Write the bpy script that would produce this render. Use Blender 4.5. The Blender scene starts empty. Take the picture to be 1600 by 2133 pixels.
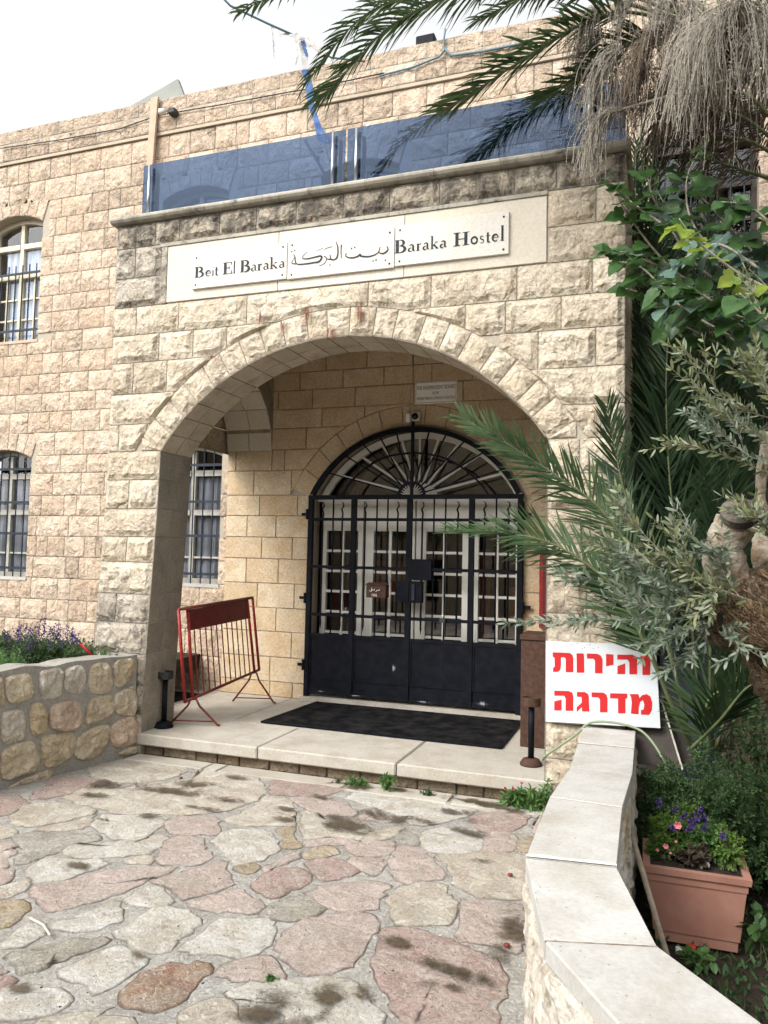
import bpy, math, random
from math import sin, cos, pi, radians, sqrt, atan2, asin, exp
from mathutils import Vector, Matrix, noise
from mathutils.geometry import tessellate_polygon
rnd = random.Random(7)
S = bpy.context.scene
COL = S.collection
# ------------------------------------------------------------------ camera
FPX, CX, CY, CZ, YAW, PITCH, ROLL = 1591.8, 1.0355, -5.0202, 1.4, 0.3427, 0.0576, 0.022
CAM = Vector((CX, CY, CZ))
fw = Vector((-sin(YAW)*cos(PITCH), cos(YAW)*cos(PITCH), sin(PITCH)))
r0 = Vector((cos(YAW), sin(YAW), 0)); u0 = r0.cross(fw)
rt = r0*cos(ROLL)+u0*sin(ROLL); up = -r0*sin(ROLL)+u0*cos(ROLL)
cam = bpy.data.cameras.new('camera'); co = bpy.data.objects.new('camera', cam); COL.objects.link(co)
co.matrix_world = Matrix(((rt.x, up.x, -fw.x, CX), (rt.y, up.y, -fw.y, CY), (rt.z, up.z, -fw.z, CZ), (0, 0, 0, 1)))
cam.sensor_fit = 'HORIZONTAL'; cam.sensor_width = 36; cam.lens = FPX/1600*36
cam.clip_start = .05; cam.clip_end = 1000
S.camera = co
# ------------------------------------------------------------------ world, sun, exposure
SUN_EL, SUN_AZ = radians(43), radians(212)      # azimuth clockwise from +Y
w = bpy.data.worlds.new('World'); S.world = w; w.use_nodes = True
nt = w.node_tree; nt.nodes.clear()
sky = nt.nodes.new('ShaderNodeTexSky'); sky.sky_type = 'NISHITA'; sky.sun_disc = False
sky.sun_elevation = SUN_EL; sky.sun_rotation = SUN_AZ; sky.dust_density = 4; sky.air_density = 1.2
hs = nt.nodes.new('ShaderNodeHueSaturation'); hs.inputs['Saturation'].default_value = .06; hs.inputs['Value'].default_value = 2.0
bg = nt.nodes.new('ShaderNodeBackground'); bg.inputs['Strength'].default_value = .15
wo = nt.nodes.new('ShaderNodeOutputWorld')
nt.links.new(sky.outputs[0], hs.inputs['Color']); nt.links.new(hs.outputs[0], bg.inputs['Color']); nt.links.new(bg.outputs[0], wo.inputs[0])
sl = bpy.data.lights.new('sun', 'SUN'); sl.energy = 1.25; sl.angle = radians(15); sl.color = (1, .95, .88)
so = bpy.data.objects.new('sun', sl); COL.objects.link(so)
sd = Vector((sin(SUN_AZ)*cos(SUN_EL), cos(SUN_AZ)*cos(SUN_EL), sin(SUN_EL)))
so.rotation_euler = sd.to_track_quat('Z', 'Y').to_euler(); so.location = (0, 0, 20)
vs = S.view_settings; vs.view_transform = 'Standard'; vs.look = 'None'; vs.gamma = 1; vs.exposure = .34; vs.use_curve_mapping = False
# ------------------------------------------------------------------ point helpers (photo measurements -> the world plane they lie on)
def ray(px, py): return fw+rt*((px-800)/FPX)-up*((py-1066.5)/FPX)
def at(px, py, x=None, y=None, z=None):
    d = ray(px, py)
    t = (x-CX)/d.x if x is not None else (y-CY)/d.y if y is not None else (z-CZ)/d.z
    return CAM+d*t
def xat(px, y, z):
    k = (px-800)/FPX; a = rt-fw*k
    return CX-(a.y*(y-CY)+a.z*(z-CZ))/a.x
# ------------------------------------------------------------------ mesh helpers
class MB:
    def __init__(s): s.v = []; s.f = []; s.e = None
    def add(s, vs_, fs):
        n = len(s.v); s.v += [tuple(q) for q in vs_]; s.f += [tuple(i+n for i in f) for f in fs]; return s
    def box(s, x0, x1, y0, y1, z0, z1):
        return s.add([(x0, y0, z0), (x1, y0, z0), (x1, y1, z0), (x0, y1, z0), (x0, y0, z1), (x1, y0, z1), (x1, y1, z1), (x0, y1, z1)],
                     [(0, 3, 2, 1), (4, 5, 6, 7), (0, 1, 5, 4), (1, 2, 6, 5), (2, 3, 7, 6), (3, 0, 4, 7)])
    def bevbox(s, x0, x1, y0, y1, z0, z1, b=.004):
        xs = (x0, x1); ys = (y0, y1); zs = (z0, z1); v = []; idx = {}
        for i in (0, 1):
            for j in (0, 1):
                for k in (0, 1):
                    sx = b if i == 0 else -b; sy = b if j == 0 else -b; sz = b if k == 0 else -b
                    for a, q in (('x', (xs[i], ys[j]+sy, zs[k]+sz)), ('y', (xs[i]+sx, ys[j], zs[k]+sz)), ('z', (xs[i]+sx, ys[j]+sy, zs[k]))):
                        idx[(i, j, k, a)] = len(v); v.append(q)
        f = []
        for i in (0, 1):
            q = [idx[(i, j, k, 'x')] for j, k in ((0, 0), (1, 0), (1, 1), (0, 1))]; f.append(q if i else q[::-1])
            q = [idx[(j, i, k, 'y')] for j, k in ((0, 0), (1, 0), (1, 1), (0, 1))]; f.append(q[::-1] if i else q)
            q = [idx[(j, k, i, 'z')] for j, k in ((0, 0), (1, 0), (1, 1), (0, 1))]; f.append(q if i else q[::-1])
        for i in (0, 1):
            for j in (0, 1):
                q = [idx[(i, j, 0, 'x')], idx[(i, j, 0, 'y')], idx[(i, j, 1, 'y')], idx[(i, j, 1, 'x')]]; f.append(q if (i+j) % 2 else q[::-1])
                q = [idx[(i, 0, j, 'x')], idx[(i, 1, j, 'x')], idx[(i, 1, j, 'z')], idx[(i, 0, j, 'z')]]; f.append(q if (i+j) % 2 else q[::-1])
                q = [idx[(0, i, j, 'y')], idx[(0, i, j, 'z')], idx[(1, i, j, 'z')], idx[(1, i, j, 'y')]]; f.append(q if (i+j) % 2 else q[::-1])
                for k in (0, 1):
                    q = [idx[(i, j, k, 'x')], idx[(i, j, k, 'y')], idx[(i, j, k, 'z')]]; f.append(q if (i+j+k) % 2 else q[::-1])
        return s.add(v, f)
    def tube(s, pts, r, n=8, caps=True):
        pts = [Vector(p) for p in pts]; m = len(pts)
        rs = r if isinstance(r, (list, tuple)) else [r]*m
        t = (pts[1]-pts[0]).normalized(); a = t.orthogonal().normalized(); vv = []
        for i, p in enumerate(pts):
            t2 = (pts[min(i+1, m-1)]-pts[max(i-1, 0)]).normalized()
            a = (a-t2*a.dot(t2)); a = a.normalized() if a.length > 1e-6 else t2.orthogonal().normalized(); b = t2.cross(a)
            vv += [p+(a*cos(2*pi*k/n)+b*sin(2*pi*k/n))*rs[i] for k in range(n)]
        ff = [(i*n+k, i*n+(k+1) % n, (i+1)*n+(k+1) % n, (i+1)*n+k) for i in range(m-1) for k in range(n)]
        if caps: ff += [tuple(range(n))[::-1], tuple(range((m-1)*n, m*n))]
        return s.add(vv, ff)
    def bar(s, p, q, wx, wy=None, hint=(0, 1, 0)):
        p = Vector(p); q = Vector(q); t = (q-p).normalized(); a = t.cross(Vector(hint)); a = a.normalized() if a.length > 1e-4 else t.orthogonal().normalized()
        b = t.cross(a); wy = wx if wy is None else wy; o = [(-1, -1), (1, -1), (1, 1), (-1, 1)]
        v = [e+a*i*wx/2+b*j*wy/2 for e in (p, q) for i, j in o]
        return s.add(v, [(3, 2, 1, 0), (4, 5, 6, 7), (0, 1, 5, 4), (1, 2, 6, 5), (2, 3, 7, 6), (3, 0, 4, 7)])
    def lathe(s, c, prof, n=24):
        c = Vector(c); vv = [c+Vector((r*cos(2*pi*k/n), r*sin(2*pi*k/n), z)) for r, z in prof for k in range(n)]; m = len(prof)
        ff = [(i*n+k, i*n+(k+1) % n, (i+1)*n+(k+1) % n, (i+1)*n+k) for i in range(m-1) for k in range(n)]
        ff += [tuple(range(n))[::-1], tuple(range((m-1)*n, m*n))]
        return s.add(vv, ff)
    def poly(s, pts, off):          # flat polygon extruded by vector off (front is pts+off)
        off = Vector(off); pts = [Vector(p) for p in pts]; n = len(pts)
        tr = tessellate_polygon([pts])
        s.add([p+off for p in pts]+pts, [t for t in tr]+[(i, (i+1) % n, (i+1) % n+n, i+n) for i in range(n)])
        return s
    def sweep(s, pts, w_, h_, nrm=(0, 1, 0)):   # rectangular section along a path in a plane with normal nrm
        pts = [Vector(p) for p in pts]; N = Vector(nrm); m = len(pts); v = []
        for i, p in enumerate(pts):
            t = (pts[min(i+1, m-1)]-pts[max(i-1, 0)]).normalized(); a = t.cross(N).normalized()
            v += [p+a*w_/2-N*h_/2, p-a*w_/2-N*h_/2, p-a*w_/2+N*h_/2, p+a*w_/2+N*h_/2]
        f = [(i*4+k, i*4+(k+1) % 4, i*4+4+(k+1) % 4, i*4+4+k) for i in range(m-1) for k in range(4)]+[(3, 2, 1, 0), (m*4-4, m*4-3, m*4-2, m*4-1)]
        return s.add(v, f)
def wloc(o):
    p = Vector((0, 0, 0))
    while o is not None: p += o.location; o = o.parent
    return p
def obj(name, mb, mat, parent=None, smooth=False, kind=None, label=None):
    me = bpy.data.meshes.new(name); b = wloc(parent)
    me.from_pydata([(x-b.x, y-b.y, z-b.z) for x, y, z in mb.v], [], mb.f)
    if mb.e is not None:
        at_ = me.attributes.new('edge', 'FLOAT', 'POINT'); at_.data.foreach_set('value', mb.e)
    if smooth: me.polygons.foreach_set('use_smooth', [True]*len(me.polygons))
    me.materials.append(mat); me.validate(); me.update()
    o = bpy.data.objects.new(name, me); COL.objects.link(o); o.parent = parent
    if kind: o['kind'] = kind
    if label: o['label'] = label
    return o
def tag(o, label, cat, group=None):
    o['label'] = label; o['category'] = cat
    if group: o['group'] = group
    return o
def thing(name, label, cat, loc=(0, 0, 0), group=None):
    o = bpy.data.objects.new(name, None); COL.objects.link(o); o.location = loc; o.empty_display_size = .1
    return tag(o, label, cat, group)
def setting(name, loc=(0, 0, 0)):
    o = bpy.data.objects.new(name, None); COL.objects.link(o); o.location = loc; o['kind'] = 'structure'; return o
# ------------------------------------------------------------------ material helpers
def mat(name, col=(.5, .5, .5), rough=.6, metal=0, spec=.3):
    m = bpy.data.materials.new(name); m.use_nodes = True; b = m.node_tree.nodes['Principled BSDF']
    b.inputs['Base Color'].default_value = (*col, 1); b.inputs['Roughness'].default_value = rough; b.inputs['Metallic'].default_value = metal
    b.inputs['Specular IOR Level'].default_value = spec
    return m
class NT:
    def __init__(s, m): s.m = m; s.t = m.node_tree; s.b = s.t.nodes['Principled BSDF']
    def n(s, typ, **kw):
        q = s.t.nodes.new('ShaderNode'+typ)
        for k, v in kw.items():
            if k in ('operation', 'blend_type', 'data_type', 'attribute_name', 'feature', 'distance', 'noise_dimensions', 'interpolation_type'): setattr(q, k, v)
            else:
                key = int(k[1:]) if k[0] == 'i' and k[1:].isdigit() else k.replace('_', ' ')
                if hasattr(v, 'outputs') or hasattr(v, 'is_output'): s.l(v, q.inputs[key])
                else: q.inputs[key].default_value = v
        return q
    def l(s, a, b): s.t.links.new(a.outputs[0] if hasattr(a, 'outputs') else a, b)
    def pos(s): return s.n('NewGeometry').outputs['Position']
    def noise(s, vec, scale, det=4, rough=.55, dist=0):
        return s.n('TexNoise', Vector=vec, Scale=scale, Detail=det, Roughness=rough, Distortion=dist)
    def rng(s, v, a, b, c=0, d=1, smooth=False):
        q = s.n('MapRange'); s.l(v, q.inputs[0])
        if smooth: q.interpolation_type = 'SMOOTHSTEP'
        for i, x in enumerate((a, b, c, d)): q.inputs[i+1].default_value = x
        return q
    def math(s, op, a, b=None):
        q = s.n('Math', operation=op)
        for i, x in enumerate((a, b)):
            if x is None: continue
            if isinstance(x, (int, float)): q.inputs[i].default_value = x
            else: s.l(x, q.inputs[i])
        return q
    def mix(s, f, a, b, blend='MIX'):
        q = s.n('MixRGB', blend_type=blend)
        for i, x in enumerate((f, a, b)):
            if isinstance(x, (int, float)): q.inputs[i].default_value = x
            elif isinstance(x, tuple): q.inputs[i].default_value = (*x, 1)
            else: s.l(x, q.inputs[i])
        return q
    def bump(s, h, strength, dist, nrm=None):
        q = s.n('Bump'); q.inputs['Strength'].default_value = strength; q.inputs['Distance'].default_value = dist; s.l(h, q.inputs['Height'])
        if nrm: s.l(nrm, q.inputs['Normal'])
        return q
def stone_mat(name, a, b, c=None, grime=.25, grimecol=(.08, .07, .06), bump=1., kind='rock', rough=.9, edge=(.22, .2, .17), gscale=3, black=0):
    m = mat(name, a, rough, spec=.15); k = NT(m); P = k.pos()
    oi = k.n('ObjectInfo'); rand = oi.outputs['Random']
    off = k.n('VectorMath', operation='ADD'); k.l(P, off.inputs[0])
    cmb = k.n('CombineXYZ'); rr = k.math('MULTIPLY', rand, 37.); k.l(rr, cmb.inputs[0]); k.l(rr, cmb.inputs[2]); k.l(cmb, off.inputs[1])
    V = off.outputs[0]
    col = k.mix(k.rng(rand, 0, 1, 0, 1), a, b)
    if kind == 'pave': col = k.mix(k.rng(k.noise(V, 4.5, 5, .7, 1.2), .44, .56, 0, .8), col, tuple((x*.5+y_*.5) for x, y_ in zip(b, (.56, .53, .47))))
    if c: col = k.mix(k.rng(k.noise(V, 5, 5, .6), .42, .72, 0, .8), col, c)
    fine = k.noise(V, 60, 4, .7)
    col = k.mix(.3 if kind == 'smooth' else .55, col, k.rng(fine, .3, .7, .55, 1.25), 'MULTIPLY')
    big = k.noise(P, gscale, 6, .65, .3)
    col = k.mix(k.rng(big, .5, .78, 0, grime), col, grimecol)
    if black: col = k.mix(k.rng(k.noise(P, 7, 8, .75, .5), .62-black*.16, .72-black*.12, 0, .82), col, (.045, .042, .04))
    if kind == 'rock':
        def facets(sc, wob):
            wv = k.mix(wob, V, k.noise(V, sc*.8, 3, .6).outputs['Color'], 'ADD'); vo = k.n('TexVoronoi', feature='F1'); k.l(wv, vo.inputs['Vector']); vo.inputs['Scale'].default_value = sc
            d = k.n('VectorMath', operation='SUBTRACT'); k.l(wv, d.inputs[0]); k.l(vo.outputs['Position'], d.inputs[1])
            c_ = k.n('VectorMath', operation='SUBTRACT'); k.l(vo.outputs['Color'], c_.inputs[0]); c_.inputs[1].default_value = (.5, .5, .5)
            q = k.n('VectorMath', operation='DOT_PRODUCT'); k.l(d, q.inputs[0]); k.l(c_, q.inputs[1])
            ed = k.n('TexVoronoi', feature='DISTANCE_TO_EDGE'); k.l(wv, ed.inputs['Vector']); ed.inputs['Scale'].default_value = sc
            return q.outputs['Value'], ed.outputs['Distance']
        f1, e1 = facets(9, .13); f2, e2 = facets(23, .06)
        r1 = k.math('ABSOLUTE', k.math('SUBTRACT', k.noise(V, 7, 3, .55, .35), .5))
        h = k.math('ADD', k.math('ADD', k.math('MULTIPLY', f1, 9.), k.math('MULTIPLY', f2, 10.)), k.math('ADD', k.math('MULTIPLY', r1, 2.2), k.math('MULTIPLY', k.noise(V, 45, 4, .65), .22)))
        dk = k.math('MULTIPLY', k.rng(e1, 0, .05, .5, 0), k.rng(k.noise(V, 9, 2, .5), .45, .6, 0, 1))
        col = k.mix(dk, col, (.20, .135, .075))
        bm = k.bump(h, bump, .03)
        bm = k.bump(k.noise(V, 130, 3, .65), .3, .003, bm)
    elif kind == 'bush':
        n1 = k.noise(V, 75, 3, .6, .6); n2 = k.noise(V, 12, 3, .5)
        col = k.mix(k.rng(n1, .54, .68, 0, .35), col, tuple(x*.55 for x in a))
        bm = k.bump(k.math('ADD', n1, k.math('MULTIPLY', n2, .6)), bump, .008)
    elif kind == 'pave':
        n1 = k.noise(V, 9, 6, .68, 1.); n2 = k.noise(V, 34, 6, .75, 2.2); n3 = k.noise(V, 95, 3, .7, 1.)
        col = k.mix(k.rng(n2, .53, .63, 0, .6), col, tuple(x*.5 for x in a))
        col = k.mix(k.rng(n2, .47, .38, 0, .6), col, (.68, .645, .57))
        col = k.mix(k.rng(n3, .60, .68, 0, .45), col, (.13, .10, .08))
        col = k.mix(k.rng(n1, .54, .68, 0, .4), col, (.30, .23, .16)); col = k.mix(k.rng(n1, .47, .36, 0, .5), col, tuple(min(.78, x*1.25) for x in b))
        bm = k.bump(k.math('ADD', k.math('ADD', n1, k.math('MULTIPLY', n2, .7)), k.math('MULTIPLY', n3, .18)), bump, .03)
    else:
        n1 = k.noise(V, 20, 5, .6); n2 = k.noise(V, 90, 3, .6)
        pit = k.n('TexVoronoi'); k.l(V, pit.inputs['Vector']); pit.inputs['Scale'].default_value = 45
        pm = k.math('MULTIPLY', k.rng(pit.outputs['Distance'], .12, .2, 1, 0), k.rng(k.noise(V, 14, 2, .5), .52, .62, 0, 1))
        col = k.mix(k.math('MULTIPLY', pm, .5), col, tuple(x*.35 for x in a))
        bm = k.bump(k.math('SUBTRACT', k.math('ADD', n1, k.math('MULTIPLY', n2, .4)), pm), bump, .004)
    ea = k.n('Attribute', attribute_name='edge')
    ef = k.math('MULTIPLY', k.rng(ea.outputs['Fac'], .25, .95, 0, .75), k.rng(k.noise(P, 11, 4, .6), .35, .6, .35, 1))
    col = k.mix(ef, col, edge)
    k.l(col, k.b.inputs['Base Color']); k.l(bm, k.b.inputs['Normal'])
    return m
M = {}
M['cream'] = stone_mat('limestone_cream', (.50, .43, .33), (.60, .535, .43), (.46, .365, .255), .32, bump=1, edge=(.38, .34, .275))
M['creamgrey'] = stone_mat('limestone_weathered', (.40, .355, .29), (.48, .43, .355), (.33, .29, .23), .8, gscale=3.5, black=.7)
M['blackened'] = stone_mat('limestone_lichen_black', (.38, .325, .25), (.47, .41, .32), (.30, .26, .2), .8, gscale=4, black=1.35)
M['pink'] = stone_mat('limestone_rose', (.50, .385, .285), (.61, .505, .40), (.44, .325, .225), .3, bump=.9, edge=(.44, .37, .29))
M['pinkdark'] = stone_mat('limestone_rose_stained', (.46, .36, .27), (.54, .43, .33), (.36, .28, .2), .5, gscale=5, black=.45)
M['ochre'] = stone_mat('limestone_ochre_bush_hammered', (.59, .45, .29), (.69, .575, .415), (.55, .38, .21), .2, kind='bush', bump=1, edge=(.16, .1, .06))
M['jamb'] = stone_mat('limestone_grimy_shaded_bush_hammered', (.27, .24, .19), (.35, .31, .25), (.23, .2, .16), .5, kind='bush', bump=1, gscale=6)  # grime plus the shade of the inner faces, both in the base colour
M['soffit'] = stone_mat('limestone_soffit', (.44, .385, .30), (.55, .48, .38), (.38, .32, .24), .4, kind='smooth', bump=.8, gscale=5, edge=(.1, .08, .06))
M['panel'] = stone_mat('limestone_panel', (.60, .545, .45), (.64, .59, .50), None, .16, grimecol=(.4, .28, .16), kind='smooth', bump=.3)
M['plaque'] = stone_mat('marble_plaque', (.60, .57, .51), (.64, .61, .55), None, .14, grimecol=(.42, .35, .27), kind='smooth', bump=.2)
M['cap'] = stone_mat('limestone_cap', (.43, .42, .395), (.50, .49, .465), (.35, .325, .285), .55, kind='smooth', bump=.5, grimecol=(.3, .27, .2))
M['cornice'] = stone_mat('limestone_cornice', (.40, .37, .31), (.47, .44, .37), (.28, .26, .21), .75, kind='smooth', bump=.8, gscale=6, black=.45)
M['floor'] = stone_mat('limestone_floor', (.40, .37, .32), (.46, .43, .375), (.33, .29, .235), .4, grimecol=(.33, .25, .15), kind='smooth', bump=.5)
M['band'] = stone_mat('limestone_band', (.42, .35, .27), (.46, .39, .3), None, .5, kind='smooth', bump=.5)
M['mortar'] = stone_mat('joint_mortar', (.40, .35, .28), (.40, .35, .28), None, .3, kind='smooth', bump=.8)
M['cement'] = stone_mat('grey_cement', (.34, .325, .29), (.34, .325, .29), (.27, .25, .22), .4, kind='bush', bump=.6, gscale=5)
M['courtcement'] = stone_mat('courtyard_cement', (.36, .35, .325), (.36, .35, .325), (.28, .265, .235), .5, kind='pave', bump=.7, gscale=2.2, grimecol=(.28, .24, .19))
PV = dict(
 w=stone_mat('paving_white', (.70, .67, .60), (.76, .73, .66), (.54, .47, .37), .42, kind='pave', grimecol=(.26, .2, .13), edge=(.07, .06, .05)),
 c=stone_mat('paving_cream', (.64, .575, .48), (.70, .64, .54), (.50, .41, .31), .42, kind='pave', grimecol=(.24, .18, .11), edge=(.07, .06, .05)),
 p=stone_mat('paving_pink', (.54, .43, .385), (.61, .49, .44), (.50, .44, .38), .35, kind='pave', grimecol=(.26, .17, .12), edge=(.07, .06, .05)),
 r=stone_mat('paving_red', (.40, .275, .25), (.47, .335, .30), (.52, .43, .37), .4, kind='pave', grimecol=(.24, .13, .09), edge=(.07, .05, .04)),
 y=stone_mat('paving_yellow', (.47, .375, .24), (.52, .43, .30), (.38, .27, .16), .35, kind='pave', edge=(.07, .06, .05)),
 b=stone_mat('paving_brown', (.36, .255, .17), (.40, .29, .20), (.36, .17, .12), .35, kind='pave', edge=(.06, .05, .04)),
 g=stone_mat('paving_grey', (.42, .395, .345), (.48, .45, .39), (.34, .30, .23), .45, kind='pave', edge=(.07, .06, .05)))
M['wallstone'] = stone_mat('rubble_limestone', (.50, .425, .30), (.58, .51, .40), (.44, .34, .21), .35, edge=(.22, .2, .16), bump=.8)
M['riser'] = stone_mat('dark_riser_stone', (.30, .235, .15), (.36, .29, .2), (.18, .14, .1), .6, edge=(.04, .035, .03))  # darker brown than the other rubble stone
M['wallpale'] = stone_mat('rubble_limestone_pale', (.50, .465, .40), (.56, .52, .45), (.42, .35, .27), .3, bump=.7)
M['wallpink'] = stone_mat('rubble_limestone_rosy', (.54, .42, .32), (.58, .46, .36), (.48, .32, .22), .3, bump=.8)
def simple(name, a, b, sc=20, rough=.6, metal=0, bump=.2, bd=.002, spec=.3, thr=(.4, .65)):
    m = mat(name, a, rough, metal, spec); k = NT(m); P = k.pos(); n1 = k.noise(P, sc, 5, .6)
    k.l(k.mix(k.rng(n1, thr[0], thr[1]), a, b), k.b.inputs['Base Color']); k.l(k.bump(k.noise(P, sc*4, 3, .6), bump, bd), k.b.inputs['Normal'])
    return m
M['iron'] = simple('black_painted_iron', (.004, .005, .008), (.009, .010, .015), 12, .6, 0, .3, .002, .12)
M['cupiron'] = simple('worn_black_iron', (.025, .025, .028), (.05, .048, .045), 40, .45, .3)
M['jointdark'] = simple('dirty_joint', (.16, .13, .09), (.3, .27, .22), 25, .9)
M['bariron'] = simple('blue_grey_painted_iron', (.012, .017, .028), (.022, .03, .045), 14, .6, 0)
M['white_wood'] = simple('cream_painted_wood', (.70, .68, .61), (.76, .74, .68), 8, .5)
M['frame_grey'] = simple('greyed_window_paint', (.36, .35, .31), (.44, .43, .38), 20, .6)
M['door_glass'] = None
M['win_wood'] = simple('yellowed_window_paint', (.58, .52, .38), (.66, .61, .48), 30, .6)
M['lettering'] = simple('dark_lettering_paint', (.012, .016, .022), (.035, .042, .05), 60, .7)
M['rust'] = simple('rusty_brown_steel', (.055, .028, .02), (.09, .045, .03), 30, .75, .1, .5)
M['red'] = simple('chipped_red_paint', (.22, .014, .014), (.32, .03, .025), 25, .45, 0, .4)
M['darkred'] = simple('dark_red_panel_paint', (.11, .014, .014), (.15, .022, .02), 12, .5, 0, .3)
M['rustred'] = simple('rusty_red_paint', (.12, .03, .022), (.20, .03, .025), 30, .6, 0, .4)
M['mat'] = simple('black_rubber_carpet', (.005, .0055, .007), (.022, .021, .02), 7, .98, 0, .8, .004, .05)
M['steel'] = mat('brushed_steel', (.62, .62, .63), .28, 1)
M['white'] = simple('white_board', (.62, .65, .67), (.58, .61, .63), 6, .4)
M['redprint'] = mat('red_print', (.50, .02, .022), .45)
M['blackprint'] = mat('black_print', (.02, .02, .02), .5)
M['whiteprint'] = mat('white_print', (.8, .78, .72), .5)
M['plate'] = simple('off_white_enamel', (.86, .84, .79), (.9, .88, .83), 6, .4)
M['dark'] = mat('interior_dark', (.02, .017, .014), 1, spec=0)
M['interior'] = simple('interior_brown_wall', (.16, .10, .06), (.10, .06, .04), 2, .8)
M['orange'] = mat('orange_wood', (.35, .13, .05), .6)
M['curtain'] = simple('pale_blue_curtain', (.42, .48, .58), (.50, .56, .65), 8, .9)
M['net'] = simple('grey_net_curtain', (.15, .155, .165), (.23, .235, .25), 5, .9)
M['plaster'] = simple('grey_plaster', (.42, .38, .32), (.5, .46, .4), 6, .9, 0, .3)
M['terracotta'] = simple('terracotta_plastic', (.30, .145, .105), (.35, .185, .14), 7, .6, 0, .25)
M['soil'] = simple('dark_garden_soil', (.028, .02, .014), (.06, .045, .03), 25, .95, 0, 1, .03)
M['stick'] = simple('grey_wood_handle', (.24, .20, .15), (.34, .29, .22), 40, .8, 0, .4)
M['hose'] = mat('green_hose', (.22, .27, .17), .5)
M['cable'] = mat('blue_grey_cable', (.10, .17, .21), .6)
M['darkcable'] = mat('dark_cable', (.05, .05, .055), .7)
M['roofpanel'] = simple('pale_roof_sheet', (.20, .21, .19), (.24, .25, .22), 4, .6)
M['pipe'] = simple('painted_wall_strip', (.42, .31, .22), (.5, .38, .28), 10, .7)
M['camwhite'] = mat('camera_white', (.6, .57, .5), .4)
M['lens'] = mat('camera_lens_black', (.01, .01, .012), .1)
M['greybox'] = simple('blue_grey_cabinet', (.22, .25, .30), (.26, .29, .34), 5, .5)
M['ply'] = simple('dark_plywood', (.05, .04, .035), (.07, .055, .045), 14, .6)
M['plyedge'] = simple('pale_plywood_edge', (.55, .53, .47), (.4, .37, .3), 60, .6)
def leafmat(name, a, b, under=None, rough=.45, trans=.25, spec=.4, sc=9):
    m = mat(name, a, rough, spec=spec); k = NT(m); P = k.pos()
    col = k.mix(k.rng(k.noise(P, sc, 3, .6), .35, .65), a, b)
    if under:
        bf = k.n('NewGeometry').outputs['Backfacing']; col = k.mix(bf, col, under)
    k.l(col, k.b.inputs['Base Color'])
    tr = k.n('BsdfTranslucent'); k.l(k.bump(k.noise(P, sc*7, 2, .5), .35, .006), k.b.inputs['Normal']); k.l(k.mix(.5, col, tuple(min(1, x*2.2) for x in b)), tr.inputs[0])
    mx = k.n('MixShader'); mx.inputs[0].default_value = trans; k.l(k.b, mx.inputs[1]); k.l(tr, mx.inputs[2])
    k.l(mx, k.t.nodes['Material Output'].inputs[0])
    return m
M['palm'] = leafmat('palm_green', (.032, .066, .026), (.065, .105, .04), None, .5, .15, .3, 5)
M['palmdark'] = leafmat('palm_deep_green', (.016, .036, .016), (.034, .062, .024), None, .55, .1, .22, 5)
M['petiole'] = simple('palm_petiole', (.09, .12, .055), (.14, .15, .07), 8, .5)
M['straw'] = simple('dry_palm_straw', (.17, .15, .12), (.33, .30, .25), 30, .9)
M['strawdark'] = simple('dry_palm_straw_dark', (.13, .10, .075), (.20, .155, .115), 12, .9)
M['fibre'] = simple('palm_trunk_fibre', (.055, .04, .028), (.11, .08, .05), 18, .95, 0, 1, .02)
M['olive'] = leafmat('olive_leaf', (.11, .145, .07), (.22, .23, .10), (.22, .25, .17), .6, .15, .4, 14)
M['oliveg'] = leafmat('olive_leaf_grey', (.09, .135, .09), (.15, .195, .13), (.2, .24, .18), .6, .15, .4, 14)
M['twig'] = simple('olive_twig', (.24, .21, .16), (.33, .3, .24), 30, .8)
M['mul'] = leafmat('mulberry_leaf', (.026, .068, .018), (.05, .115, .028), (.07, .12, .045), .4, .22, .45, 11)
M['mulpale'] = leafmat('mulberry_leaf_silvery', (.06, .11, .08), (.12, .19, .15), (.08, .12, .08), .35, .15, .6, 11)
M['mulyel'] = leafmat('mulberry_leaf_lime', (.11, .22, .025), (.25, .30, .035), (.16, .24, .05), .35, .4, .5, 16)
M['shrub'] = leafmat('shrub_green', (.03, .068, .025), (.06, .11, .036), None, .6, .15, .3, 14)
M['shrubl'] = leafmat('bright_herb_green', (.06, .13, .025), (.12, .20, .035), None, .5, .3, .3, 14)
M['weed'] = leafmat('weed_green', (.05, .13, .035), (.12, .22, .06), None, .4, .3, .5, 14)
M['purple'] = leafmat('purple_petal', (.035, .014, .10), (.07, .03, .17), None, .6, .2)
M['pinkpetal'] = leafmat('pink_petal', (.65, .16, .20), (.75, .3, .34), None, .6, .3)
M['redpetal'] = leafmat('red_petal', (.45, .04, .06), (.6, .12, .14), None, .6, .3)
M['duskleaf'] = leafmat('bronze_leaf', (.05, .035, .028), (.08, .06, .04), None, .4, .2)
M['cloth'] = leafmat('ragged_white_cloth', (.55, .55, .53), (.66, .66, .66), None, .9, .4)
M['blueclo'] = leafmat('ragged_blue_cloth', (.06, .13, .32), (.12, .22, .45), None, .8, .4)
M['wet'] = None
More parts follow.
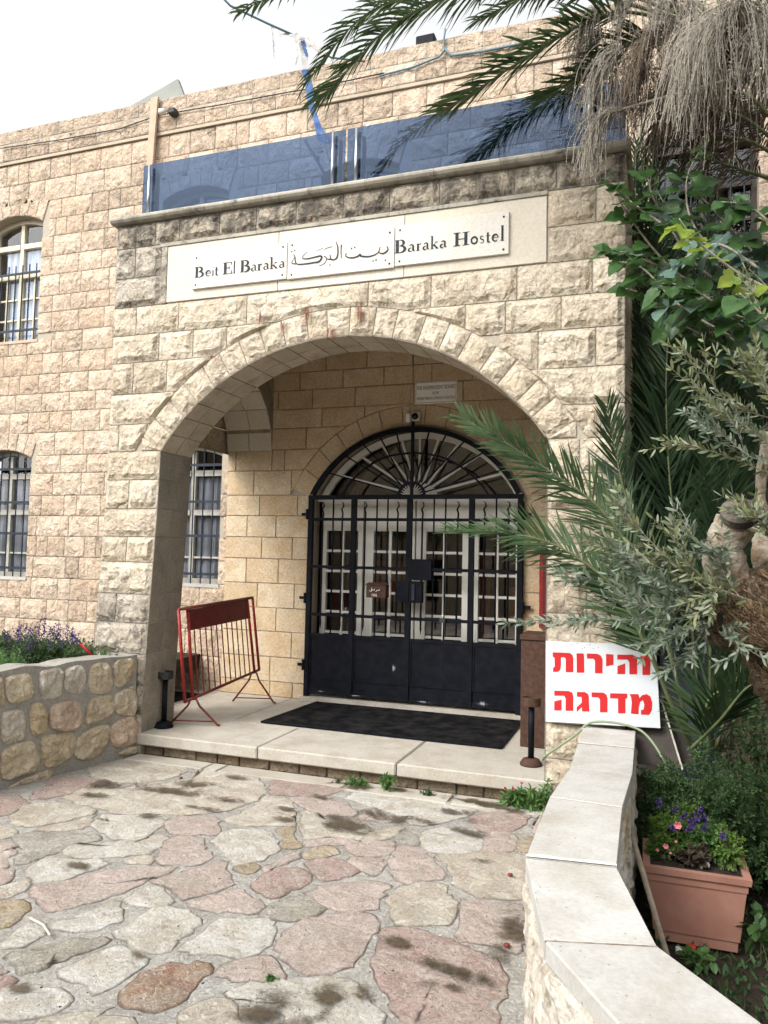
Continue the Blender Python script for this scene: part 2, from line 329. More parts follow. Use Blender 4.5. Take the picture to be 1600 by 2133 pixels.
def bark(name):
    m = mat(name, (.3, .22, .14), .95, spec=.1); k = NT(m); P = k.pos()
    m0 = k.n('Mapping'); k.l(P, m0.inputs['Vector']); m0.inputs['Rotation'].default_value = (0, radians(-37), 0); mp = k.n('Mapping'); k.l(m0, mp.inputs['Vector']); mp.inputs['Scale'].default_value = (1.3, 3.2, 4.6)
    n0 = k.noise(mp.outputs[0], 7, 5, .65, 1.5); n1 = k.math('ABSOLUTE', k.math('SUBTRACT', n0, .5)); n3 = k.noise(mp.outputs[0], 26, 5, .7, .8); n2 = k.noise(P, 4.5, 4, .6)
    col = k.mix(k.rng(n3, .35, .62), (.10, .065, .038), (.36, .255, .15)); col = k.mix(k.rng(n1, 0, .03, .9, 0), col, (.02, .014, .009))
    col = k.mix(k.rng(n2, .53, .64, 0, .6), col, (.34, .30, .24))
    k.l(col, k.b.inputs['Base Color']); k.l(k.bump(k.math('ADD', k.math('MULTIPLY', k.rng(n1, 0, .07), 1.2), k.math('MULTIPLY', n3, .8)), 1, .03), k.b.inputs['Normal']); return m
M['cutwood'] = simple('weathered_cut_wood', (.045, .036, .03), (.13, .11, .09), 14, .9, 0, .8, .01)
M['bark'] = bark('olive_bark'); M['barksmooth'] = simple('olive_bark_smooth', (.17, .12, .075), (.36, .32, .26), 8, .9, 0, .9, .02)
def glassmat(name, tint, ior=1.5, rough=.0, gcol=(1, 1, 1)):
    m = bpy.data.materials.new(name); m.use_nodes = True; t = m.node_tree; t.nodes.clear()
    o = t.nodes.new('ShaderNodeOutputMaterial'); tr = t.nodes.new('ShaderNodeBsdfTransparent'); gl = t.nodes.new('ShaderNodeBsdfGlossy'); fr = t.nodes.new('ShaderNodeFresnel'); mx = t.nodes.new('ShaderNodeMixShader')
    tr.inputs[0].default_value = (*tint, 1); gl.inputs['Roughness'].default_value = rough; gl.inputs[0].default_value = (*gcol, 1)
    ge = t.nodes.new('ShaderNodeNewGeometry'); mr = t.nodes.new('ShaderNodeMapRange'); t.links.new(ge.outputs['Backfacing'], mr.inputs[0]); mr.inputs[3].default_value = ior; mr.inputs[4].default_value = 1/ior; t.links.new(mr.outputs[0], fr.inputs[0])
    t.links.new(fr.outputs[0], mx.inputs[0]); t.links.new(tr.outputs[0], mx.inputs[1]); t.links.new(gl.outputs[0], mx.inputs[2]); t.links.new(mx.outputs[0], o.inputs[0]); return m
M['door_glass'] = glassmat('old_door_glass', (.8, .82, .84), 2.1, .01)
M['glass'] = glassmat('window_glass', (.85, .88, .92), 1.6, .01)
M['rail_glass'] = glassmat('blue_tinted_glass', (.30, .38, .52), 1.30, .02, (.6, .75, 1))
M['side_glass'] = glassmat('clear_side_glass', (.60, .68, .78), 1.45, .015)
def wetmat():
    m = mat('muddy_damp_patch', (.10, .075, .045), .35, spec=.35); k = NT(m); P = k.pos()
    ea = k.n('Attribute', attribute_name='edge'); n1 = k.noise(P, 9, 6, .68, .5)
    a = k.rng(k.math('ADD', ea.outputs['Fac'], k.math('MULTIPLY', k.math('SUBTRACT', n1, .5), 2.6)), .32, .9, 0, .85, True)
    k.l(k.mix(k.rng(k.noise(P, 30, 4, .7), .35, .65), (.04, .034, .028), (.12, .09, .055)), k.b.inputs['Base Color'])
    k.l(a, k.b.inputs['Alpha']); k.l(k.bump(n1, .4, .004), k.b.inputs['Normal']); return m
M['wet'] = wetmat()
def rustrun():
    m = mat('rust_run_stain', (.14, .05, .03), .9, spec=.1); k = NT(m); P = k.pos()
    mp = k.n('Mapping'); k.l(P, mp.inputs['Vector']); mp.inputs['Scale'].default_value = (6, 6, 1.1)
    ea = k.n('Attribute', attribute_name='edge'); n1 = k.noise(mp.outputs[0], 9, 5, .7)
    k.l(k.rng(k.math('ADD', ea.outputs['Fac'], k.math('MULTIPLY', k.math('SUBTRACT', n1, .5), 2.6)), .35, .9, 0, .8, True), k.b.inputs['Alpha'])
    return m
M['rustrun'] = rustrun()
M['scuff'] = rustrun(); M['scuff'].name = 'pale_scuff'; M['scuff'].node_tree.nodes['Principled BSDF'].inputs['Base Color'].default_value = (.30, .31, .33, 1)
# ------------------------------------------------------------------ stone builders
def sm(a, b, x): t = min(1, max(0, (x-a)/(b-a))); return t*t*(3-2*t)
def relief(p, r, seed):
    q = p+Vector((seed*3.1, seed*1.7, seed))
    a = noise.noise(q*6.); b = abs(noise.noise(q*13.)); c = noise.noise(q*27.)
    return r*(.55+.55*a-.5*b+.22*c)
def face_stone(parent, fn, W, H, nrm, m, rel=.02, depth=.06, cell=.028, mg=.010, name='stone', base=.004, gap=.003):
    """stone with a worked face: fn(u,v) gives the point on the wall plane"""
    nrm = Vector(nrm); seed = rnd.random()*50
    nx = max(3, min(20, int(W/cell))); nz = max(3, min(12, int(H/cell)))
    gu = gap/W; gv = gap/H; mu = min(.2, mg/W); mv = min(.2, mg/H)
    us = [gu, mu+gu]+[mu+gu+(1-2*(mu+gu))*i/(nx-2) for i in range(1, nx-2)]+[1-mu-gu, 1-gu]
    vs2 = [gv, mv+gv]+[mv+gv+(1-2*(mv+gv))*i/(nz-2) for i in range(1, nz-2)]+[1-mv-gv, 1-gv]
    mb = MB(); mb.e = []; nU = len(us); nV = len(vs2)
    for j, v_ in enumerate(vs2):
        for i, u_ in enumerate(us):
            bd = i in (0, nU-1) or j in (0, nV-1)
            ju = 0 if bd or i in (1, nU-2) else (rnd.random()-.5)*.5/nU; jv = 0 if bd or j in (1, nV-2) else (rnd.random()-.5)*.5/nV
            p = Vector(fn(u_+ju, v_+jv))
            if bd: h = 0; e = 1
            elif i in (1, nU-2) or j in (1, nV-2): h = base; e = .3
            else:
                d = min(min(u_, 1-u_)*W, min(v_, 1-v_)*H)
                h = base+relief(p, rel, seed)*sm(0, .045, d)+rel*.25*sm(0, .03, d); h = max(h, -.004); e = 0
            mb.v.append(tuple(p+nrm*h)); mb.e.append(e)
    for j in range(nV-1):
        for i in range(nU-1):
            a = j*nU+i
            if rel > .004 and 0 < i < nU-2 and 0 < j < nV-2:
                if rnd.random() < .5: mb.f += [(a, a+1, a+nU+1), (a, a+nU+1, a+nU)]
                else: mb.f += [(a, a+1, a+nU), (a+1, a+nU+1, a+nU)]
            else: mb.f.append((a, a+1, a+nU+1, a+nU))
    ring = list(range(nU))+[j*nU+nU-1 for j in range(1, nV)]+[(nV-1)*nU+i for i in range(nU-2, -1, -1)]+[j*nU for j in range(nV-2, 0, -1)]
    n0 = len(mb.v)
    for r in ring: mb.v.append(tuple(Vector(mb.v[r])-nrm*depth)); mb.e.append(1)
    L = len(ring)
    for k in range(L): mb.f.append((ring[k], n0+k, n0+(k+1) % L, ring[(k+1) % L]))
    return obj(name, mb, m, parent)
def wall_stone(parent, x0, x1, z0, z1, y, m, bot=None, top=None, **kw):
    """front-facing (-Y) stone between joints; bot(x)/top(x) trim it against arches"""
    xs = [x0+(x1-x0)*i/40 for i in range(41)]
    ok = [x for x in xs if (min(z1, top(x)) if top else z1)-(max(z0, bot(x)) if bot else z0) > .012]
    if len(ok) < 4: return None
    x0, x1 = ok[0], ok[-1]
    B = (lambda x: max(z0, bot(x))) if bot else (lambda x: z0)
    T = (lambda x: min(z1, top(x))) if top else (lambda x: z1)
    if x1-x0 < .04: return None
    def fn(u, v): x = x0+(x1-x0)*u; return (x, y, B(x)+(T(x)-B(x))*v)
    return face_stone(parent, fn, x1-x0, z1-z0, (0, -1, 0), m, **kw)
def prism_cols(mb, xs, bot, top, y0, y1):
    for a, b in zip(xs, xs[1:]):
        mb.add([(a, y0, bot(a)), (b, y0, bot(b)), (b, y0, top(b)), (a, y0, top(a)), (a, y1, bot(a)), (b, y1, bot(b)), (b, y1, top(b)), (a, y1, top(a))],
               [(0, 1, 2, 3), (7, 6, 5, 4), (0, 4, 5, 1), (3, 2, 6, 7)])
def arch(cx, cz, r): return lambda x: cz+sqrt(max(0, r*r-(x-cx)**2)) if abs(x-cx) < r else -9
# =================================================================== GROUND
GZ = -.17
grd = obj('ground', MB().add([(-60, -80, -.40), (60, -80, -.40), (60, 60, -.40), (-60, 60, -.40)], [(0, 1, 2, 3)]), M['soil']); grd['kind'] = 'structure'
court = setting('courtyard_paving', (-1, -1.5, GZ))
def gnd(x, y): return GZ+.012*noise.noise(Vector((x*.9, y*.9, 3)))
mb = MB(); NX, NY = 60, 80; X0, X1, Y0, Y1 = -3.0, 1.5, -9, .03
for j in range(NY+1):
    for i in range(NX+1):
        y = Y0+(Y1-Y0)*j/NY; xr = .63 if y > -2.45 else .63+(-2.45-y)*.55; xr = min(xr, 4.); xl = -3.05-(.0 if y > -1.2 else min(4, (-1.2-y)*.8))
        x = xl+(xr-xl)*i/NX; mb.v.append((x, y, gnd(x, y)))
for j in range(NY):
    for i in range(NX): a = j*(NX+1)+i; mb.f.append((a, a+1, a+NX+2, a+NX+1))
obj('mortar_bed', mb, M['courtcement'], court, smooth=True, kind='stuff')
def p1(*q): return [(x/4, 1540+y/4) for x, y in q]
def p2(*q): return [(400+x/4, 1540+y/4) for x, y in q]
def p3(*q): return [(780+x/4, 1560+y/4) for x, y in q]
def p4(*q): return [(x/3.81, 1820+y/3.81) for x, y in q]
def p5(*q): return [(380+x/3.81, 1820+y/3.81) for x, y in q]
def p6(*q): return [(740+x/3.81, 1820+y/3.81) for x, y in q]
PAVE = [
 ('c', p1((740, 240), (900, 170), (1140, 170), (1530, 205), (1520, 290), (1300, 350), (960, 365), (900, 340), (800, 320))),
 ('r', p1((390, 350), (650, 315), (810, 345), (770, 400), (620, 440), (480, 480), (260, 500), (310, 440), (400, 400))),
 ('r', p1((-200, 520), (0, 480), (160, 475), (210, 520), (160, 580), (60, 625), (-120, 660))),
 ('c', [(135, 1660), (160, 1647), (185, 1642), (225, 1648), (287, 1648), (332, 1635), (400, 1620), (430, 1600), (475, 1599), (520, 1610), (547, 1632), (550, 1652), (530, 1667), (495, 1682), (460, 1690), (400, 1697), (337, 1695), (250, 1695), (225, 1687), (190, 1680), (160, 1675)]),
 ('c', p1((100, 690), (160, 600), (320, 530), (560, 535), (700, 560), (800, 600), (740, 628), (580, 680), (400, 715), (200, 740))),
 ('c', p1((600, 690), (770, 645), (780, 660), (700, 740), (660, 760), (400, 770), (290, 765), (430, 725))),
 ('w', p1((785, 730), (860, 650), (1080, 640), (1360, 650), (1380, 680), (1300, 760), (1200, 820), (960, 840), (880, 800))),
 ('p', [(345, 1720), (367, 1701), (400, 1702), (450, 1705), (455, 1732), (437, 1740), (400, 1740), (360, 1738)]),
 ('c', p1((-150, 740), (0, 735), (60, 740), (150, 775), (100, 810), (0, 840), (-150, 850))),
 ('g', p1((90, 820), (300, 795), (700, 790), (820, 830), (800, 860), (640, 880), (500, 940), (400, 980), (130, 1045), (170, 930), (130, 870))),
 ('p', p1((-150, 880), (0, 870), (110, 860), (140, 900), (60, 1010), (70, 1060), (20, 1080), (-150, 1080))),
 ('w', p1((530, 940), (640, 890), (900, 870), (1050, 850), (1340, 810), (1370, 840), (1260, 950), (1200, 980), (900, 995), (750, 995), (600, 980))),
 ('c', p1((1040, 1020), (1160, 995), (1250, 985), (1250, 1050), (1100, 1045))),
 ('w', [(60, 1815), (97, 1791), (160, 1795), (195, 1795), (225, 1802), (200, 1812), (150, 1828), (87, 1839), (67, 1838)]),
 ('p', [(-30, 1812), (0, 1812), (27, 1815), (28, 1828), (15, 1838), (0, 1845), (-30, 1848)]),
 ('p', [(330, 1800), (330, 1777), (345, 1757), (375, 1744), (400, 1745), (422, 1752), (428, 1768), (443, 1788), (420, 1800), (395, 1805)]),
 ('r', p2((600, 280), (850, 300), (1200, 340), (1280, 390), (1300, 410), (1170, 450), (1080, 480), (900, 475), (680, 460), (650, 400), (655, 340))),
 ('p', p2((830, 500), (1100, 490), (1280, 540), (1370, 600), (1330, 640), (1170, 650), (1000, 600), (900, 560))),
 ('c', p2((290, 680), (400, 620), (560, 520), (620, 480), (800, 500), (845, 580), (855, 700), (830, 720), (600, 720), (400, 715))),
 ('c', p2((920, 605), (1050, 625), (1160, 668), (1300, 668), (1430, 700), (1450, 790), (1380, 840), (1200, 805), (960, 825), (930, 800))),
 ('p', [(748, 1703), (762, 1690), (800, 1697), (815, 1706), (805, 1712), (765, 1708)]),
 ('p', p2((960, 845), (1200, 820), (1350, 845), (1380, 862), (1200, 880), (1060, 890), (965, 895))),
 ('y', p2((695, 770), (740, 745), (850, 750), (860, 820), (910, 870), (920, 900), (850, 910), (770, 905), (740, 860), (740, 800))),
 ('w', p2((180, 860), (300, 770), (460, 750), (640, 770), (690, 840), (730, 920), (650, 970), (560, 1010), (350, 1050), (260, 940))),
 ('y', p2((940, 965), (1000, 915), (1150, 895), (1220, 930), (1170, 970), (950, 1000))),
 ('y', p2((360, 1080), (450, 1055), (550, 1065), (530, 1110), (470, 1130), (370, 1110))),
 ('p', [(318, 1840), (345, 1828), (400, 1814), (447, 1799), (468, 1800), (470, 1815), (480, 1832), (485, 1846), (455, 1857), (415, 1868), (383, 1875), (372, 1865), (350, 1850)]),
 ('r', [(528, 1850), (543, 1829), (565, 1817), (600, 1811), (630, 1814), (648, 1832), (637, 1845), (608, 1858), (567, 1872), (540, 1860)]),
 ('p', [(550, 1810), (575, 1797), (620, 1779), (610, 1796), (580, 1807), (552, 1818)]),
 ('r', [(640, 1800), (662, 1790), (700, 1790), (735, 1805), (744, 1816), (705, 1832), (667, 1833), (652, 1820)]),
 ('p', [(727, 1790), (795, 1789), (795, 1812), (778, 1825), (757, 1815)]),
 ('p', [(725, 1760), (800, 1753), (815, 1752), (824, 1762), (816, 1775), (795, 1783), (745, 1782)]),
 ('c', [(757, 1737), (800, 1726), (838, 1723), (826, 1740), (800, 1749), (762, 1755)]),
 ('w', [(725, 1660), (770, 1645), (785, 1643), (815, 1648), (867, 1660), (930, 1670), (985, 1685), (980, 1695), (942, 1706), (905, 1714), (870, 1718), (838, 1705), (800, 1688), (765, 1678)]),
 ('r', p3((800, 590), (880, 540), (1260, 540), (1240, 640), (1100, 690), (920, 690), (860, 650))),
 ('w', p3((410, 700), (560, 660), (700, 690), (880, 750), (880, 830), (830, 860), (700, 870), (450, 850))),
 ('p', p3((930, 710), (1050, 695), (1140, 705), (1190, 760), (1120, 850), (940, 855))),
 ('p', p3((1350, 480), (1430, 460), (1500, 470), (1400, 690), (1310, 690), (1330, 600))),
 ('y', p3((1220, 760), (1300, 740), (1330, 800), (1270, 860), (1200, 840))),
 ('g', p3((190, 720), (300, 680), (370, 780), (340, 800), (180, 790))),
 ('c', [(920, 1783), (1000, 1780), (1092, 1785), (1110, 1830), (1100, 1866), (1055, 1878), (1025, 1875), (975, 1863), (946, 1846), (942, 1830), (932, 1802)]),
 ('p', p3((125, 960), (150, 900), (210, 815), (380, 825), (430, 885), (530, 970), (580, 1085), (400, 1105), (240, 1125), (150, 1060))),
 ('c', p6((265, 190), (380, 115), (640, 85), (740, 140), (800, 250), (760, 400), (600, 420), (400, 425), (310, 405), (285, 330))),
 ('p', [(642, 1860), (695, 1845), (760, 1837), (780, 1838), (808, 1847), (792, 1868), (786, 1894), (774, 1897), (740, 1900), (683, 1894), (658, 1875)]),
 ('p', p6((850, 245), (880, 235), (1140, 255), (1320, 275), (1340, 400), (1310, 620), (1100, 600), (900, 550), (825, 530))),
 ('r', p6((200, 480), (260, 445), (480, 455), (640, 505), (830, 575), (980, 645), (1120, 705), (1195, 850), (1185, 980), (1120, 1040), (1140, 1192), (1100, 1350), (560, 1380), (420, 1200), (295, 1080), (205, 900), (145, 780), (145, 680), (185, 580))),
 ('p', p5((765, 530), (905, 405), (1160, 335), (1400, 325), (1530, 355), (1525, 440), (1455, 560), (1425, 640), (1300, 755), (1000, 795), (900, 745), (825, 680))),
 ('g', p5((625, 335), (700, 265), (870, 195), (1020, 205), (1105, 290), (960, 365), (850, 380), (740, 365))),
 ('p', p5((85, 240), (320, 155), (440, 135), (555, 200), (635, 260), (615, 300), (500, 320), (250, 305), (120, 285))),
 ('w', p5((0, 580), (150, 485), (290, 375), (480, 365), (700, 385), (735, 410), (700, 520), (640, 595), (520, 655), (290, 650), (0, 615))),
 ('p', p5((320, 725), (500, 685), (680, 655), (755, 720), (795, 800), (775, 850), (560, 855), (300, 825))),
 ('b', [(257, 2067), (289, 2039), (328, 2015), (420, 2008), (437, 2013), (434, 2030), (401, 2058), (388, 2079), (362, 2095), (328, 2107), (289, 2101), (253, 2096)]),
 ('w', p5((355, 960), (550, 885), (850, 845), (1200, 830), (1350, 850), (1435, 950), (1555, 1080), (1540, 1340), (850, 1400), (800, 1100), (640, 990), (450, 1000))),
 ('c', [(383, 2112), (425, 2087), (485, 2087), (495, 2122), (515, 2165), (365, 2175), (373, 2133)]),
 ('p', [(66, 1859), (79, 1849), (131, 1839), (200, 1821), (262, 1812), (330, 1809), (366, 1810), (340, 1826), (314, 1836), (276, 1851), (236, 1869), (157, 1888), (95, 1901), (86, 1880)]),
 ('c', p4((-200, 130), (0, 110), (180, 62), (235, 75), (205, 130), (80, 188), (0, 208), (-200, 230))),
 ('y', p4((-150, 250), (0, 225), (170, 215), (215, 270), (110, 395), (0, 435), (-150, 440))),
 ('w', p4((1020, 195), (1150, 115), (1240, 115), (1345, 190), (1335, 250), (1060, 258))),
 ('w', p4((400, 400), (620, 340), (900, 232), (965, 290), (965, 340), (925, 388), (700, 455), (480, 450))),
 ('w', p4((910, 470), (1000, 425), (1200, 295), (1380, 275), (1545, 340), (1580, 400), (1415, 530), (1315, 618), (1130, 618), (1000, 530))),
 ('w', p4((-100, 620), (0, 600), (60, 535), (150, 445), (250, 385), (335, 400), (345, 490), (200, 570), (60, 600))),
 ('g', p4((70, 660), (240, 595), (500, 545), (740, 505), (855, 540), (700, 615), (460, 715), (200, 805), (150, 740))),
 ('w', p4((475, 780), (620, 705), (800, 615), (980, 585), (1055, 650), (1155, 690), (1050, 795), (900, 895), (740, 965), (700, 890), (540, 850))),
 ('w', p4((-200, 1000), (0, 970), (80, 895), (300, 895), (500, 955), (555, 1010), (440, 1105), (200, 1155), (0, 1170), (-200, 1200))),
 ('c', p4((310, 1190), (400, 1150), (620, 1115), (860, 1075), (700, 1185), (690, 1250), (300, 1290))),
 ('c', p4((740, 1200), (800, 1155), (1000, 1155), (1075, 1195), (1050, 1330), (720, 1350))),
 ('r', p4((-150, 840), (0, 835), (60, 830), (95, 860), (0, 965), (-150, 980))),
 ('p', p1((1055, 395), (1305, 370), (1280, 400), (1060, 418))),
 ('g', p2((-40, 225), (0, 220), (90, 228), (88, 258), (0, 275), (-45, 262))),
 ('p', p4((-150, 770), (0, 768), (60, 778), (0, 800), (-150, 810))),
]
def paving_stone(pts, m, hgt=.007):
    pts = [Vector(p) for p in pts]; n = len(pts); out = []
    for i in range(n):
        a, b, c, d = pts[i-1], pts[i], pts[(i+1) % n], pts[(i+2) % n]
        L = (c-b).length; k = max(2, min(8, int(L/.028)))
        for s in range(k):
            t = s/k; q = .5*((2*b)+(c-a)*t+(2*a-5*b+4*c-d)*t*t+(3*b-a-3*c+d)*t**3)
            jj = min(.030, L*.22); q = q+Vector((noise.noise(q*19)+.5*noise.noise(q*47), noise.noise(q*19+Vector((9, 9, 9)))+.5*noise.noise(q*47+Vector((5, 5, 5))), 0))*jj; out.append(q)
    c = sum(out, Vector())/len(out); mb = MB(); mb.e = []; n = len(out); sd = rnd.random()*40
    R = sum((q-c).length for q in out)/n
    G_ = 1+.016/R; rings = [(G_, -.030, 1), (G_-.003/R, .0015, 1), (G_-.009/R, .003, .75), (G_-.018/R, hgt*.8, .1), (.90, hgt*.9, 0), (.74, hgt, 0), (.56, hgt, 0), (.38, hgt, 0), (.2, hgt, 0), (.08, hgt, 0)]
    for s, h, e in rings:
        for q in out:
            p = c+(q-c)*s; z = gnd(p.x, p.y)+h
            if e < .5: z += .008*noise.noise(p*7+Vector((sd, 0, 0)))+.006*noise.noise(p*17+Vector((0, sd, 0)))+.004*noise.noise(p*41)
            mb.v.append((p.x, p.y, z)); mb.e.append(e)
    mb.v.append((c.x, c.y, gnd(c.x, c.y)+hgt*1.3)); mb.e.append(0)
    for r in range(len(rings)-1):
        for i in range(n): mb.f.append((r*n+i, r*n+(i+1) % n, (r+1)*n+(i+1) % n, (r+1)*n+i))
    L = len(rings)-1
    for i in range(n): mb.f.append((L*n+i, L*n+(i+1) % n, len(mb.v)-1))
    if (out[1]-out[0]).cross(c-out[0]).z < 0: mb.f = [f[::-1] for f in mb.f]
    return obj('paving_stone', mb, m, court, smooth=True)
cent = []
for code, pp in PAVE:
    q = [at(x, y, z=GZ) for x, y in pp]; q = [Vector((a.x, a.y, 0)) for a in q]; cent.append(sum(q, Vector())/len(q)); paving_stone(q, PV[code])
# the paving goes on behind and beside the camera
for i in range(-12, 12):
    for j in range(0, 18):
        cx_, cy_ = .1+i*.42+rnd.uniform(-.08, .08), -3.75-j*.34+rnd.uniform(-.06, .06)
        if cx_ > .45+max(0, -2.45-cy_)*.55 or cx_ < -3.0-max(0, (-1.2-cy_)*.8)*.8 or cy_ < -8.8: continue
        if min((Vector((cx_, cy_, 0))-c).length for c in cent) < .42: continue
        n = rnd.randint(6, 8); ph = rnd.random(); paving_stone([Vector((cx_+cos(2*pi*(k+ph)/n)*.19*rnd.uniform(.8, 1.1), cy_+sin(2*pi*(k+ph)/n)*.15*rnd.uniform(.8, 1.1), 0)) for k in range(n)], PV[rnd.choice('wwcppr')])
# left edge beyond the photo frame next to the planter
for cy_ in (-1.5, -1.95, -2.4, -2.85, -3.3):
    for cx_ in (-3.3, -3.8, -4.3):
        if cx_ < -3.0-(-1.2-cy_)*.75: continue
        paving_stone([Vector((cx_+cos(2*pi*k/7)*.2, cy_+sin(2*pi*k/7)*.17, 0)) for k in range(7)], PV[rnd.choice('wcp')])
# pale slab strip at the foot of the step
for a, b in ((-2.72, -2.05), (-2.045, -1.93), (-1.92, -.95), (-.945, -.22), (-.20, .40)):
    mb = MB(); mb.bevbox(a+.004, b-.004, -.17 if a < -1 else -.20, -.005, GZ-.03, GZ+.012, .004); obj('edging_slab', mb, M['floor'], court)
# damp muddy patches lying in the hollows
def patch(px, py, rx, ry, rot=0, name='mud_patch', lift=.0):
    c = at(px, py, z=GZ); mb = MB(); mb.e = []; n = 20; K = 6
    for r in range(K+1):
        for k in range(n):
            a = 2*pi*k/n; x = cos(a)*rx*r/K; y = sin(a)*ry*r/K
            X = c.x+x*cos(rot)-y*sin(rot); Y = c.y+x*sin(rot)+y*cos(rot)
            mb.v.append((X, Y, gnd(X, Y)+.019+lift)); mb.e.append(1-r/K)
    mb.f = [(r*n+k, (r+1)*n+k, (r+1)*n+(k+1) % n, r*n+(k+1) % n) for r in range(K) for k in range(n)]
    return obj(name, mb, M['wet'], court, smooth=True, kind='stuff')
for a in [(222, 1637, .15, .10, .1), (350, 1652, .30, .07, 0), (470, 1670, .13, .05, 0), (415, 1640, .20, .07, 0), (485, 1622, .12, .06, 0), (185, 1660, .12, .04, .2),
          (312, 1708, .11, .05, 0), (590, 1689, .08, .035, 0), (594, 1712, .08, .035, 0), (748, 1645, .15, .07, .1), (722, 1722, .20, .13, -.1), (800, 1705, .22, .07, -.2),
          (880, 1712, .1, .04, 0), (835, 1652, .11, .05, 0), (990, 1675, .22, .05, -.1), (1040, 1688, .2, .045, -.15), (945, 1695, .14, .05, 0), (985, 1713, .1, .04, 0), (975, 1738, .12, .05, -.1),
          (1065, 1945, .075, .20, .05), (158, 1810, .09, .045, 0), (930, 2028, .15, .055, -.35), (1000, 2050, .12, .06, -.35), (830, 1975, .10, .035, -.15), (925, 2065, .09, .03, 0),
          (545, 2120, .17, .12, 0), (690, 2082, .09, .06, 0), (755, 2075, .05, .05, 0), (45, 2070, .1, .03, 0), (290, 2000, .06, .03, 0), (430, 1690, .2, .03, 0), (660, 1665, .1, .04, 0), (1000, 1800, .12, .04, 0)]: patch(a[0], a[1], a[2]*1.5, a[3]*1.7, a[4])
for (x, y, lb) in ((1056, 1971, 'dark red dried fruit on the damp patch beside the low wall'), (1063, 1824, 'dark red dried fruit on the large cream paving stone by the low wall'), (377, 1622, 'dark red dried fruit on the paving near the left end of the step')):
    c = at(x, y, z=GZ+.02); mb = MB(); mb.lathe((c.x, c.y, c.z-.004), [(.004, 0), (.014, .006), (.012, .013), (.003, .016)], 8); tag(obj('dry_berry', mb, M['rustred'], None, True), lb, 'berry', 'dried fruit on the paving')
a = at(62, 1912, z=GZ+.02); b = at(104, 1948, z=GZ+.02); mb = MB(); mb.tube([a, (a+b)/2+Vector((.01, .01, .003)), b], [.005, .006, .005], 6); tag(obj('fallen_twig', mb, M['plyedge'], None, True), 'short pale bare twig lying on the paving at lower left', 'twig')
mb = MB()
for k in range(420):
    px, py = rnd.uniform(0, 1150), 1600+530*rnd.random()**1.3; p = at(px, py, z=GZ)
    if p.x > .58: continue
    r = rnd.uniform(.0015, .0045)*(1.6 if rnd.random() < .1 else 1); a = rnd.random()*6; z = gnd(p.x, p.y)+.022; mb.add([(p.x+r*cos(a+t)*rnd.uniform(.5, 1.3), p.y+r*sin(a+t)*rnd.uniform(.5, 1.3), z+rnd.uniform(-.001, .003)) for t in (0, 1.5, 3.1, 4.7)]+[(p.x, p.y, z+.004)], [(0, 1, 4), (1, 2, 4), (2, 3, 4), (3, 0, 4)])
obj('dirt_crumbs', mb, M['fibre'], court, kind='stuff')
# =================================================================== PORCH FLOOR AND STEP
pf = setting('porch_floor', (-1.3, .8, 0))
mb = MB(); mb.box(-2.72, .50, .06, 2.1, -.165, -.062); obj('step_base', mb, M['cement'], pf)
fz = [(-3.12, -1.68, -.03, .66), (-1.676, -.62, -.03, .66), (-.616, .42, -.03, .66), (-3.12, -2.3, .665, 1.80), (-2.296, -1.1, .665, 1.80), (-1.096, -.1, .665, 1.80), (-.096, .44, .665, 1.80)]
for i, (x0, x1, y0, y1) in enumerate(fz):
    mb = MB(); mb.bevbox(x0+.002, x1-.002, y0, y1, -.086 if y0 < 0 else -.06, 0+rnd.uniform(-.002, .002), .009 if y0 < 0 else .003); obj('floor_slab', mb, M['floor'], pf)
x = -2.7
while x < .36:
    x1 = min(x+rnd.uniform(.16, .30), .37); wall_stone(pf, x, x1, GZ-.01, -.088, .050, M['riser'], rel=.008, depth=.02, cell=.03, name='riser_stone'); x = x1
mb = MB(); mb.box(-2.17, -.06, 1.68, 2.05, .001, .045); obj('threshold', mb, M['floor'], pf)
mb = MB(); q = [at(545, 1505, z=.004), at(665, 1462, z=.004), at(1100, 1490, z=.004), at(1043, 1560, z=.004)]
mats = thing('door_mat', 'large black ribbed door mat lying in front of the iron gate', 'door mat', tuple(sum(q, Vector())/4))
mb.poly([(a.x, a.y, .004) for a in q], (0, 0, .009)); obj('mat_surface', mb, M['mat'], mats)
mb = MB(); [mb.bar((q[i].x, q[i].y, .009), (q[(i+1) % 4].x, q[(i+1) % 4].y, .009), .02, .014, (0, 0, 1)) for i in range(4)]; obj('mat_edge', mb, M['iron'], mats)
mb = MB(); mb.bevbox(-4.2, -3.18, 1.0, 1.55, 0, .012, .003); tag(obj('small_door_mat', mb, M['mat']), 'dark mat on the ground beyond the red barrier, left of the porch', 'door mat')
mb = MB(); mb.bevbox(-4.6, -3.125, .3, 1.84, -.1, -.004, .01); b_ = obj('side_landing', mb, M['floor']); b_['kind'] = 'structure'
# =================================================================== HOSTEL BUILDING
FY, DY = 1.86, 1.78
bld = thing('stone_building', 'long two-storey building of rough pinkish limestone blocks behind the arched porch', 'building', (-1, FY, 0))
WIN = []   # (x0,x1,z0,zspring,rise)
for cxw in (-8.7, -6.17, -3.645): WIN.append((cxw-.42, cxw+.42, 1.07, 2.44, .10))
for cxw in (-8.7, -6.17, -3.67, -1.76): WIN.append((cxw-.42, cxw+.42, 3.83, 5.24, .11))
WIN += [(1.0, 1.84, 3.72, 5.24, .11), (1.1, 1.94, 1.07, 2.44, .1), (3.2, 4.04, 1.07, 2.44, .1), (3.2, 4.04, 3.83, 5.24, .11)]
def warch(wn):
    x0, x1, z0, zs, rise = wn; hw = (x1-x0)/2; R = (hw*hw+rise*rise)/(2*rise); return arch((x0+x1)/2, zs+rise-R, R), R, (x0+x1)/2, zs+rise-R
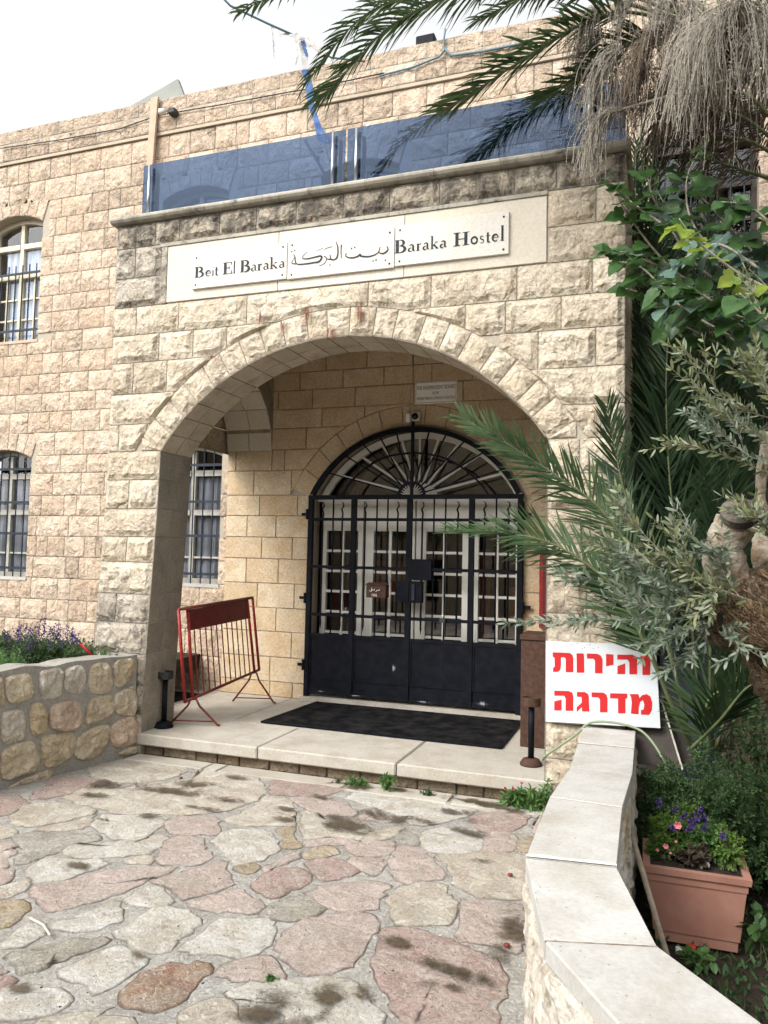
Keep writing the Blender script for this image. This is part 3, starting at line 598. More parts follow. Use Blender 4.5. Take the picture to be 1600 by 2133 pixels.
DOOR = (-2.12, -.10)
dR, dCX, dCZ = 1.15, -1.113, 1.463
def rise_rects(y0, y1, x0, x1, z0, z1, holes, mb):
    xs = sorted({x0, x1, *[h[0] for h in holes if x0 < h[0] < x1], *[h[1] for h in holes if x0 < h[1] < x1]})
    for a, b in zip(xs, xs[1:]):
        hz = sorted([(h[2], h[3]) for h in holes if h[0] < (a+b)/2 < h[1]]); z = z0
        for ha, hb in hz:
            if ha > z: mb.box(a, b, y0, y1, z, ha)
            z = max(z, hb)
        if z < z1: mb.box(a, b, y0, y1, z, z1)
TOP = 6.40
mb = MB(); rise_rects(FY+.01, FY+.35, -10, 6, -.4, 6.12, [(h[0], h[1], h[2], h[3]+h[4]) for h in WIN]+[(-3.1, .84, 0, 3.4)], mb)
obj('wall_core', mb, M['mortar'], bld)
for wn in WIN:      # arch-shaped heads above each window
    af, R, ax, az = warch(wn); mb = MB(); xs = [wn[0]+(wn[1]-wn[0])*i/12 for i in range(13)]
    prism_cols(mb, xs, af, lambda x: wn[3]+wn[4]+.003, FY+.004, FY+.345); obj('arch_head', mb, M['mortar'], bld)
mb = MB(); mb.box(-10, 6, FY-.02, FY+.35, 6.12, 6.40); obj('parapet_core', mb, M['mortar'], bld)
mb = MB(); mb.box(-10, 6, FY+.35, FY+6, 5.8, 6.0); obj('roof_slab', mb, M['cement'], bld)
mb = MB(); mb.box(-10, 6, FY-.026, FY+.02, 5.988, 6.022); obj('string_course', mb, M['band'], bld)
rows = [-.17, .08, .33, .60, .83, 1.07, 1.31, 1.54, 1.77, 2.003, 2.257, 2.462, 2.726, 2.966, 3.183, 3.408, 3.65, 3.895, 4.132, 4.327, 4.575, 4.797, 5.034, 5.245, 5.47, 5.73, 5.985]
nst = 0
def facade_stone(x0, x1, z0, z1, m, y=FY, rel=.016):
    global nst
    segs = [(x0, x1)]; bot = None
    for wn in WIN:
        a, b, c, zs, rs = wn; af, R, ax, az = warch(wn)
        if z0 >= zs+rs or z1 <= c or x1 <= a or x0 >= b: continue
        if z1 <= zs+.001 and z0 >= c-.03:                    # beside the opening
            ns = []
            for s0, s1 in segs:
                if s0 < a: ns.append((s0, min(s1, a)))
                if s1 > b: ns.append((max(s0, b), s1))
            segs = ns
        elif z0 < c: ns = []; z1 = min(z1, c)
        else:
            bb = ring(wn)
            bot = bb
    for s0, s1 in segs:
        if s1-s0 < .05: continue
        o = wall_stone(bld, s0, s1, z0, z1, y, m, bot=bot, rel=rel, depth=.02, cell=.042)
        if o: nst += 1
def ring(wn):   # outline of the window's voussoir ring
    x0, x1, z0, zs, rs = wn; top = zs+rs+.20
    af, R, ax, az = warch(wn)
    def f(x):
        if x0-.09 < x < x1+.09:
            s = (x-(x0+x1)/2)/((x1-x0)/2+.09); return top-.035*s*s
        return -9
    return f
for ri, (z0, z1) in enumerate(zip(rows, rows[1:])):
    for (xa, xb) in ((-7.6, 4.4),):
        x = xa-rnd.random()*.3
        while x < xb:
            x1 = x+rnd.choice((.17, .24, .30, .34, .38, .42))*rnd.uniform(.9, 1.1)
            # nothing of the wall shows behind the porch
            hid = (x > -2.55 and x1 < .80 and z1 < 4.05) or (x > -3.1 and x1 < .84 and z1 < 3.45) or (x > 2.5 and z1 < 3) or x > 3.3
            if not hid:
                # clip stones crossing the door wall edge
                xx0, xx1 = x, x1
                if z1 < 3.45:
                    if xx0 < -3.1 < xx1: xx1 = -3.1
                    if xx0 < .84 < xx1: xx0 = .84
                    if xx0 >= -3.1 and xx1 <= .84: x = x1; continue
                dirty = (ri >= 22 and rnd.random() < .3) or rnd.random() < .06
                facade_stone(xx0, xx1, z0, z1, M['pinkdark'] if dirty else M['pink'])
            x = x1
x = -7.6
while x < 3.2:
    x1 = x+rnd.uniform(.26, .44)
    wall_stone(bld, x, x1, 6.03, 6.115, FY, M['pink'], rel=.012, depth=.02, cell=.05) if False else None
    wall_stone(bld, x, x1, 6.03, 6.235, FY-.02, M['pink'] if rnd.random() < .6 else M['pinkdark'], rel=.016, depth=.02, cell=.045)
    x = x1
x = -7.5
while x < 3.2:
    x1 = x+rnd.uniform(.26, .44); wall_stone(bld, x, x1, 6.24, 6.40+rnd.uniform(-.006, .01), FY-.02, M['pinkdark'], rel=.018, depth=.02, cell=.045); x = x1
for wi, wn in enumerate(WIN):     # voussoirs, sills and the joinery of each window
    x0, x1, z0, zs, rs = wn; af, R, ax, az = warch(wn)
    if x0 < -8: continue
    n = 7; th = asin(min(1, (x1-x0)/2/R)); A0 = ring(wn)
    for i in range(n):
        a0 = -th+2*th*i/n; a1 = -th+2*th*(i+1)/n; sp = 1.22
        def fn(u, v, a0=a0, a1=a1):
            a = a0+(a1-a0)*u; xb = ax+R*sin(a); zb = az+R*cos(a); s = (xb-ax)/((x1-x0)/2); xt = ax+((x1-x0)/2+.085)*s; zt = min(A0(xt)-.004, 99)
            return (xb+(xt-xb)*v, FY, zb+(zt-zb)*v)
        face_stone(bld, fn, .13, .2, (0, -1, 0), M['pink'], rel=.014, depth=.03, cell=.04)
    hid = (x0 > -2.6 and x1 < .8 and zs < 3)
    wf = None
    mb = MB(); yW = FY+.13; fr = .045; lower = zs < 3
    mid = (x0+x1)/2
    for a, b, c, d in ((x0, x0+fr, z0, zs), (x1-fr, x1, z0, zs), (x0+fr, x1-fr, z0, z0+.05), (mid-.025, mid+.025, z0+.05, zs+rs-.06)): mb.box(a, b, yW, yW+.05, c, d)
    pts = [(xx, yW+.025, af(xx)-.025) for xx in [x0+.02+(x1-x0-.04)*i/14 for i in range(15)]]; mb.sweep(pts, .05, .05)
    tr = [zs-.22, zs-.58] if not lower else [zs-.20, zs-.62]
    for t in tr: mb.box(x0+fr, mid-.025, yW-.012, yW+.05, t-.03, t+.03); mb.box(mid+.025, x1-fr, yW-.012, yW+.05, t-.03, t+.03)
    zz = [z0+.05+(tr[1]-.03-z0-.05)*k/3 for k in (1, 2)]
    if lower: zz = zz[:1]
    for t in zz:
        for a, b in ((x0+fr, mid-.025), (mid+.025, x1-fr)): mb.box(a, b, yW+.01, yW+.04, t-.01, t+.01)
    for a in () if lower else ((x0+mid)/2, (x1+mid)/2): mb.box(a-.01, a+.01, yW+.008, yW+.043, z0+.05, tr[1]-.03)
    wf = obj('window', mb, M['ply'] if x0 > .5 else M['win_wood'] if not lower else M['frame_grey'], bld)  # right-hand windows get dark frames: their shade is put into the colour
    mb = MB(); mb.add([(x0, yW+.03, z0), (x1, yW+.03, z0), (x1, yW+.03, zs+rs), (x0, yW+.03, zs+rs)], [(0, 1, 2, 3)]); obj('pane', mb, M['glass'], wf)
    mb = MB()
    for s0, s1 in ((x0+.16, mid-.05), (mid, x1)) if not lower else ((x0, x1),):
        K = 40
        for k in range(K):
            xa_, xb_ = s0+(s1-s0)*k/K, s0+(s1-s0)*(k+1)/K; ya, yb = (yW+.055+.012*sin(q_*60)+.006*sin(q_*131) for q_ in (xa_, xb_))
            mb.add([(xa_, ya, z0), (xb_, yb, z0), (xb_, yb, zs-.24), (xa_, ya, zs-.24)], [(0, 1, 2, 3)])
    obj('curtain', mb, M['dark'] if x0 > .5 else M['net'] if lower else M['curtain'], wf, smooth=True)  # right-hand curtains near black, shade painted into them too
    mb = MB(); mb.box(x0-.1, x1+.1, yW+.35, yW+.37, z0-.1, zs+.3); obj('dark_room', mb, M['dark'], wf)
    mb = MB(); mb.box(x0-.02, x1+.02, FY-.015, FY+.18, z0-.035, z0-.002); obj('sill', mb, M['cap'] if lower else M['pipe'], wf)
    # iron grille
    mb = MB(); yB = FY+.05; zt = (tr[1]+.10) if not lower else zs+.0
    rails = [z0+.14, zt-.10] if not lower else [z0+.10, z0+.50, z0+.86, zs-.12]
    for z in rails: mb = MB(); mb.bar((x0, yB, z), (x1, yB, z), .028, .010); obj('grille_rail', mb, M['bariron'], wf)
    nb = 8 if not lower else 7
    for k in range(1, nb):
        xx = x0+(x1-x0)*k/nb; mb = MB(); mb.tube([(xx, yB, z0-.01), (xx, yB, (af(xx)-.03) if lower else zt)], .007, 6); obj('grille_bar', mb, M['bariron'], wf)
# door wall under the porch, bush hammered ashlar
dx0, dx1 = -3.10, .84
mb = MB(); hole = arch(dCX, dCZ, dR)
xs = [dx0, DOOR[0]-.04]
prism_cols(mb, [dx0, -2.155], lambda x: -.05, lambda x: 3.45, DY+.008, DY+.22)
prism_cols(mb, [-2.155+(2.084)*i/30 for i in range(31)], lambda x: max(1.9, hole(x)), lambda x: 3.45, DY+.008, DY+.22)
prism_cols(mb, [-.071, dx1], lambda x: -.05, lambda x: 3.45, DY+.008, DY+.22)
mb.add([(dx0, DY+.008, -.05), (dx0, DY+.22, -.05), (dx0, DY+.22, 3.45), (dx0, DY+.008, 3.45)], [(3, 2, 1, 0)])
for xj, sgn in ((-2.155, 1), (-.071, -1)): mb.add([(xj, DY+.008, 0), (xj, DY+.22, 0), (xj, DY+.22, 1.95), (xj, DY+.008, 1.95)], [(0, 1, 2, 3)])
obj('door_wall_core', mb, M['mortar'], bld)
R_in, R_out = 1.17, 1.365
ringo = arch(dCX, dCZ, R_out)
drow = [(0, .146, [562, 609]), (.146, .384, [562]), (.384, .633, [607]), (.633, .864, [575]), (.864, 1.105, [536, 613]), (1.105, 1.348, [513, 580]), (1.348, 1.562, [545, 609]), (1.562, 1.777, [515, 575]), (1.777, 1.983, [541, 620]),
        (1.983, 2.23, [529]), (2.23, 2.438, [476, 492, 567, 593]), (2.438, 2.65, [560, 638, 860, 960, 1040]), (2.65, 2.84, [671, 760, 905, 1000]), (2.84, 3.03, [580, 651, 740, 862, 965, 1060]), (3.03, 3.21, [625, 715, 800, 900, 985]), (3.21, 3.40, [590, 680, 765, 862, 950])]
for z0, z1, js in drow:
    zc = (z0+z1)/2; xl = [dx0]+[xat(p, DY, zc) for p in js if xat(p, DY, zc) > dx0+.06]
    if z1 < 1.99:
        L = [v for v in xl if v < -2.24]+[-2.157]; Rr = [-.069, .22+.12*rnd.random(), dx1]
        pairs = list(zip(L, L[1:]))+list(zip(Rr, Rr[1:])); bt = None
    else:
        L = [v for v in xl if v < (dx1-.1)]; y = L[-1]+.42
        while y < dx1-.15: L.append(y); y += rnd.uniform(.35, .5)
        L.append(dx1); pairs = list(zip(L, L[1:])); bt = lambda x: ringo(x) if ringo(x) > 1.99 else -9
    for a, b in pairs:
        if bt: 
            tst = [bt(a+(b-a)*k/20) for k in range(21)]
            if min(tst) > z1: continue
        wall_stone(bld, a, b, z0, z1, DY, M['ochre'], bot=bt, rel=.0025, depth=.02, cell=.1 if not bt else .035, mg=.006, base=.003, gap=.002)
th = 1.135; n = 13
for i in range(n):
    a0, a1 = -th+2*th*i/n, -th+2*th*(i+1)/n
    fn = lambda u, v, a0=a0, a1=a1: (dCX+(R_in+(R_out-R_in)*v)*sin(a0+(a1-a0)*u), DY, dCZ+(R_in+(R_out-R_in)*v)*cos(a0+(a1-a0)*u))
    face_stone(bld, fn, 2*th/n*1.27, .195, (0, -1, 0), M['ochre'], rel=.0025, depth=.02, cell=.05, mg=.006, base=.003, name='arch_stone', gap=.002)
# white glazed doors and fanlight behind the gate
YD = DY+.16
leaves = [(-2.10, -1.66), (-1.645, -1.13), (-1.115, -.60), (-.585, -.13)]
pane_x = [(197, 235, 430), (490, 525, 730), (800, 850, 1075), (1140, 1175, 1405)]
for i, (a, b) in enumerate(leaves):
    _, pa, pb = pane_x[i]; xa, xb = xat(600+pa/2.963, YD, 1.3), xat(600+pb/2.963, YD, 1.3)
    xa = max(xa, a+.03); xb = min(xb, b-.03)
    mb = MB(); zt, zb = 1.64, .25
    mb.box(a, xa, YD, YD+.05, .045, 1.93); mb.box(xb, b, YD, YD+.05, .045, 1.93); mb.box(xa, xb, YD, YD+.05, .045, zb); mb.box(xa, xb, YD, YD+.05, zt, 1.93)
    lf = obj('glazed_door', mb, M['white_wood'], bld)
    mb = MB(); xm = (xa+xb)/2
    mb.box(xm-.013, xm+.013, YD+.008, YD+.042, zb, zt)
    for k in range(1, 7):
        z = zb+(zt-zb)*k/7; mb.box(xa, xm-.013, YD+.010, YD+.040, z-.012, z+.012); mb.box(xm+.013, xb, YD+.010, YD+.040, z-.012, z+.012)
    obj('glazing_bar', mb, M['white_wood'], lf)
    for k in range(7):
        for s0, s1 in ((xa, xm-.013), (xm+.013, xb)):
            z0_, z1_ = zb+(zt-zb)*k/7+.012, zb+(zt-zb)*(k+1)/7-.012
            tl = rnd.uniform(-.012, .012); mb = MB(); mb.add([(s0, YD+.025, z0_), (s1, YD+.025+tl*.4, z0_), (s1, YD+.025+tl*.4, z1_), (s0, YD+.025, z1_)], [(0, 1, 2, 3)]); obj('pane', mb, M['door_glass'], lf)
mb = MB(); mb.box(-2.15, -.075, YD-.01, YD+.06, 1.93, 1.975)
fl = obj('fanlight', mb, M['white_wood'], bld)
c0 = Vector((-1.10, YD+.02, 1.985)); fa = arch(dCX, dCZ, dR-.03)
def spoke_end(a, c, R, f0=.2):
    d = Vector((sin(a), 0, cos(a))); oc = Vector((c.x-dCX, 0, c.z-dCZ)); b_ = oc.dot(d); t = -b_+sqrt(b_*b_-(oc.dot(oc)-R*R)); return c+d*t
for k in range(9):
    a = radians(-76+19*k); e = spoke_end(a, c0, 1.10); mb = MB(); mb.bar(c0+(e-c0).normalized()*.1, e, .022, .02); obj('glazing_spoke', mb, M['white_wood'], fl)
mb = MB(); mb.poly([(c0.x+.19*sin(radians(t)), YD, c0.z-.01+.13*cos(radians(t))) for t in range(-90, 91, 10)], (0, -.02, 0)); obj('fan_hub', mb, M['white_wood'], fl)
mb = MB(); mb.poly([(dCX+1.1*sin(t), YD+.03, dCZ+1.1*cos(t)) for t in [-1.09+2.18*k/24 for k in range(25)]], (0, -.003, 0)); obj('fanlight_pane', mb, M['door_glass'], fl)
mb = MB(); mb.sweep([(dCX+1.1*sin(t), YD+.02, dCZ+1.1*cos(t)) for t in [-1.1+2.2*k/24 for k in range(25)]], .06, .05); obj('fanlight_frame', mb, M['white_wood'], fl)
# room behind
mb = MB(); mb.box(-2.8, .6, 4.6, 4.65, 0, 3.0); mb.box(-2.85, -2.8, 2.02, 4.6, 0, 3); mb.box(.6, .65, 2.02, 4.6, 0, 3); mb.box(-2.8, .6, 2.02, 4.6, 2.95, 3.0); mb.box(-2.8, .6, 2.02, 4.6, -.05, 0)
rm = obj('interior_room', mb, M['interior'], bld)
mb = MB(); mb.box(-1.9, -1.55, 3.0, 3.04, .9, 1.35); mb.box(-1.0, -.7, 3.4, 3.44, .4, 1.5); mb.box(-.45, -.2, 3.1, 3.15, .3, 1.1); obj('interior_cupboard', mb, M['orange'], bld)
# =================================================================== ENTRANCE PORTICO
por = thing('entrance_porch', 'projecting cream limestone porch with a wide arch and a terrace on top', 'porch', (-1.13, .2, 0))
XL, XR = -3.13, .846
AC, AZ, RI, RO = -1.13, 1.179, 1.806, 2.013
ai, ao = arch(AC, AZ, RI), arch(AC, AZ, RO)
ZS = 2.18
def lean(z): return -.075*sm(2.2, 0, z)          # the left pillar leans outwards towards its foot
def LX(x, z): return x+lean(z) if x < -2.4 else x
core = MB(); xs = [-2.63+3.0*i/36 for i in range(37)]
prism_cols(core, xs, lambda x: ai(x)+.004, lambda x: 4.04, .008, .415)
for (a, b) in ((XL+.006, -2.63), (.37, XR-.006)):
    zl = [-.17, .3, .8, 1.3, 1.8, 2.2, 4.04]
    for z0, z1 in zip(zl, zl[1:]):
        v = []
        for z in (z0, z1): v += [(LX(a, z), .008, z), (LX(b, z), .008, z), (LX(b, z), .415, z), (LX(a, z), .415, z)]
        core.add(v, [(0, 1, 5, 4), (1, 2, 6, 5), (2, 3, 7, 6), (3, 0, 4, 7)])
obj('porch_core', core, M['mortar'], por)
# side walls with their own small arches
sa = lambda y: 2.43+sqrt(max(0, .68**2-(y-1.10)**2))
for (xa, xb) in ((-3.10, -2.60), (.36, .83)):
    mb = MB()
    for k in range(24):
        y0, y1 = .415+1.365*k/24, .415+1.365*(k+1)/24
        b0, b1 = (sa(y) if abs(y-1.1) < .68 else 2.43 for y in (y0, y1))
        mb.add([(xa, y0, b0), (xa, y1, b1), (xa, y1, 4.04), (xa, y0, 4.04), (xb, y0, b0), (xb, y1, b1), (xb, y1, 4.04), (xb, y0, 4.04)], [(0, 1, 2, 3)[::-1], (4, 5, 6, 7), (0, 4, 5, 1)[::-1]])
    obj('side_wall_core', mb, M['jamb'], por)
    for i in range(10):      # soffit stones of the side arch, two to a course
        t0, t1 = pi*i/10, pi*(i+1)/10; sp = xa+(xb-xa)*rnd.uniform(.35, .65)
        for (u0_, u1_) in ((xa-.006, sp), (sp, xb+.006)):
            face_stone(por, lambda u, v, t0=t0, t1=t1, u0_=u0_, u1_=u1_: (u0_+(u1_-u0_)*u, 1.10+.672*cos(t0+(t1-t0)*v), 2.43+.672*sin(t0+(t1-t0)*v)), u1_-u0_, .21, (0, -cos((t0+t1)/2), -sin((t0+t1)/2)), M['panel'] if i < 5 else M['soffit'], rel=.002, depth=.006, cell=.07, mg=.005, base=.002, name='soffit_stone', gap=.002)  # rear half paler: light from outside put into the stone colour
    n = 10
    for i in range(n):       # ring on the inner face
        t0, t1 = pi*i/n, pi*(i+1)/n; xx = xb if xa < -2 else xa; sg = 1 if xa < -2 else -1
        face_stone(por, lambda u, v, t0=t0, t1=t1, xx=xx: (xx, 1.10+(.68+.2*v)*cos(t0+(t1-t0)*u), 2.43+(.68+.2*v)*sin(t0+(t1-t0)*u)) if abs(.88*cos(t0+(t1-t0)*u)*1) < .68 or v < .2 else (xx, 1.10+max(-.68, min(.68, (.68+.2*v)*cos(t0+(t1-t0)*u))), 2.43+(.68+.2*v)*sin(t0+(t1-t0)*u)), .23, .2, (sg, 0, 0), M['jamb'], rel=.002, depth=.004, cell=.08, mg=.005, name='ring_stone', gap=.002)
mb = MB(); mb.box(-3.1, .83, .416, FY, 3.40, 4.06); obj('terrace_slab', mb, M['plaster'], por)
mb = MB(); mb.box(XL+.02, XR-.02, .02, FY, 4.062, 4.085); obj('terrace_floor', mb, M['floor'], por)
# front face stones: (z0, z1, joints px)
def jx(js, z): return [xat(p, 0, z) for p in js]
F = [
 (3.85, 4.045, [240, 324, 374, 457, 534, 617, 715, 812, 916, 992, 1072, 1160, 1302], 'blackened'),
 (3.60, 3.85, [240, 282, 337], 'creamgrey'), (3.36, 3.60, [240, 337], 'creamgrey'),
 (3.60, 3.85, [1141, 1242, 1303], 'cream'), (3.36, 3.60, [1141, 1303], 'cream'),
 (3.13, 3.36, [238, 284, 372, 514, 767, 898, 1077, 1234, 1303], 'cream'),
 (2.905, 3.13, [236, 331, 402, 472, 560, 700, 860, 969, 1053, 1169, 1303], 'cream'),
 (2.65, 2.905, [235, 277, 347, 450, 1040, 1121, 1241, 1303], 'cream'),
 (2.405, 2.65, [232, 420, 1080, 1303], 'cream'),
 (2.187, 2.405, [229, 247, 305, 380, 1165, 1252, 1303], 'cream'),
 (1.96, 2.187, [227, 380, 1137, 1207, 1303], 'cream'), (1.73, 1.96, [222, 269, 334, 1137, 1303], 'cream'),
 (1.51, 1.73, [218, 334, 1137, 1230, 1303], 'cream'), (1.31, 1.51, [213, 268, 330, 1137, 1303], 'cream'),
 (1.06, 1.31, [210, 330, 1137, 1222, 1303], 'cream'), (.834, 1.06, [206, 251, 320, 1137, 1303], 'cream'),
 (.597, .834, [202, 318, 1137, 1217, 1303], 'cream'), (.36, .597, [200, 310, 1137, 1303], 'cream'), (.14, .36, [198, 250, 310, 1137, 1226, 1303], 'cream'), (-.17, .14, [196, 310, 1137, 1303], 'cream')]
for z0, z1, js, mm in F:
    zc = (z0+z1)/2; X = jx(js, zc)
    for i, (a, b) in enumerate(zip(X, X[1:])):
        low = zc < 2.187
        if js[i] < 245: a = XL
        if js[i+1] >= 1300: b = XR
        if low:
            if js[i] < 400 < js[i+1] or (js[i] < 400 and js[i+1] > 300 and js[i+1] < 400): b = -2.63
            if js[i+1] > 1000 and js[i] == 1137: a = .372
            if js[i] < 400 and js[i+1] > 400: continue
        if low and a > -2.66 and b < .36: continue
        if b < -2.3 and zc > 2.187 and b < -2.7 and False: pass
        cellc = .026
        m_ = M[mm]
        if mm == 'cream' and a < -2.6 and (zc < 1.4 and rnd.random() < .5): m_ = M['creamgrey']
        if low:
            def fn(u, v, a=a, b=b, z0=z0, z1=z1): z = z0+(z1-z0)*v; return (LX(a+(b-a)*u, z), 0, z)
            face_stone(por, fn, b-a, z1-z0, (0, -1, 0), m_, rel=.026, depth=.03, cell=cellc, mg=.012)
        else:
            wall_stone(por, a, b, z0, z1, 0, m_, bot=(ao if z0 < 3.2 else None), rel=.026, depth=.03, cell=cellc, mg=.012)
# voussoirs of the big arch, each with its own piece of soffit
th = asin(1.5/RI); n = 21; cuts = [-th+2*th*i/n+(0 if i in (0, n) else rnd.uniform(-.010, .010)) for i in range(n+1)]
for i in range(n):
    a0, a1 = cuts[i], cuts[i+1]; a_in = a0
    fn = lambda u, v, a0=a0, a1=a1: (AC+(RI+.001+(RO-RI)*v)*sin(a0+(a1-a0)*u), 0, AZ+(RI+.001+(RO-RI)*v)*cos(a0+(a1-a0)*u))
    face_stone(por, fn, (a1-a0)*1.9, RO-RI, (0, -1, 0), M['cream'], rel=.024, depth=.03, cell=.024, mg=.010, name='voussoir')
    sp = rnd.uniform(.16, .27)
    for (y0, y1) in ((-.002, sp), (sp, .417)):
        am = (a0+a1)/2
        fn2 = lambda u, v, a0=a0, a1=a1, y0=y0, y1=y1: (AC+(RI-.003)*sin(a0+(a1-a0)*v), y0+(y1-y0)*u, AZ+(RI-.003)*cos(a0+(a1-a0)*v))
        face_stone(por, fn2, y1-y0, (a1-a0)*RI, (-sin(am), 0, -cos(am)), M['soffit'], rel=.002, depth=.006, cell=.06, mg=.004, base=.002, name='soffit_stone', gap=.002)
for sx_ in (-1, 1):      # wedge stones at the springing
    def fn(u, v):
        x = -2.812+.178*u; zt = min(2.304-(x+2.80)*.68, ao(x)-.003 if x < -2.80 else 9); X_ = x if sx_ < 0 else 2*AC-x
        return (X_, 0, 2.190+(max(2.194, zt)-2.190)*v)
    if sx_ > 0: fn_ = lambda u, v: fn(1-u, v)
    else: fn_ = fn
    face_stone(por, fn_, .178, .11, (0, -1, 0), M['cream'], rel=.014, depth=.03, cell=.024, mg=.008)
# inner jamb faces (bush hammered)
jz = [-.17, .14, .36, .597, .834, 1.06, 1.31, 1.51, 1.73, 1.96, ZS]
for side in (-1, 1):
    for i, (z0, z1) in enumerate(zip(jz, jz[1:])):
        if z1 < .2 and z0 < 0: z0 = 0
        sp = [-.002, .2 if i % 2 else .26, .417]
        for y0, y1 in zip(sp, sp[1:]):
            if side < 0:
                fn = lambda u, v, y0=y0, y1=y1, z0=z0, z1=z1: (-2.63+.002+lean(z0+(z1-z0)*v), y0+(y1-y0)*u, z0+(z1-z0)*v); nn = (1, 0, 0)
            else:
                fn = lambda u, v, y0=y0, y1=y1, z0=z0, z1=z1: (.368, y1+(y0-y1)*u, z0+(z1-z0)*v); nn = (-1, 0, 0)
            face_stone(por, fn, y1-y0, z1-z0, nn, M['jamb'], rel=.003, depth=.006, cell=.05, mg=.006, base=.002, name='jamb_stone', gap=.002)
# right flank, rough
rz = [-.17, .14, .36, .597, .834, 1.06, 1.31, 1.51, 1.73, 1.96, 2.187, 2.405, 2.65, 2.905, 3.13, 3.36, 3.60, 3.85, 4.045]
for i, (z0, z1) in enumerate(zip(rz, rz[1:])):
    sp = [0, .3 if i % 2 else .42, .85, 1.3, FY-.01]
    for y0, y1 in zip(sp, sp[1:]): face_stone(por, lambda u, v, y0=y0, y1=y1: (XR+.001, y0+(y1-y0)*u, z0+(z1-z0)*v), y1-y0, z1-z0, (1, 0, 0), M['cream'], rel=.03, depth=.015, cell=.05)
    if i > 9 or True:
        sp = [.0, .28, .415] if z1 < 2.44 else [0, .3 if i % 2 else .42, .85, 1.3, FY-.01]
        for y0, y1 in zip(sp, sp[1:]): face_stone(por, lambda u, v, y0=y0, y1=y1: (LX(XL, z0+(z1-z0)*v)-.001, y1+(y0-y1)*u, z0+(z1-z0)*v), y1-y0, z1-z0, (-1, 0, 0), M['cream'], rel=.02, depth=.015, cell=.06)
mb = MB(); mb.box(XR-.02, XR, .415, 1.85, -.17, 2.45); obj('flank_core', mb, M['mortar'], por)
# thin ledge, cornice, inscription slabs
mb = MB(); mb.box(xat(337, 0, 3.84), xat(1141, 0, 3.84), -.017, -.001, 3.822, 3.848); obj('ledge', mb, M['cornice'], por)
cj = [XL-.03]+[xat(p, -.04, 4.07) for p in (291, 385, 470, 550, 645, 763, 905, 1043, 1180)]+[XR+.035]
for a, b in zip(cj, cj[1:]):
    mb = MB(); prof = [(.12, 4.048), (-.03, 4.048), (-.055, 4.054), (-.068, 4.07), (-.068, 4.085), (-.055, 4.100), (-.03, 4.108), (.12, 4.108)]
    v = [(x, y, z) for x in (a+.0015, b-.0015) for y, z in prof]; k = len(prof)
    mb.add(v, [(i, i+1, k+i+1, k+i) for i in range(k-1)]+[tuple(range(k))[::-1], tuple(range(k, 2*k)), (k-1, 0, k, 2*k-1)]); obj('cornice_stone', mb, M['cornice'], por)
mb = MB(); mb.bevbox(XR-.09, XR+.035, .122, FY-.05, 4.048, 4.108, .02); obj('cornice_stone', mb, M['cornice'], por)
mb = MB(); mb.bevbox(XL-.03, XL+.09, .122, FY-.05, 4.048, 4.108, .02); obj('cornice_stone', mb, M['cornice'], por)
mb = MB(); mb.bevbox(xat(337, 0, 3.6), xat(349, 0, 3.6), -.012, .03, 3.362, 3.848, .003); obj('margin_strip', mb, M['creamgrey'], por)
sx = [xat(349, 0, 3.6), xat(580, 0, 3.5), xat(843, 0, 3.6), xat(1140, 0, 3.6)]
for a, b in zip(sx, sx[1:]):
    for (c, d) in ((3.368, 3.82),):
        mb = MB(); mb.bevbox(a+.002, b-.002, -.008, .03, c, d, .003); obj('inscription_slab', mb, M['panel'], por)
# rust runs below the inscription
def stain(xc, zc, rx, rz_, m):
    mb = MB(); mb.e = []; n = 18; K = 6
    for r in range(K+1):
        for k in range(n):
            a = 2*pi*k/n; mb.v.append((xc+cos(a)*rx*r/K, -.046, zc+sin(a)*rz_*r/K)); mb.e.append((1-r/K)*.9)
    mb.f = [(r*n+k, (r+1)*n+k, (r+1)*n+(k+1) % n, r*n+(k+1) % n) for r in range(K) for k in range(n)]
    return obj('rust_run', mb, m, por, kind='stuff')
for px, py, rx, rz_ in ((640, 655, .09, .13), (745, 650, .08, .16), (690, 690, .08, .12), (545, 660, .08, .10), (590, 680, .05, .08), (445, 745, .07, .04)):
    q = at(px, py, y=-.04); stain(q.x, q.z, rx, rz_, M['rustrun'])
# =================================================================== INSCRIPTION PLAQUES
def ribbon(mb, pts, ws, y, k=[0]):
    k[0] += 1; yy = y-.0006*(k[0] % 5)-.001
    pts = [Vector((p[0], 0, p[1])) for p in pts]; n = len(pts)
    ws = [ws]*n if isinstance(ws, (int, float)) else [ws[0]+(ws[-1]-ws[0])*i/(n-1) if len(ws) == 2 else (ws[0]+(ws[1]-ws[0])*min(1, 2*i/(n-1)) if i < n/2 else ws[1]+(ws[2]-ws[1])*(2*i/(n-1)-1)) for i in range(n)]
    v = []
    for i, p in enumerate(pts):
        t = (pts[min(i+1, n-1)]-pts[max(i-1, 0)]).normalized(); a = Vector((-t.z, 0, t.x)); v += [(p.x+a.x*ws[i]/2, yy, p.z+a.z*ws[i]/2), (p.x-a.x*ws[i]/2, yy, p.z-a.z*ws[i]/2)]
    mb.add(v, [(2*i, 2*i+2, 2*i+3, 2*i+1) for i in range(n-1)])
def arc(cx, cz, rx, rz_, a0, a1, n=14): return [(cx+rx*cos(radians(a0+(a1-a0)*i/n)), cz+rz_*sin(radians(a0+(a1-a0)*i/n))) for i in range(n+1)]
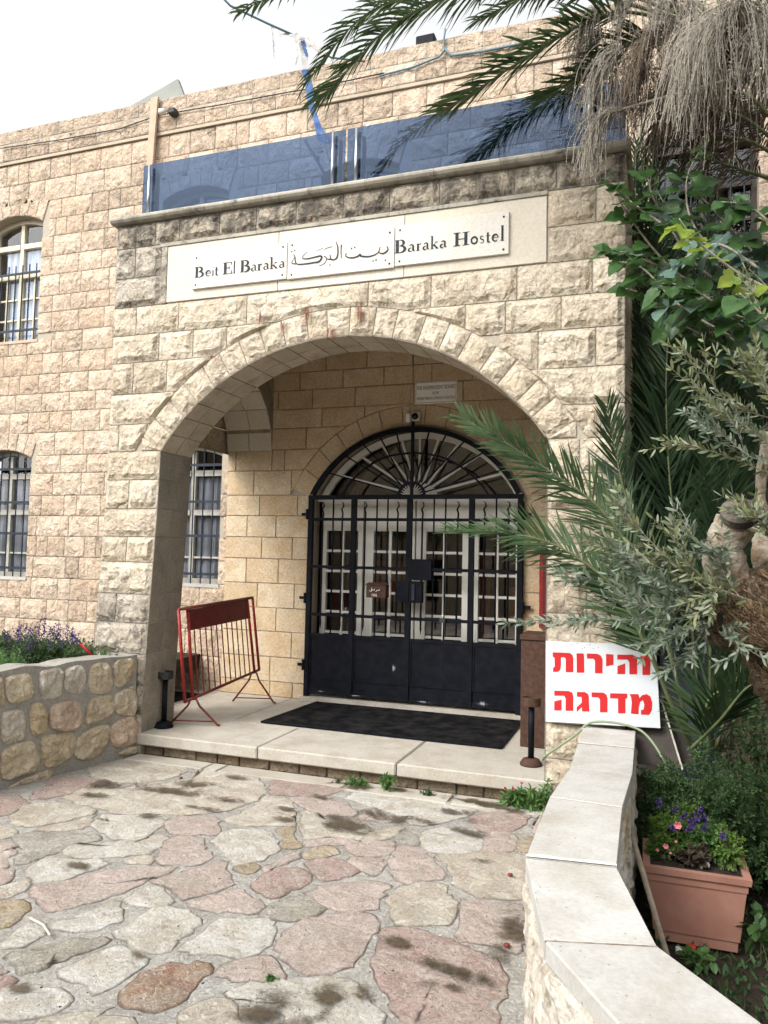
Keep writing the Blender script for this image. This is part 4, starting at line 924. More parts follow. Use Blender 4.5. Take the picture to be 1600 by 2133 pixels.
GL = {   # strokes in a unit box: width 1, height 1
 'B': [([(.22, 0), (.22, 1)], .24), ([(.0, .02), (.45, .02)], .045), ([(0, .98), (.45, .98)], .045), (arc(.42, .76, .34, .225, 90, -90), (.05, .22, .05)), (arc(.42, .27, .45, .26, 90, -90), (.05, .25, .05))],
 'E': [([(.25, 0), (.25, 1)], .26), ([(0, .02), (.95, .02)], .05), ([(0, .98), (.9, .98)], .05), ([(.3, .52), (.65, .52)], .05), ([(.66, .40), (.66, .66)], .07), ([(.9, .98), (.86, .72)], (.1, .03)), ([(.95, .02), (.88, .3)], (.12, .03))],
 'H': [([(.22, 0), (.22, 1)], .2), ([(.78, 0), (.78, 1)], .2), ([(0, .02), (.42, .02)], .05), ([(0, .98), (.42, .98)], .05), ([(.58, .02), (1, .02)], .05), ([(.58, .98), (1, .98)], .05), ([(.3, .5), (.7, .5)], .06)],
 'e': [(arc(.5, .5, .38, .45, 0, 320), (.10, .24, .05)), ([(.15, .52), (.88, .52)], .07)],
 'i': [([(.5, 0), (.5, .95)], .42), ([(.05, .02), (.95, .02)], .06), ([(.15, .93), (.5, .93)], .06), (arc(.5, 1.45, .10, .07, 0, 360), .22)],
 't': [([(.45, .12), (.45, 1.4)], .24), ([(.05, .93), (.95, .93)], .07), (arc(.68, .16, .23, .14, 180, 340), (.2, .08))],
 'l': [([(.5, 0), (.5, 1.9)], .42), ([(.05, .02), (.95, .02)], .06), ([(.1, 1.85), (.5, 1.85)], .06)],
 'a': [([(.68, .1), (.68, .7)], .2), (arc(.42, .66, .28, .27, 0, 150), (.2, .06)), (arc(.38, .26, .28, .24, 70, 300), (.06, .2, .08)), ([(.68, .12), (.95, .06)], (.15, .05))],
 'r': [([(.3, 0), (.3, .95)], .26), ([(.0, .02), (.62, .02)], .06), ([(0, .93), (.3, .93)], .06), (arc(.62, .62, .28, .28, 150, 50), (.05, .2))],
 'k': [([(.22, 0), (.22, 1.85)], .2), ([(.0, .02), (.45, .02)], .06), ([(.0, 1.82), (.22, 1.82)], .06), ([(.28, .42), (.82, .95)], .06), ([(.42, .58), (.92, .02)], .18), ([(.7, .02), (1.02, .02)], .06), ([(.62, .95), (.98, .95)], .06)],
 'o': [(arc(.5, .5, .36, .44, 0, 360, 20), .17)],
 's': [(arc(.5, .73, .27, .22, 30, 270), (.07, .15)), (arc(.5, .27, .3, .25, 90, -150), (.15, .07))]}
def word(parent, y, z0, letters):
    for ch, xa, xb, h in letters:
        mb = MB(); W_ = xb-xa
        for pts, ws in GL[ch]:
            sc = (W_+h)/2 if ch not in 'il' else W_
            kk = 1.3 if h < .07 else 1.1; wv = max(.0035, ws*sc*kk) if isinstance(ws, float) else tuple(max(.0035, q*sc*kk) for q in ws)
            ribbon(mb, [(xa+p[0]*W_, z0+p[1]*h) for p in pts], wv, y)
        obj('letter', mb, M['lettering'], parent)
yP = -.030
pls = [('left_', -2.378, -1.556, 3.443, 3.722, 'pale stone name plaque reading Beit El Baraka, left of three'), ('mid', -1.550, -.712, 3.437, 3.727, 'pale stone name plaque with Arabic calligraphy, middle of three'), ('right', -.706, .101, 3.445, 3.735, 'pale stone name plaque reading Baraka Hostel, right of three')]
PL = []
for _, a, b, c, d, lab in pls:
    t = thing('name_plaque', lab, 'sign', ((a+b)/2, -.01, c), 'name plaques over the arch'); mb = MB(); mb.bevbox(a, b, yP, -.009, c, d, .002); obj('slab', mb, M['plaque'], t); PL.append(t)
    for X_, Z_ in ((a+.035, c+.03), (b-.035, c+.03), (a+.035, d-.035), (b-.035, d-.035)):
        mb = MB(); mb.add([(X_+.0075*cos(k*pi/5), yP-.001-(.004 if False else 0), Z_+.0085*sin(k*pi/5)) for k in range(10)]+[(X_, yP-.006, Z_)], [(k, (k+1) % 10, 10) for k in range(10)]); obj('fixing_bolt', mb, M['rust'], t)
def cx6(x): return at(390+x/6.957, 570, y=yP).x
B0 = at(405, 579, y=yP).z
hB = .083
word(PL[0], yP, B0, [(c, cx6(a), cx6(b), h) for c, a, b, h in (('B', 110, 245, .084), ('e', 265, 350, .047), ('i', 362, 386, .047), ('t', 395, 455, .047), ('E', 515, 655, .092), ('l', 665, 697, .047*1.1), ('B', 765, 912, .092), ('a', 925, 1010, .05), ('r', 1015, 1095, .05), ('a', 1100, 1190, .05), ('k', 1195, 1305, .048), ('a', 1330, 1418, .05))])
def cx7(x): return at(380+x/2.051, 505, y=yP).x
B1 = at(380+912/2.051, 400+262/2.051, y=yP).z
word(PL[2], yP, B1, [(c, cx7(a), cx7(b), h) for c, a, b, h in (('B', 908, 958, .093), ('a', 964, 997, .052), ('r', 1000, 1024, .052), ('a', 1027, 1057, .052), ('k', 1060, 1093, .050), ('a', 1100, 1132, .052), ('H', 1158, 1226, .092), ('o', 1230, 1264, .052), ('s', 1268, 1292, .052), ('t', 1295, 1317, .05), ('e', 1322, 1352, .052), ('l', 1358, 1376, .056))])
def c1q(x, y): q = at(560+x/5.333, 480+y/5.333, y=yP); return (q.x, q.z)
def smoothp(pts, k=5):
    P_ = [pts[0]]+list(pts)+[pts[-1]]; out = []
    for i in range(1, len(P_)-2):
        a, b, c, d = (Vector(q) for q in P_[i-1:i+3])
        for s in range(k): t = s/k; out.append(tuple(.5*((2*b)+(c-a)*t+(2*a-5*b+4*c-d)*t*t+(3*b-a-3*c+d)*t**3)))
    return out+[tuple(pts[-1])]
AR = [([(275, 268), (290, 290), (297, 345), (320, 375), (400, 373), (500, 358), (560, 345), (588, 305), (580, 286), (540, 290), (460, 310), (395, 316), (376, 302), (395, 268), (430, 235)], (.006, .014, .003)),
      ([(292, 290), (272, 325), (258, 350), (262, 368), (300, 372)], (.004, .01)), ([(615, 288), (638, 302), (640, 330), (622, 362), (590, 384), (560, 392)], (.009, .004)),
      ([(755, 122), (752, 145), (766, 175), (768, 255), (755, 305), (722, 326), (690, 315), (681, 272)], (.004, .013, .008)), ([(808, 158), (803, 230), (806, 310)], (.009, .006)), ([(650, 318), (690, 322)], .008),
      ([(530, 230), (565, 212), (600, 200)], (.003, .006)), ([(615, 212), (650, 195), (703, 180)], (.003, .006)),
      ([(862, 252), (856, 280), (880, 300), (930, 304), (985, 290), (1015, 268), (1025, 285), (1100, 292), (1170, 275), (1215, 245), (1230, 215), (1237, 180)], (.007, .015, .005)),
      ([(1222, 240), (1245, 256), (1285, 252), (1315, 228), (1326, 205), (1312, 175)], (.006, .013, .006))]
mb = MB()
for pts, ws in AR: ribbon(mb, smoothp([c1q(*p) for p in pts]), ws, yP)
obj('calligraphy', mb, M['lettering'], PL[1]); mb = MB()
for p in ((256, 236), (288, 222), (680, 384), (920, 200), (956, 188), (1160, 338), (1192, 327), (1295, 330)):
    q = c1q(*p); s = .0075; mb.add([(q[0]-s, yP-.002, q[1]), (q[0], yP-.002, q[1]-s), (q[0]+s, yP-.002, q[1]), (q[0], yP-.002, q[1]+s)], [(0, 1, 2, 3)])
obj('calligraphy_dots', mb, M['lettering'], PL[1])
# =================================================================== IRON GATE
GY = 1.735
gate = thing('iron_gate', 'arched black iron double gate with sunburst fanlight grille', 'gate', (dCX, GY, .045))
def gz(px, y): return at(px, 860+y/2.963, y=GY).z
GL_, GR_ = -2.15, -.072
mb = MB(); 
for x in (GL_+.022, GR_-.022): mb.box(x-.022, x+.022, GY-.02, GY+.03, .045, 1.935)
mb.box(GL_, GR_, GY-.022, GY+.032, 1.935, 1.975); obj('frame', mb, M['iron'], gate)
mb = MB(); tt = [-1.15+2.3*k/40 for k in range(41)]; mb.sweep([(dCX+1.128*sin(t), GY, dCZ+1.128*cos(t)) for t in tt if dCZ+1.128*cos(t) > 1.95], .042, .05); obj('arch_frame', mb, M['iron'], gate)
def gx(x, z): return xat(600+x/2.963, GY, z)
r1, r2, r3, zp = 1.742, 1.285, .828, .648
for x in (400, 745, 1130):
    X_ = gx(x, 1.3); mb = MB(); mb.box(X_-.024, X_+.024, GY-.02, GY+.025, .075, 1.934); obj('stile', mb, M['iron'], gate)
st = [GL_+.044]+[gx(x, 1.3) for x in (400, 745, 1130)]+[GR_-.044]
for z in (r1, r2, r3): mb = MB(); mb.box(GL_+.044, GR_-.044, GY-.012, GY+.012, z-.014, z+.014); obj('rail', mb, M['iron'], gate)
for i, (a, b) in enumerate(zip(st, st[1:])):
    a += .024 if i else 0; b -= .024 if i < 3 else 0
    mb = MB(); mb.box(a, b, GY-.002, GY+.008, .12, zp); obj('kick_panel', mb, M['iron'], gate)
    mb = MB()
    for (c, d, e, f) in ((a, b, zp-.03, zp), (a, b, .215, .24), (a, b, .075, .12), (a, a+.018, .24, zp-.03), (b-.018, b, .24, zp-.03)): mb.box(c, d, GY-.010, GY-.0025, e, f)
    obj('panel_moulding', mb, M['iron'], gate)
for x, wavy in ((213, 1), (275, 0), (333, 1), (475, 1), (545, 0), (612, 0), (675, 1), (828, 1), (898, 0), (970, 0), (1047, 1), (1212, 1), (1284, 0), (1360, 1)):
    X_ = gx(x, 1.5); mb = MB()
    if wavy: mb.tube([(X_-.012, GY-.006, 1.91), (X_+.006, GY-.006, 1.90), (X_+.012, GY-.006, 1.87), (X_-.008, GY-.006, 1.84), (X_+.004, GY-.006, 1.80), (X_, GY-.006, 1.74), (X_, GY-.006, .74), (X_, GY-.006, .69)], [.003, .006, .008, .009, .009, .009, .010, .002], 6)
    else: mb.tube([(X_, GY, 1.935), (X_, GY, zp)], .0085, 6)
    obj('spear_bar' if wavy else 'bar', mb, M['iron'], gate, smooth=True)
hub = Vector((gx(762, 1.95), GY, 1.965))
mb = MB(); mb.sweep([hub+Vector((.125*sin(radians(t)), 0, .125*cos(radians(t)))) for t in range(-90, 91, 10)], .02, .03); obj('sun_ring', mb, M['iron'], gate)
for k in range(11):
    a = radians(-90+180*(k+1)/12); d = Vector((sin(a), 0, cos(a))); e = spoke_end(a, hub, 1.11); mb = MB(); mb.bar(hub+d*.12, e, .013, .012); obj('sun_ray', mb, M['iron'], gate)
for k in range(13):
    a = radians(-84+14*k); d = Vector((sin(a), 0, cos(a))); s = Vector((cos(a), 0, -sin(a))); mb = MB(); p = hub+d*.118; mb.add([p+s*.012+Vector((0, -.004, 0)), p-s*.012+Vector((0, -.004, 0)), hub+d*.07], [(0, 1, 2), (2, 1, 0)]); obj('sun_tooth', mb, M['iron'], gate)
mb = MB(); q = [at(600+x/2.963, 860+y/2.963, y=GY) for x, y in ((335, 512), (385, 430), (480, 340), (600, 275), (740, 250), (860, 255), (980, 285), (1100, 355), (1190, 440), (1245, 512))]
mb.sweep([Vector(p).to_3d() for p in [(a[0], GY-.004, a[1]) for a in smoothp([(p.x, p.z) for p in q])]], .017, .02); obj('arch_band', mb, M['iron'], gate)
mb = MB(); mb.box(hub.x-.012, hub.x+.012, GY-.012, GY+.02, 1.975, 2.66); obj('centre_bar', mb, M['iron'], gate)
def gbox(x0, x1, y0, y1, d0, d1):
    a = at(600+x0/2.963, 860+y0/2.963, y=GY-d0); b = at(600+x1/2.963, 860+y1/2.963, y=GY-d0); mb = MB(); mb.bevbox(min(a.x, b.x), max(a.x, b.x), GY-d0, GY+d1, min(a.z, b.z), max(a.z, b.z), .003); return mb
obj('lock_cover', gbox(752, 884, 902, 1035, .03, .02), M['iron'], gate); obj('lock_plate', gbox(668, 745, 1036, 1168, .026, .02), M['iron'], gate)
lc = obj('lock_case', gbox(750, 824, 1040, 1176, .04, .02), M['iron'], gate)
obj('bolt', gbox(762, 780, 1058, 1160, .055, -.03), M['bariron'], lc)
for zc_, pxl in ((1.79, 1), (.98, 1), (.34, 1)):
    for X_, sg in ((GL_, -1), (GR_, 1)):
        if zc_ < .5 and sg > 0: continue
        mb = MB(); mb.box(min(X_, X_+sg*.075), max(X_, X_+sg*.075), GY-.01, GY+.012, zc_-.013, zc_+.013); mb.tube([(X_+sg*.012, GY-.018, zc_-.05), (X_+sg*.012, GY-.018, zc_+.05)], .013, 8); obj('hinge', mb, M['iron'], gate)
pk = at(922, 1291, y=GY-.03); pd = thing('padlock', 'small grey padlock hanging on the lower rail of the gate', 'padlock', tuple(pk))
mb = MB(); mb.bevbox(pk.x-.028, pk.x+.028, GY-.045, GY-.018, pk.z-.025, pk.z+.012, .004); obj('lock_body', mb, M['darkcable'], pd)
mb = MB(); mb.tube([(pk.x+.017*cos(radians(t)), GY-.03, pk.z+.012+.028*sin(radians(t))) for t in range(0, 181, 20)], .004, 6); obj('shackle', mb, M['steel'], pd, True)
def scuff(px, py, rx, rz_):
    q = at(px, py, y=GY-.013); mb = MB(); mb.e = []
    for r in range(6):
        for k in range(14): a = 2*pi*k/14; mb.v.append((q.x+cos(a)*rx*r/5, GY-.0135, q.z+sin(a)*rz_*r/5)); mb.e.append(1-r/5)
    mb.f = [(r*14+k, (r+1)*14+k, (r+1)*14+(k+1) % 14, r*14+(k+1) % 14) for r in range(5) for k in range(14)]; obj('scuff_mark', mb, M['scuff'], gate, kind='stuff')
for a in ((820, 1392, .035, .06), (1005, 1466, .08, .03), (740, 1449, .12, .012), (880, 1462, .10, .012), (668, 1440, .06, .015)): scuff(*a)
# mailbox
a = at(763, 1216, y=GY-.11); b = at(801, 1246, y=GY-.11); mbx = thing('mailbox', 'small brown metal mailbox lettered in white on the gate bars', 'mailbox', ((a.x+b.x)/2, GY-.06, b.z))
mb = MB(); mb.bevbox(a.x, b.x+.01, GY-.11, GY-.016, b.z, a.z-.004, .003); obj('box_body', mb, M['rust'], mbx, label='reddish brown metal box with rubbed corners')
mb = MB(); mb.add([(a.x-.006, GY-.118, a.z-.004), (b.x+.016, GY-.118, a.z-.004), (b.x+.016, GY-.014, a.z+.012), (a.x-.006, GY-.014, a.z+.012), (a.x-.006, GY-.118, a.z-.009), (b.x+.016, GY-.118, a.z-.009)], [(0, 1, 2, 3), (4, 5, 1, 0)]); obj('lid', mb, M['rust'], mbx)
def label_text(s, parent, x0, x1, z0, h, y, m, shear=0, name='lettering'):
    cu = bpy.data.curves.new('t', 'FONT'); cu.body = s; cu.size = 1; cu.shear = shear; cu.extrude = 0; o = bpy.data.objects.new('t', cu); COL.objects.link(o)
    bpy.context.view_layer.update(); me = bpy.data.meshes.new_from_object(o.evaluated_get(bpy.context.evaluated_depsgraph_get())); bpy.data.objects.remove(o)
    vx = [v.co.x for v in me.vertices]; vy = [v.co.y for v in me.vertices]; w0, w1 = min(vx), max(vx); h0, h1 = min(vy), max(vy)
    mb = MB(); mb.v = [(x0+(v.co.x-w0)/(w1-w0)*(x1-x0), y, z0+(v.co.y-h0)/(h1-h0)*h) for v in me.vertices]; mb.f = [tuple(p.vertices) for p in me.polygons]
    bpy.data.meshes.remove(me); return obj(name, mb, m, parent)
ax_ = lambda x, y: at(740+x/10, 1180+y/10, y=GY-.112)
q0 = ax_(345, 622); q1 = ax_(462, 572); label_text('MAIL', mbx, q0.x, q1.x, q0.z, q1.z-q0.z, GY-.1125, M['whiteprint'])
mb = MB()
for pts, ws in (([(500, 470), (505, 490), (480, 500), (455, 500)], (.004, .004)), ([(455, 488), (450, 508), (420, 518)], (.005, .003)), ([(398, 465), (400, 485), (375, 490), (350, 492), (345, 470), (340, 445)], .0045), ([(340, 480), (340, 512), (318, 518), (295, 490)], (.005, .003))):
    ribbon(mb, smoothp([(ax_(*p).x, ax_(*p).z) for p in pts], 3), ws, GY-.1115)
obj('arabic_lettering', mb, M['whiteprint'], mbx)
# enamel plate over the gate, camera
yS_ = DY-.012; a = at(865, 797, y=yS_); b = at(951.5, 836, y=yS_)
sg = thing('enamel_sign', 'small off-white plate reading the independent board, over the gate', 'sign', ((a.x+b.x)/2, DY, b.z))
x0, x1, z0, z1 = a.x, b.x, min(a.z, b.z)-.008, a.z+.003
mb = MB(); mb.bevbox(x0, x1, yS_, DY+.0, z0, z1, .004); obj('plate', mb, M['plate'], sg)
mb = MB()
for (c, d, e, f) in ((x0+.008, x1-.008, z1-.011, z1-.008), (x0+.008, x1-.008, z0+.008, z0+.011), (x0+.008, x0+.011, z0+.011, z1-.011), (x1-.011, x1-.008, z0+.011, z1-.011)): mb.add([(c, yS_-.0008, e), (d, yS_-.0008, e), (d, yS_-.0008, f), (c, yS_-.0008, f)], [(0, 1, 2, 3)])
obj('border_line', mb, M['blackprint'], sg)
H_ = z1-z0
label_text('THE INDEPENDENT BOARD', sg, x0+.018, x1-.016, z1-H_*.36, H_*.17, yS_-.001, M['blackprint'], .3)
label_text('FOR', sg, (x0+x1)/2-.032, (x0+x1)/2+.028, z1-H_*.60, H_*.13, yS_-.001, M['blackprint'], .3)
label_text('PRESBYTERIAN FOREIGN MISSIONS', sg, x0+.018, x1-.016, z1-H_*.83, H_*.13, yS_-.001, M['blackprint'], .3)
c = at(866, 868, y=DY-.04); cm = thing('dome_camera', 'small white dome security camera above the gate', 'camera', tuple(c))
mb = MB(); mb.bevbox(c.x-.034, c.x+.042, DY-.06, DY-.005, c.z-.04, c.z+.045, .008); obj('housing', mb, M['camwhite'], cm)
mb = MB(); mb.lathe((0, 0, 0), [(.003, -.034), (.018, -.031), (.028, -.02), (.033, 0)], 16); mb.v = [(x+c.x, DY-.062+z*1, y+c.z) for x, y, z in mb.v]; obj('dome', mb, M['lens'], cm, True)
jb = at(850, 872, y=DY-.03); mb = MB(); mb.bevbox(jb.x-.02, jb.x+.022, DY-.045, DY-.004, jb.z-.035, jb.z+.05, .008); tag(obj('junction_box', mb, M['plate']), 'small cream junction box left of the dome camera', 'junction box')
mb = MB(); mb.tube([(jb.x+.005, DY-.012, jb.z+.05), (jb.x+.02, DY-.012, 3.03), at(861, 800, y=DY-.012), at(859, 735, y=DY-.012)], .004, 5); tag(obj('wall_cable', mb, M['pipe'], None, True), 'thin vertical cable running up from the junction box above the gate', 'cable')
# red cabinet, rusty box
mb = MB(); a = at(1125, 1155, y=DY-.05); b = at(1133, 1308, y=DY-.05)
rc = thing('red_frame', 'red metal cabinet fixed to the wall, mostly hidden behind the right pillar', 'cabinet', (a.x+.2, DY-.05, b.z)); mb.bevbox(a.x, a.x+.45, DY-.08, DY-.004, b.z, a.z, .006); obj('cabinet_body', mb, M['red'], rc); mb = MB(); mb.bevbox(a.x+.03, a.x+.42, DY-.09, DY-.081, b.z+.04, a.z-.04, .004); obj('cabinet_door', mb, M['darkred'], rc)
a = at(1083, 1555, z=0); rb = thing('rusty_box', 'tall rusty brown steel box standing on the porch behind the right pillar', 'box', (a.x+.17, a.y+.15, 0))
mb = MB(); mb.bevbox(a.x, a.x+.34, a.y, a.y+.32, 0, .79, .006); obj('box_body', mb, M['rust'], rb); mb = MB(); mb.bevbox(a.x-.008, a.x+.348, a.y-.008, a.y+.328, .791, .835, .006); obj('box_lid', mb, M['rust'], rb)
# =================================================================== ASH STANDS
def ash(px, py, ptop, lab):
    c = at(px, py, z=0); ht = at(px, ptop, y=c.y).z
    t = thing('post_ashtray', lab, 'ashtray', (c.x, c.y, 0), 'black post ashtrays on the step')
    mb = MB(); mb.lathe((c.x, c.y, 0), [(.074, .001), (.075, .012), (.056, .042), (.04, .048), (.02, .05)], 24); obj('base', mb, M['rust'] if px > 1000 else M['iron'], t, True)
    mb = MB(); mb.lathe((c.x, c.y, 0), [(.021, .04), (.021, ht-.04)], 14); obj('post', mb, M['iron'], t, True)
    mb = MB(); mb.lathe((c.x, c.y, 0), [(.004, ht-.060), (.060, ht-.058), (.063, ht-.052), (.063, ht-.003), (.061, ht), (.057, ht-.002), (.055, ht-.03), (.004, ht-.032)], 28); obj('cup', mb, M['rust'] if px > 1000 else M['cupiron'], t, False)
ash(341, 1515, 1398, 'black post ashtray beside the left pillar on the porch step'); ash(1106, 1594, 1452, 'rusty-cupped post ashtray at the right end of the porch step')
# =================================================================== RED BARRIER
f = [at(355, 1510, z=0), at(453, 1513, z=0), at(485, 1463, z=0), at(570, 1466, z=0)]
bar_ = thing('crowd_barrier', 'red metal crowd barrier standing on the porch by the left pillar', 'barrier', tuple(sum(f, Vector())/4))
A = (f[0]+f[1])/2; B = (f[2]+f[3])/2; ddir = (B-A).normalized()
zA = .22
def onl(px, py, P_): # point on the barrier's upright plane
    n_ = ddir.cross(Vector((0, 0, 1))); d = ray(px, py); t = (P_-CAM).dot(n_)/d.dot(n_); return CAM+d*t
TL, TR_ = onl(372, 1271, A), onl(526, 1246, A); BL, BR = onl(385, 1462, A), onl(540, 1395, A)
iL, iR = onl(392, 1275, A), onl(515, 1250, A); iBL, iBR = onl(401, 1452, A), onl(530, 1398, A)
mb = MB(); mb.tube([TL+Vector((0, 0, .005)), TR_+Vector((0, 0, .005))], .013, 8); obj('top_rail', mb, M['rustred'], bar_, True)
mb = MB(); mb.tube([BL, BR], .013, 8); obj('bottom_rail', mb, M['rustred'], bar_, True)
for p, q in ((TL, BL), (iL, iBL), (iR, iBR), (TR_, BR)): mb = MB(); mb.tube([p, q], .013, 8); obj('upright', mb, M['red'], bar_, True)
pn = [onl(388, 1271, A), onl(517, 1249, A), onl(521, 1286, A), onl(392, 1312, A)]
nb_ = ddir.cross(Vector((0, 0, 1)))*.004; mb = MB(); mb.poly([p-nb_ for p in pn], nb_*2); mb.f += [tuple(i+4 for i in t)[::-1] for t in tessellate_polygon([[p for p in pn]])]; obj('sign_board', mb, M['darkred'], bar_)
mb = MB(); mb.tube([pn[3], pn[2]], .008, 6); obj('panel_rail', mb, M['rustred'], bar_)
for k in range(1, 12):
    s = k/12; t0 = pn[3].lerp(pn[2], s); t1 = iBL.lerp(iBR, s); mb = MB(); mb.tube([t0, t1], .0055, 6); obj('baluster', mb, M['rustred'], bar_)
for (a, b, top) in ((f[0], f[1], BL.lerp(BR, .1)), (f[2], f[3], BL.lerp(BR, .92))):
    mb = MB(); w_ = (b-a); m1 = top+Vector((0, 0, -.01)); mb.tube([a+Vector((0, 0, .012)), a.lerp(m1, .75)+Vector((0, 0, 0)), m1+w_*-.06, m1+w_*.06, b.lerp(m1, .75), b+Vector((0, 0, .012)), b+w_.normalized()*.02+Vector((0, 0, .008))], .009, 6)
    mb.tube([a.lerp(m1, .12)+Vector((0, 0, .012)), b.lerp(m1, .12)+Vector((0, 0, .012))], .006, 6); obj('foot_stand', mb, M['rustred'], bar_, True)
# =================================================================== LOW GARDEN WALL
gw = thing('garden_wall', 'low stone wall with pale slab coping running from the porch towards the viewer', 'wall', (.78, -1.5, GZ))
HC = .37
Lp = [at(*p, z=HC) for p in ((1215, 1512), (1187, 1600), (1145, 1660), (1095, 1785), (1135, 1958), (1290, 2133), (1500, 2400))]
Rp = [at(*p, z=HC) for p in ((1325, 1520), (1318, 1612), (1297, 1682), (1285, 1805), (1370, 1970), (1590, 2133), (1900, 2330))]
Lp[0].y = Rp[0].y = -.045
mid1 = ((Lp[1]*.5+Lp[2]*.5), (Rp[1]*.5+Rp[2]*.5))
LL = [Lp[0], Lp[0].lerp(Lp[1], .45), Lp[1], Lp[2], Lp[3], Lp[4], Lp[5], Lp[6]]; RR = [Rp[0], Rp[0].lerp(Rp[1], .45), Rp[1], Rp[2], Rp[3], Rp[4], Rp[5], Rp[6]]
def prism(pl, z0, z1, bev=.006):
    mb = MB(); n = len(pl); c = sum(pl, Vector())/n; ins = [p+(c-p).normalized()*bev for p in pl]
    v = [(p.x, p.y, z0) for p in pl]+[(p.x, p.y, z1-bev) for p in pl]+[(p.x, p.y, z1) for p in ins]
    f_ = [tuple(range(n))[::-1], tuple(range(2*n, 3*n))]+[(r*n+i, r*n+(i+1) % n, (r+1)*n+(i+1) % n, (r+1)*n+i) for r in (0, 1) for i in range(n)]
    mb.add(v, f_); return mb
for i in range(len(LL)-1):
    a, b, c_, d_ = LL[i], RR[i], RR[i+1], LL[i+1]; g = .004
    q = [a.lerp(d_, .012), b.lerp(c_, .012), c_.lerp(b, .006), d_.lerp(a, .006)]
    obj('coping_slab', prism([q[3], q[2], q[1], q[0]], HC-.055, HC+rnd.uniform(-.002, .002)), M['cap'], gw)
qa, qb = LL[4], RR[4]; qd = (LL[3]-LL[4]).normalized()*.022; mb = MB(); mb.poly([(p.x, p.y, HC+.003) for p in (qa.lerp(qb, .0), qa.lerp(qb, .35), qa.lerp(qb, .7), qb, qb+qd*.4, qa.lerp(qb, .75)+qd*1.1, qa.lerp(qb, .4)+qd*.7, qa.lerp(qb, .15)+qd*1.3, qa+qd*.5)], (0, 0, .0008)); obj('paint_streak', mb, M['whiteprint'], gw)
for i in range(1, len(LL)-1):
    if i == 4: continue
    a, b = LL[i], RR[i]; dd = (b-a).cross(Vector((0, 0, 1))).normalized()*.0035; mb = MB(); mb.poly([(p.x, p.y, HC-.006) for p in (a-dd, b-dd, b+dd, a+dd)], (0, 0, .004)); obj('joint', mb, M['jointdark'], gw)
mb = MB()      # body
for i in range(len(LL)-1):
    e = .02; a, b, c_, d_ = LL[i], RR[i], RR[i+1], LL[i+1]; dn = (b-a).normalized()*e; dm = (c_-d_).normalized()*e
    q = [a+dn, b-dn, c_-dm, d_+dm]; v = [(p.x, p.y, z) for z in (-.42, HC-.054) for p in q]; mb.add(v, [(0, 4, 7, 3), (1, 2, 6, 5), (0, 1, 5, 4), (3, 7, 6, 2)])
obj('wall_core', mb, M['cement'], gw)
def chunk(parent, pts3, nrm, m, bulge=.02, name='wall_stone', back=.02):
    """irregular boulder face from an outline lying in a plane"""
    nrm = Vector(nrm).normalized(); pts3 = [Vector(p) for p in pts3]; n0 = len(pts3); out = []
    for i in range(n0):
        a, b, c_, d_ = pts3[i-1], pts3[i], pts3[(i+1) % n0], pts3[(i+2) % n0]
        for s in range(4): t = s/4; out.append(.5*((2*b)+(c_-a)*t+(2*a-5*b+4*c_-d_)*t*t+(3*b-a-3*c_+d_)*t**3))
    c = sum(out, Vector())/len(out); n = len(out); mb = MB(); mb.e = []; sd_ = Vector((rnd.random()*30,)*3)
    for s, h, e in ((1, -back, 1), (1, 0, .9), (.95, bulge*.7, .25), (.8, bulge, 0), (.55, bulge*1.1, 0), (.28, bulge*1.15, 0)):
        for q in out:
            p = c+(q-c)*s; k = (noise.noise(p*9+sd_)*.7+noise.noise(p*22+sd_)*.45-abs(noise.noise(p*14-sd_))*.6)*bulge*1.35 if e < .5 else 0; k = max(k, -.55*bulge)
            p = p+nrm*(h+k); mb.v.append(tuple(p)); mb.e.append(e)
    mb.v.append(tuple(c+nrm*bulge*1.1)); mb.e.append(0)
    for r in range(5):
        for i in range(n): mb.f.append((r*n+i, r*n+(i+1) % n, (r+1)*n+(i+1) % n, (r+1)*n+i))
    for i in range(n): mb.f.append((5*n+i, 5*n+(i+1) % n, 6*n))
    if (out[1]-out[0]).cross(c-out[0]).dot(nrm) < 0: mb.f = [q[::-1] for q in mb.f]
    return obj(name, mb, m, parent)
for side in (0, 1):
    PP = LL if side == 0 else RR
    for i in range(len(PP)-1):
        a, b = PP[i], PP[i+1]; L = (b-a).length; dr = (b-a).normalized(); nr = dr.cross(Vector((0, 0, 1)))*(1 if side == 0 else -1)
        if nr.x*(-1 if side == 0 else 1) < -0.3: nr = -nr
        if side == 0 and nr.dot((LL[i]-RR[i])) < 0: nr = -nr
        if side == 1 and nr.dot((RR[i]-LL[i])) < 0: nr = -nr
        k = max(1, int(L/.26)); zz = [-.17, .06, .31] if side == 0 else [-.40, -.15, .08, .31]
        for z0, z1 in zip(zz, zz[1:]):
            for s in range(k):
                u0_, u1_ = (s+.04)/k, (s+.96)/k; pts = []
                for (u, z) in ((u0_, z0+.01), ((u0_+u1_)/2, z0+rnd.uniform(0, .02)), (u1_, z0+.01), (u1_+rnd.uniform(-.01, .01), (z0+z1)/2), (u1_, z1-.01), ((u0_+u1_)/2, z1-rnd.uniform(0, .02)), (u0_, z1-.01), (u0_+rnd.uniform(-.01, .01), (z0+z1)/2)):
                    p = a.lerp(b, u); pts.append(Vector((p.x, p.y, z))-nr*.018)
                chunk(gw, pts, nr, M['wallpale' if rnd.random() < .8 else 'wallstone'], .022)
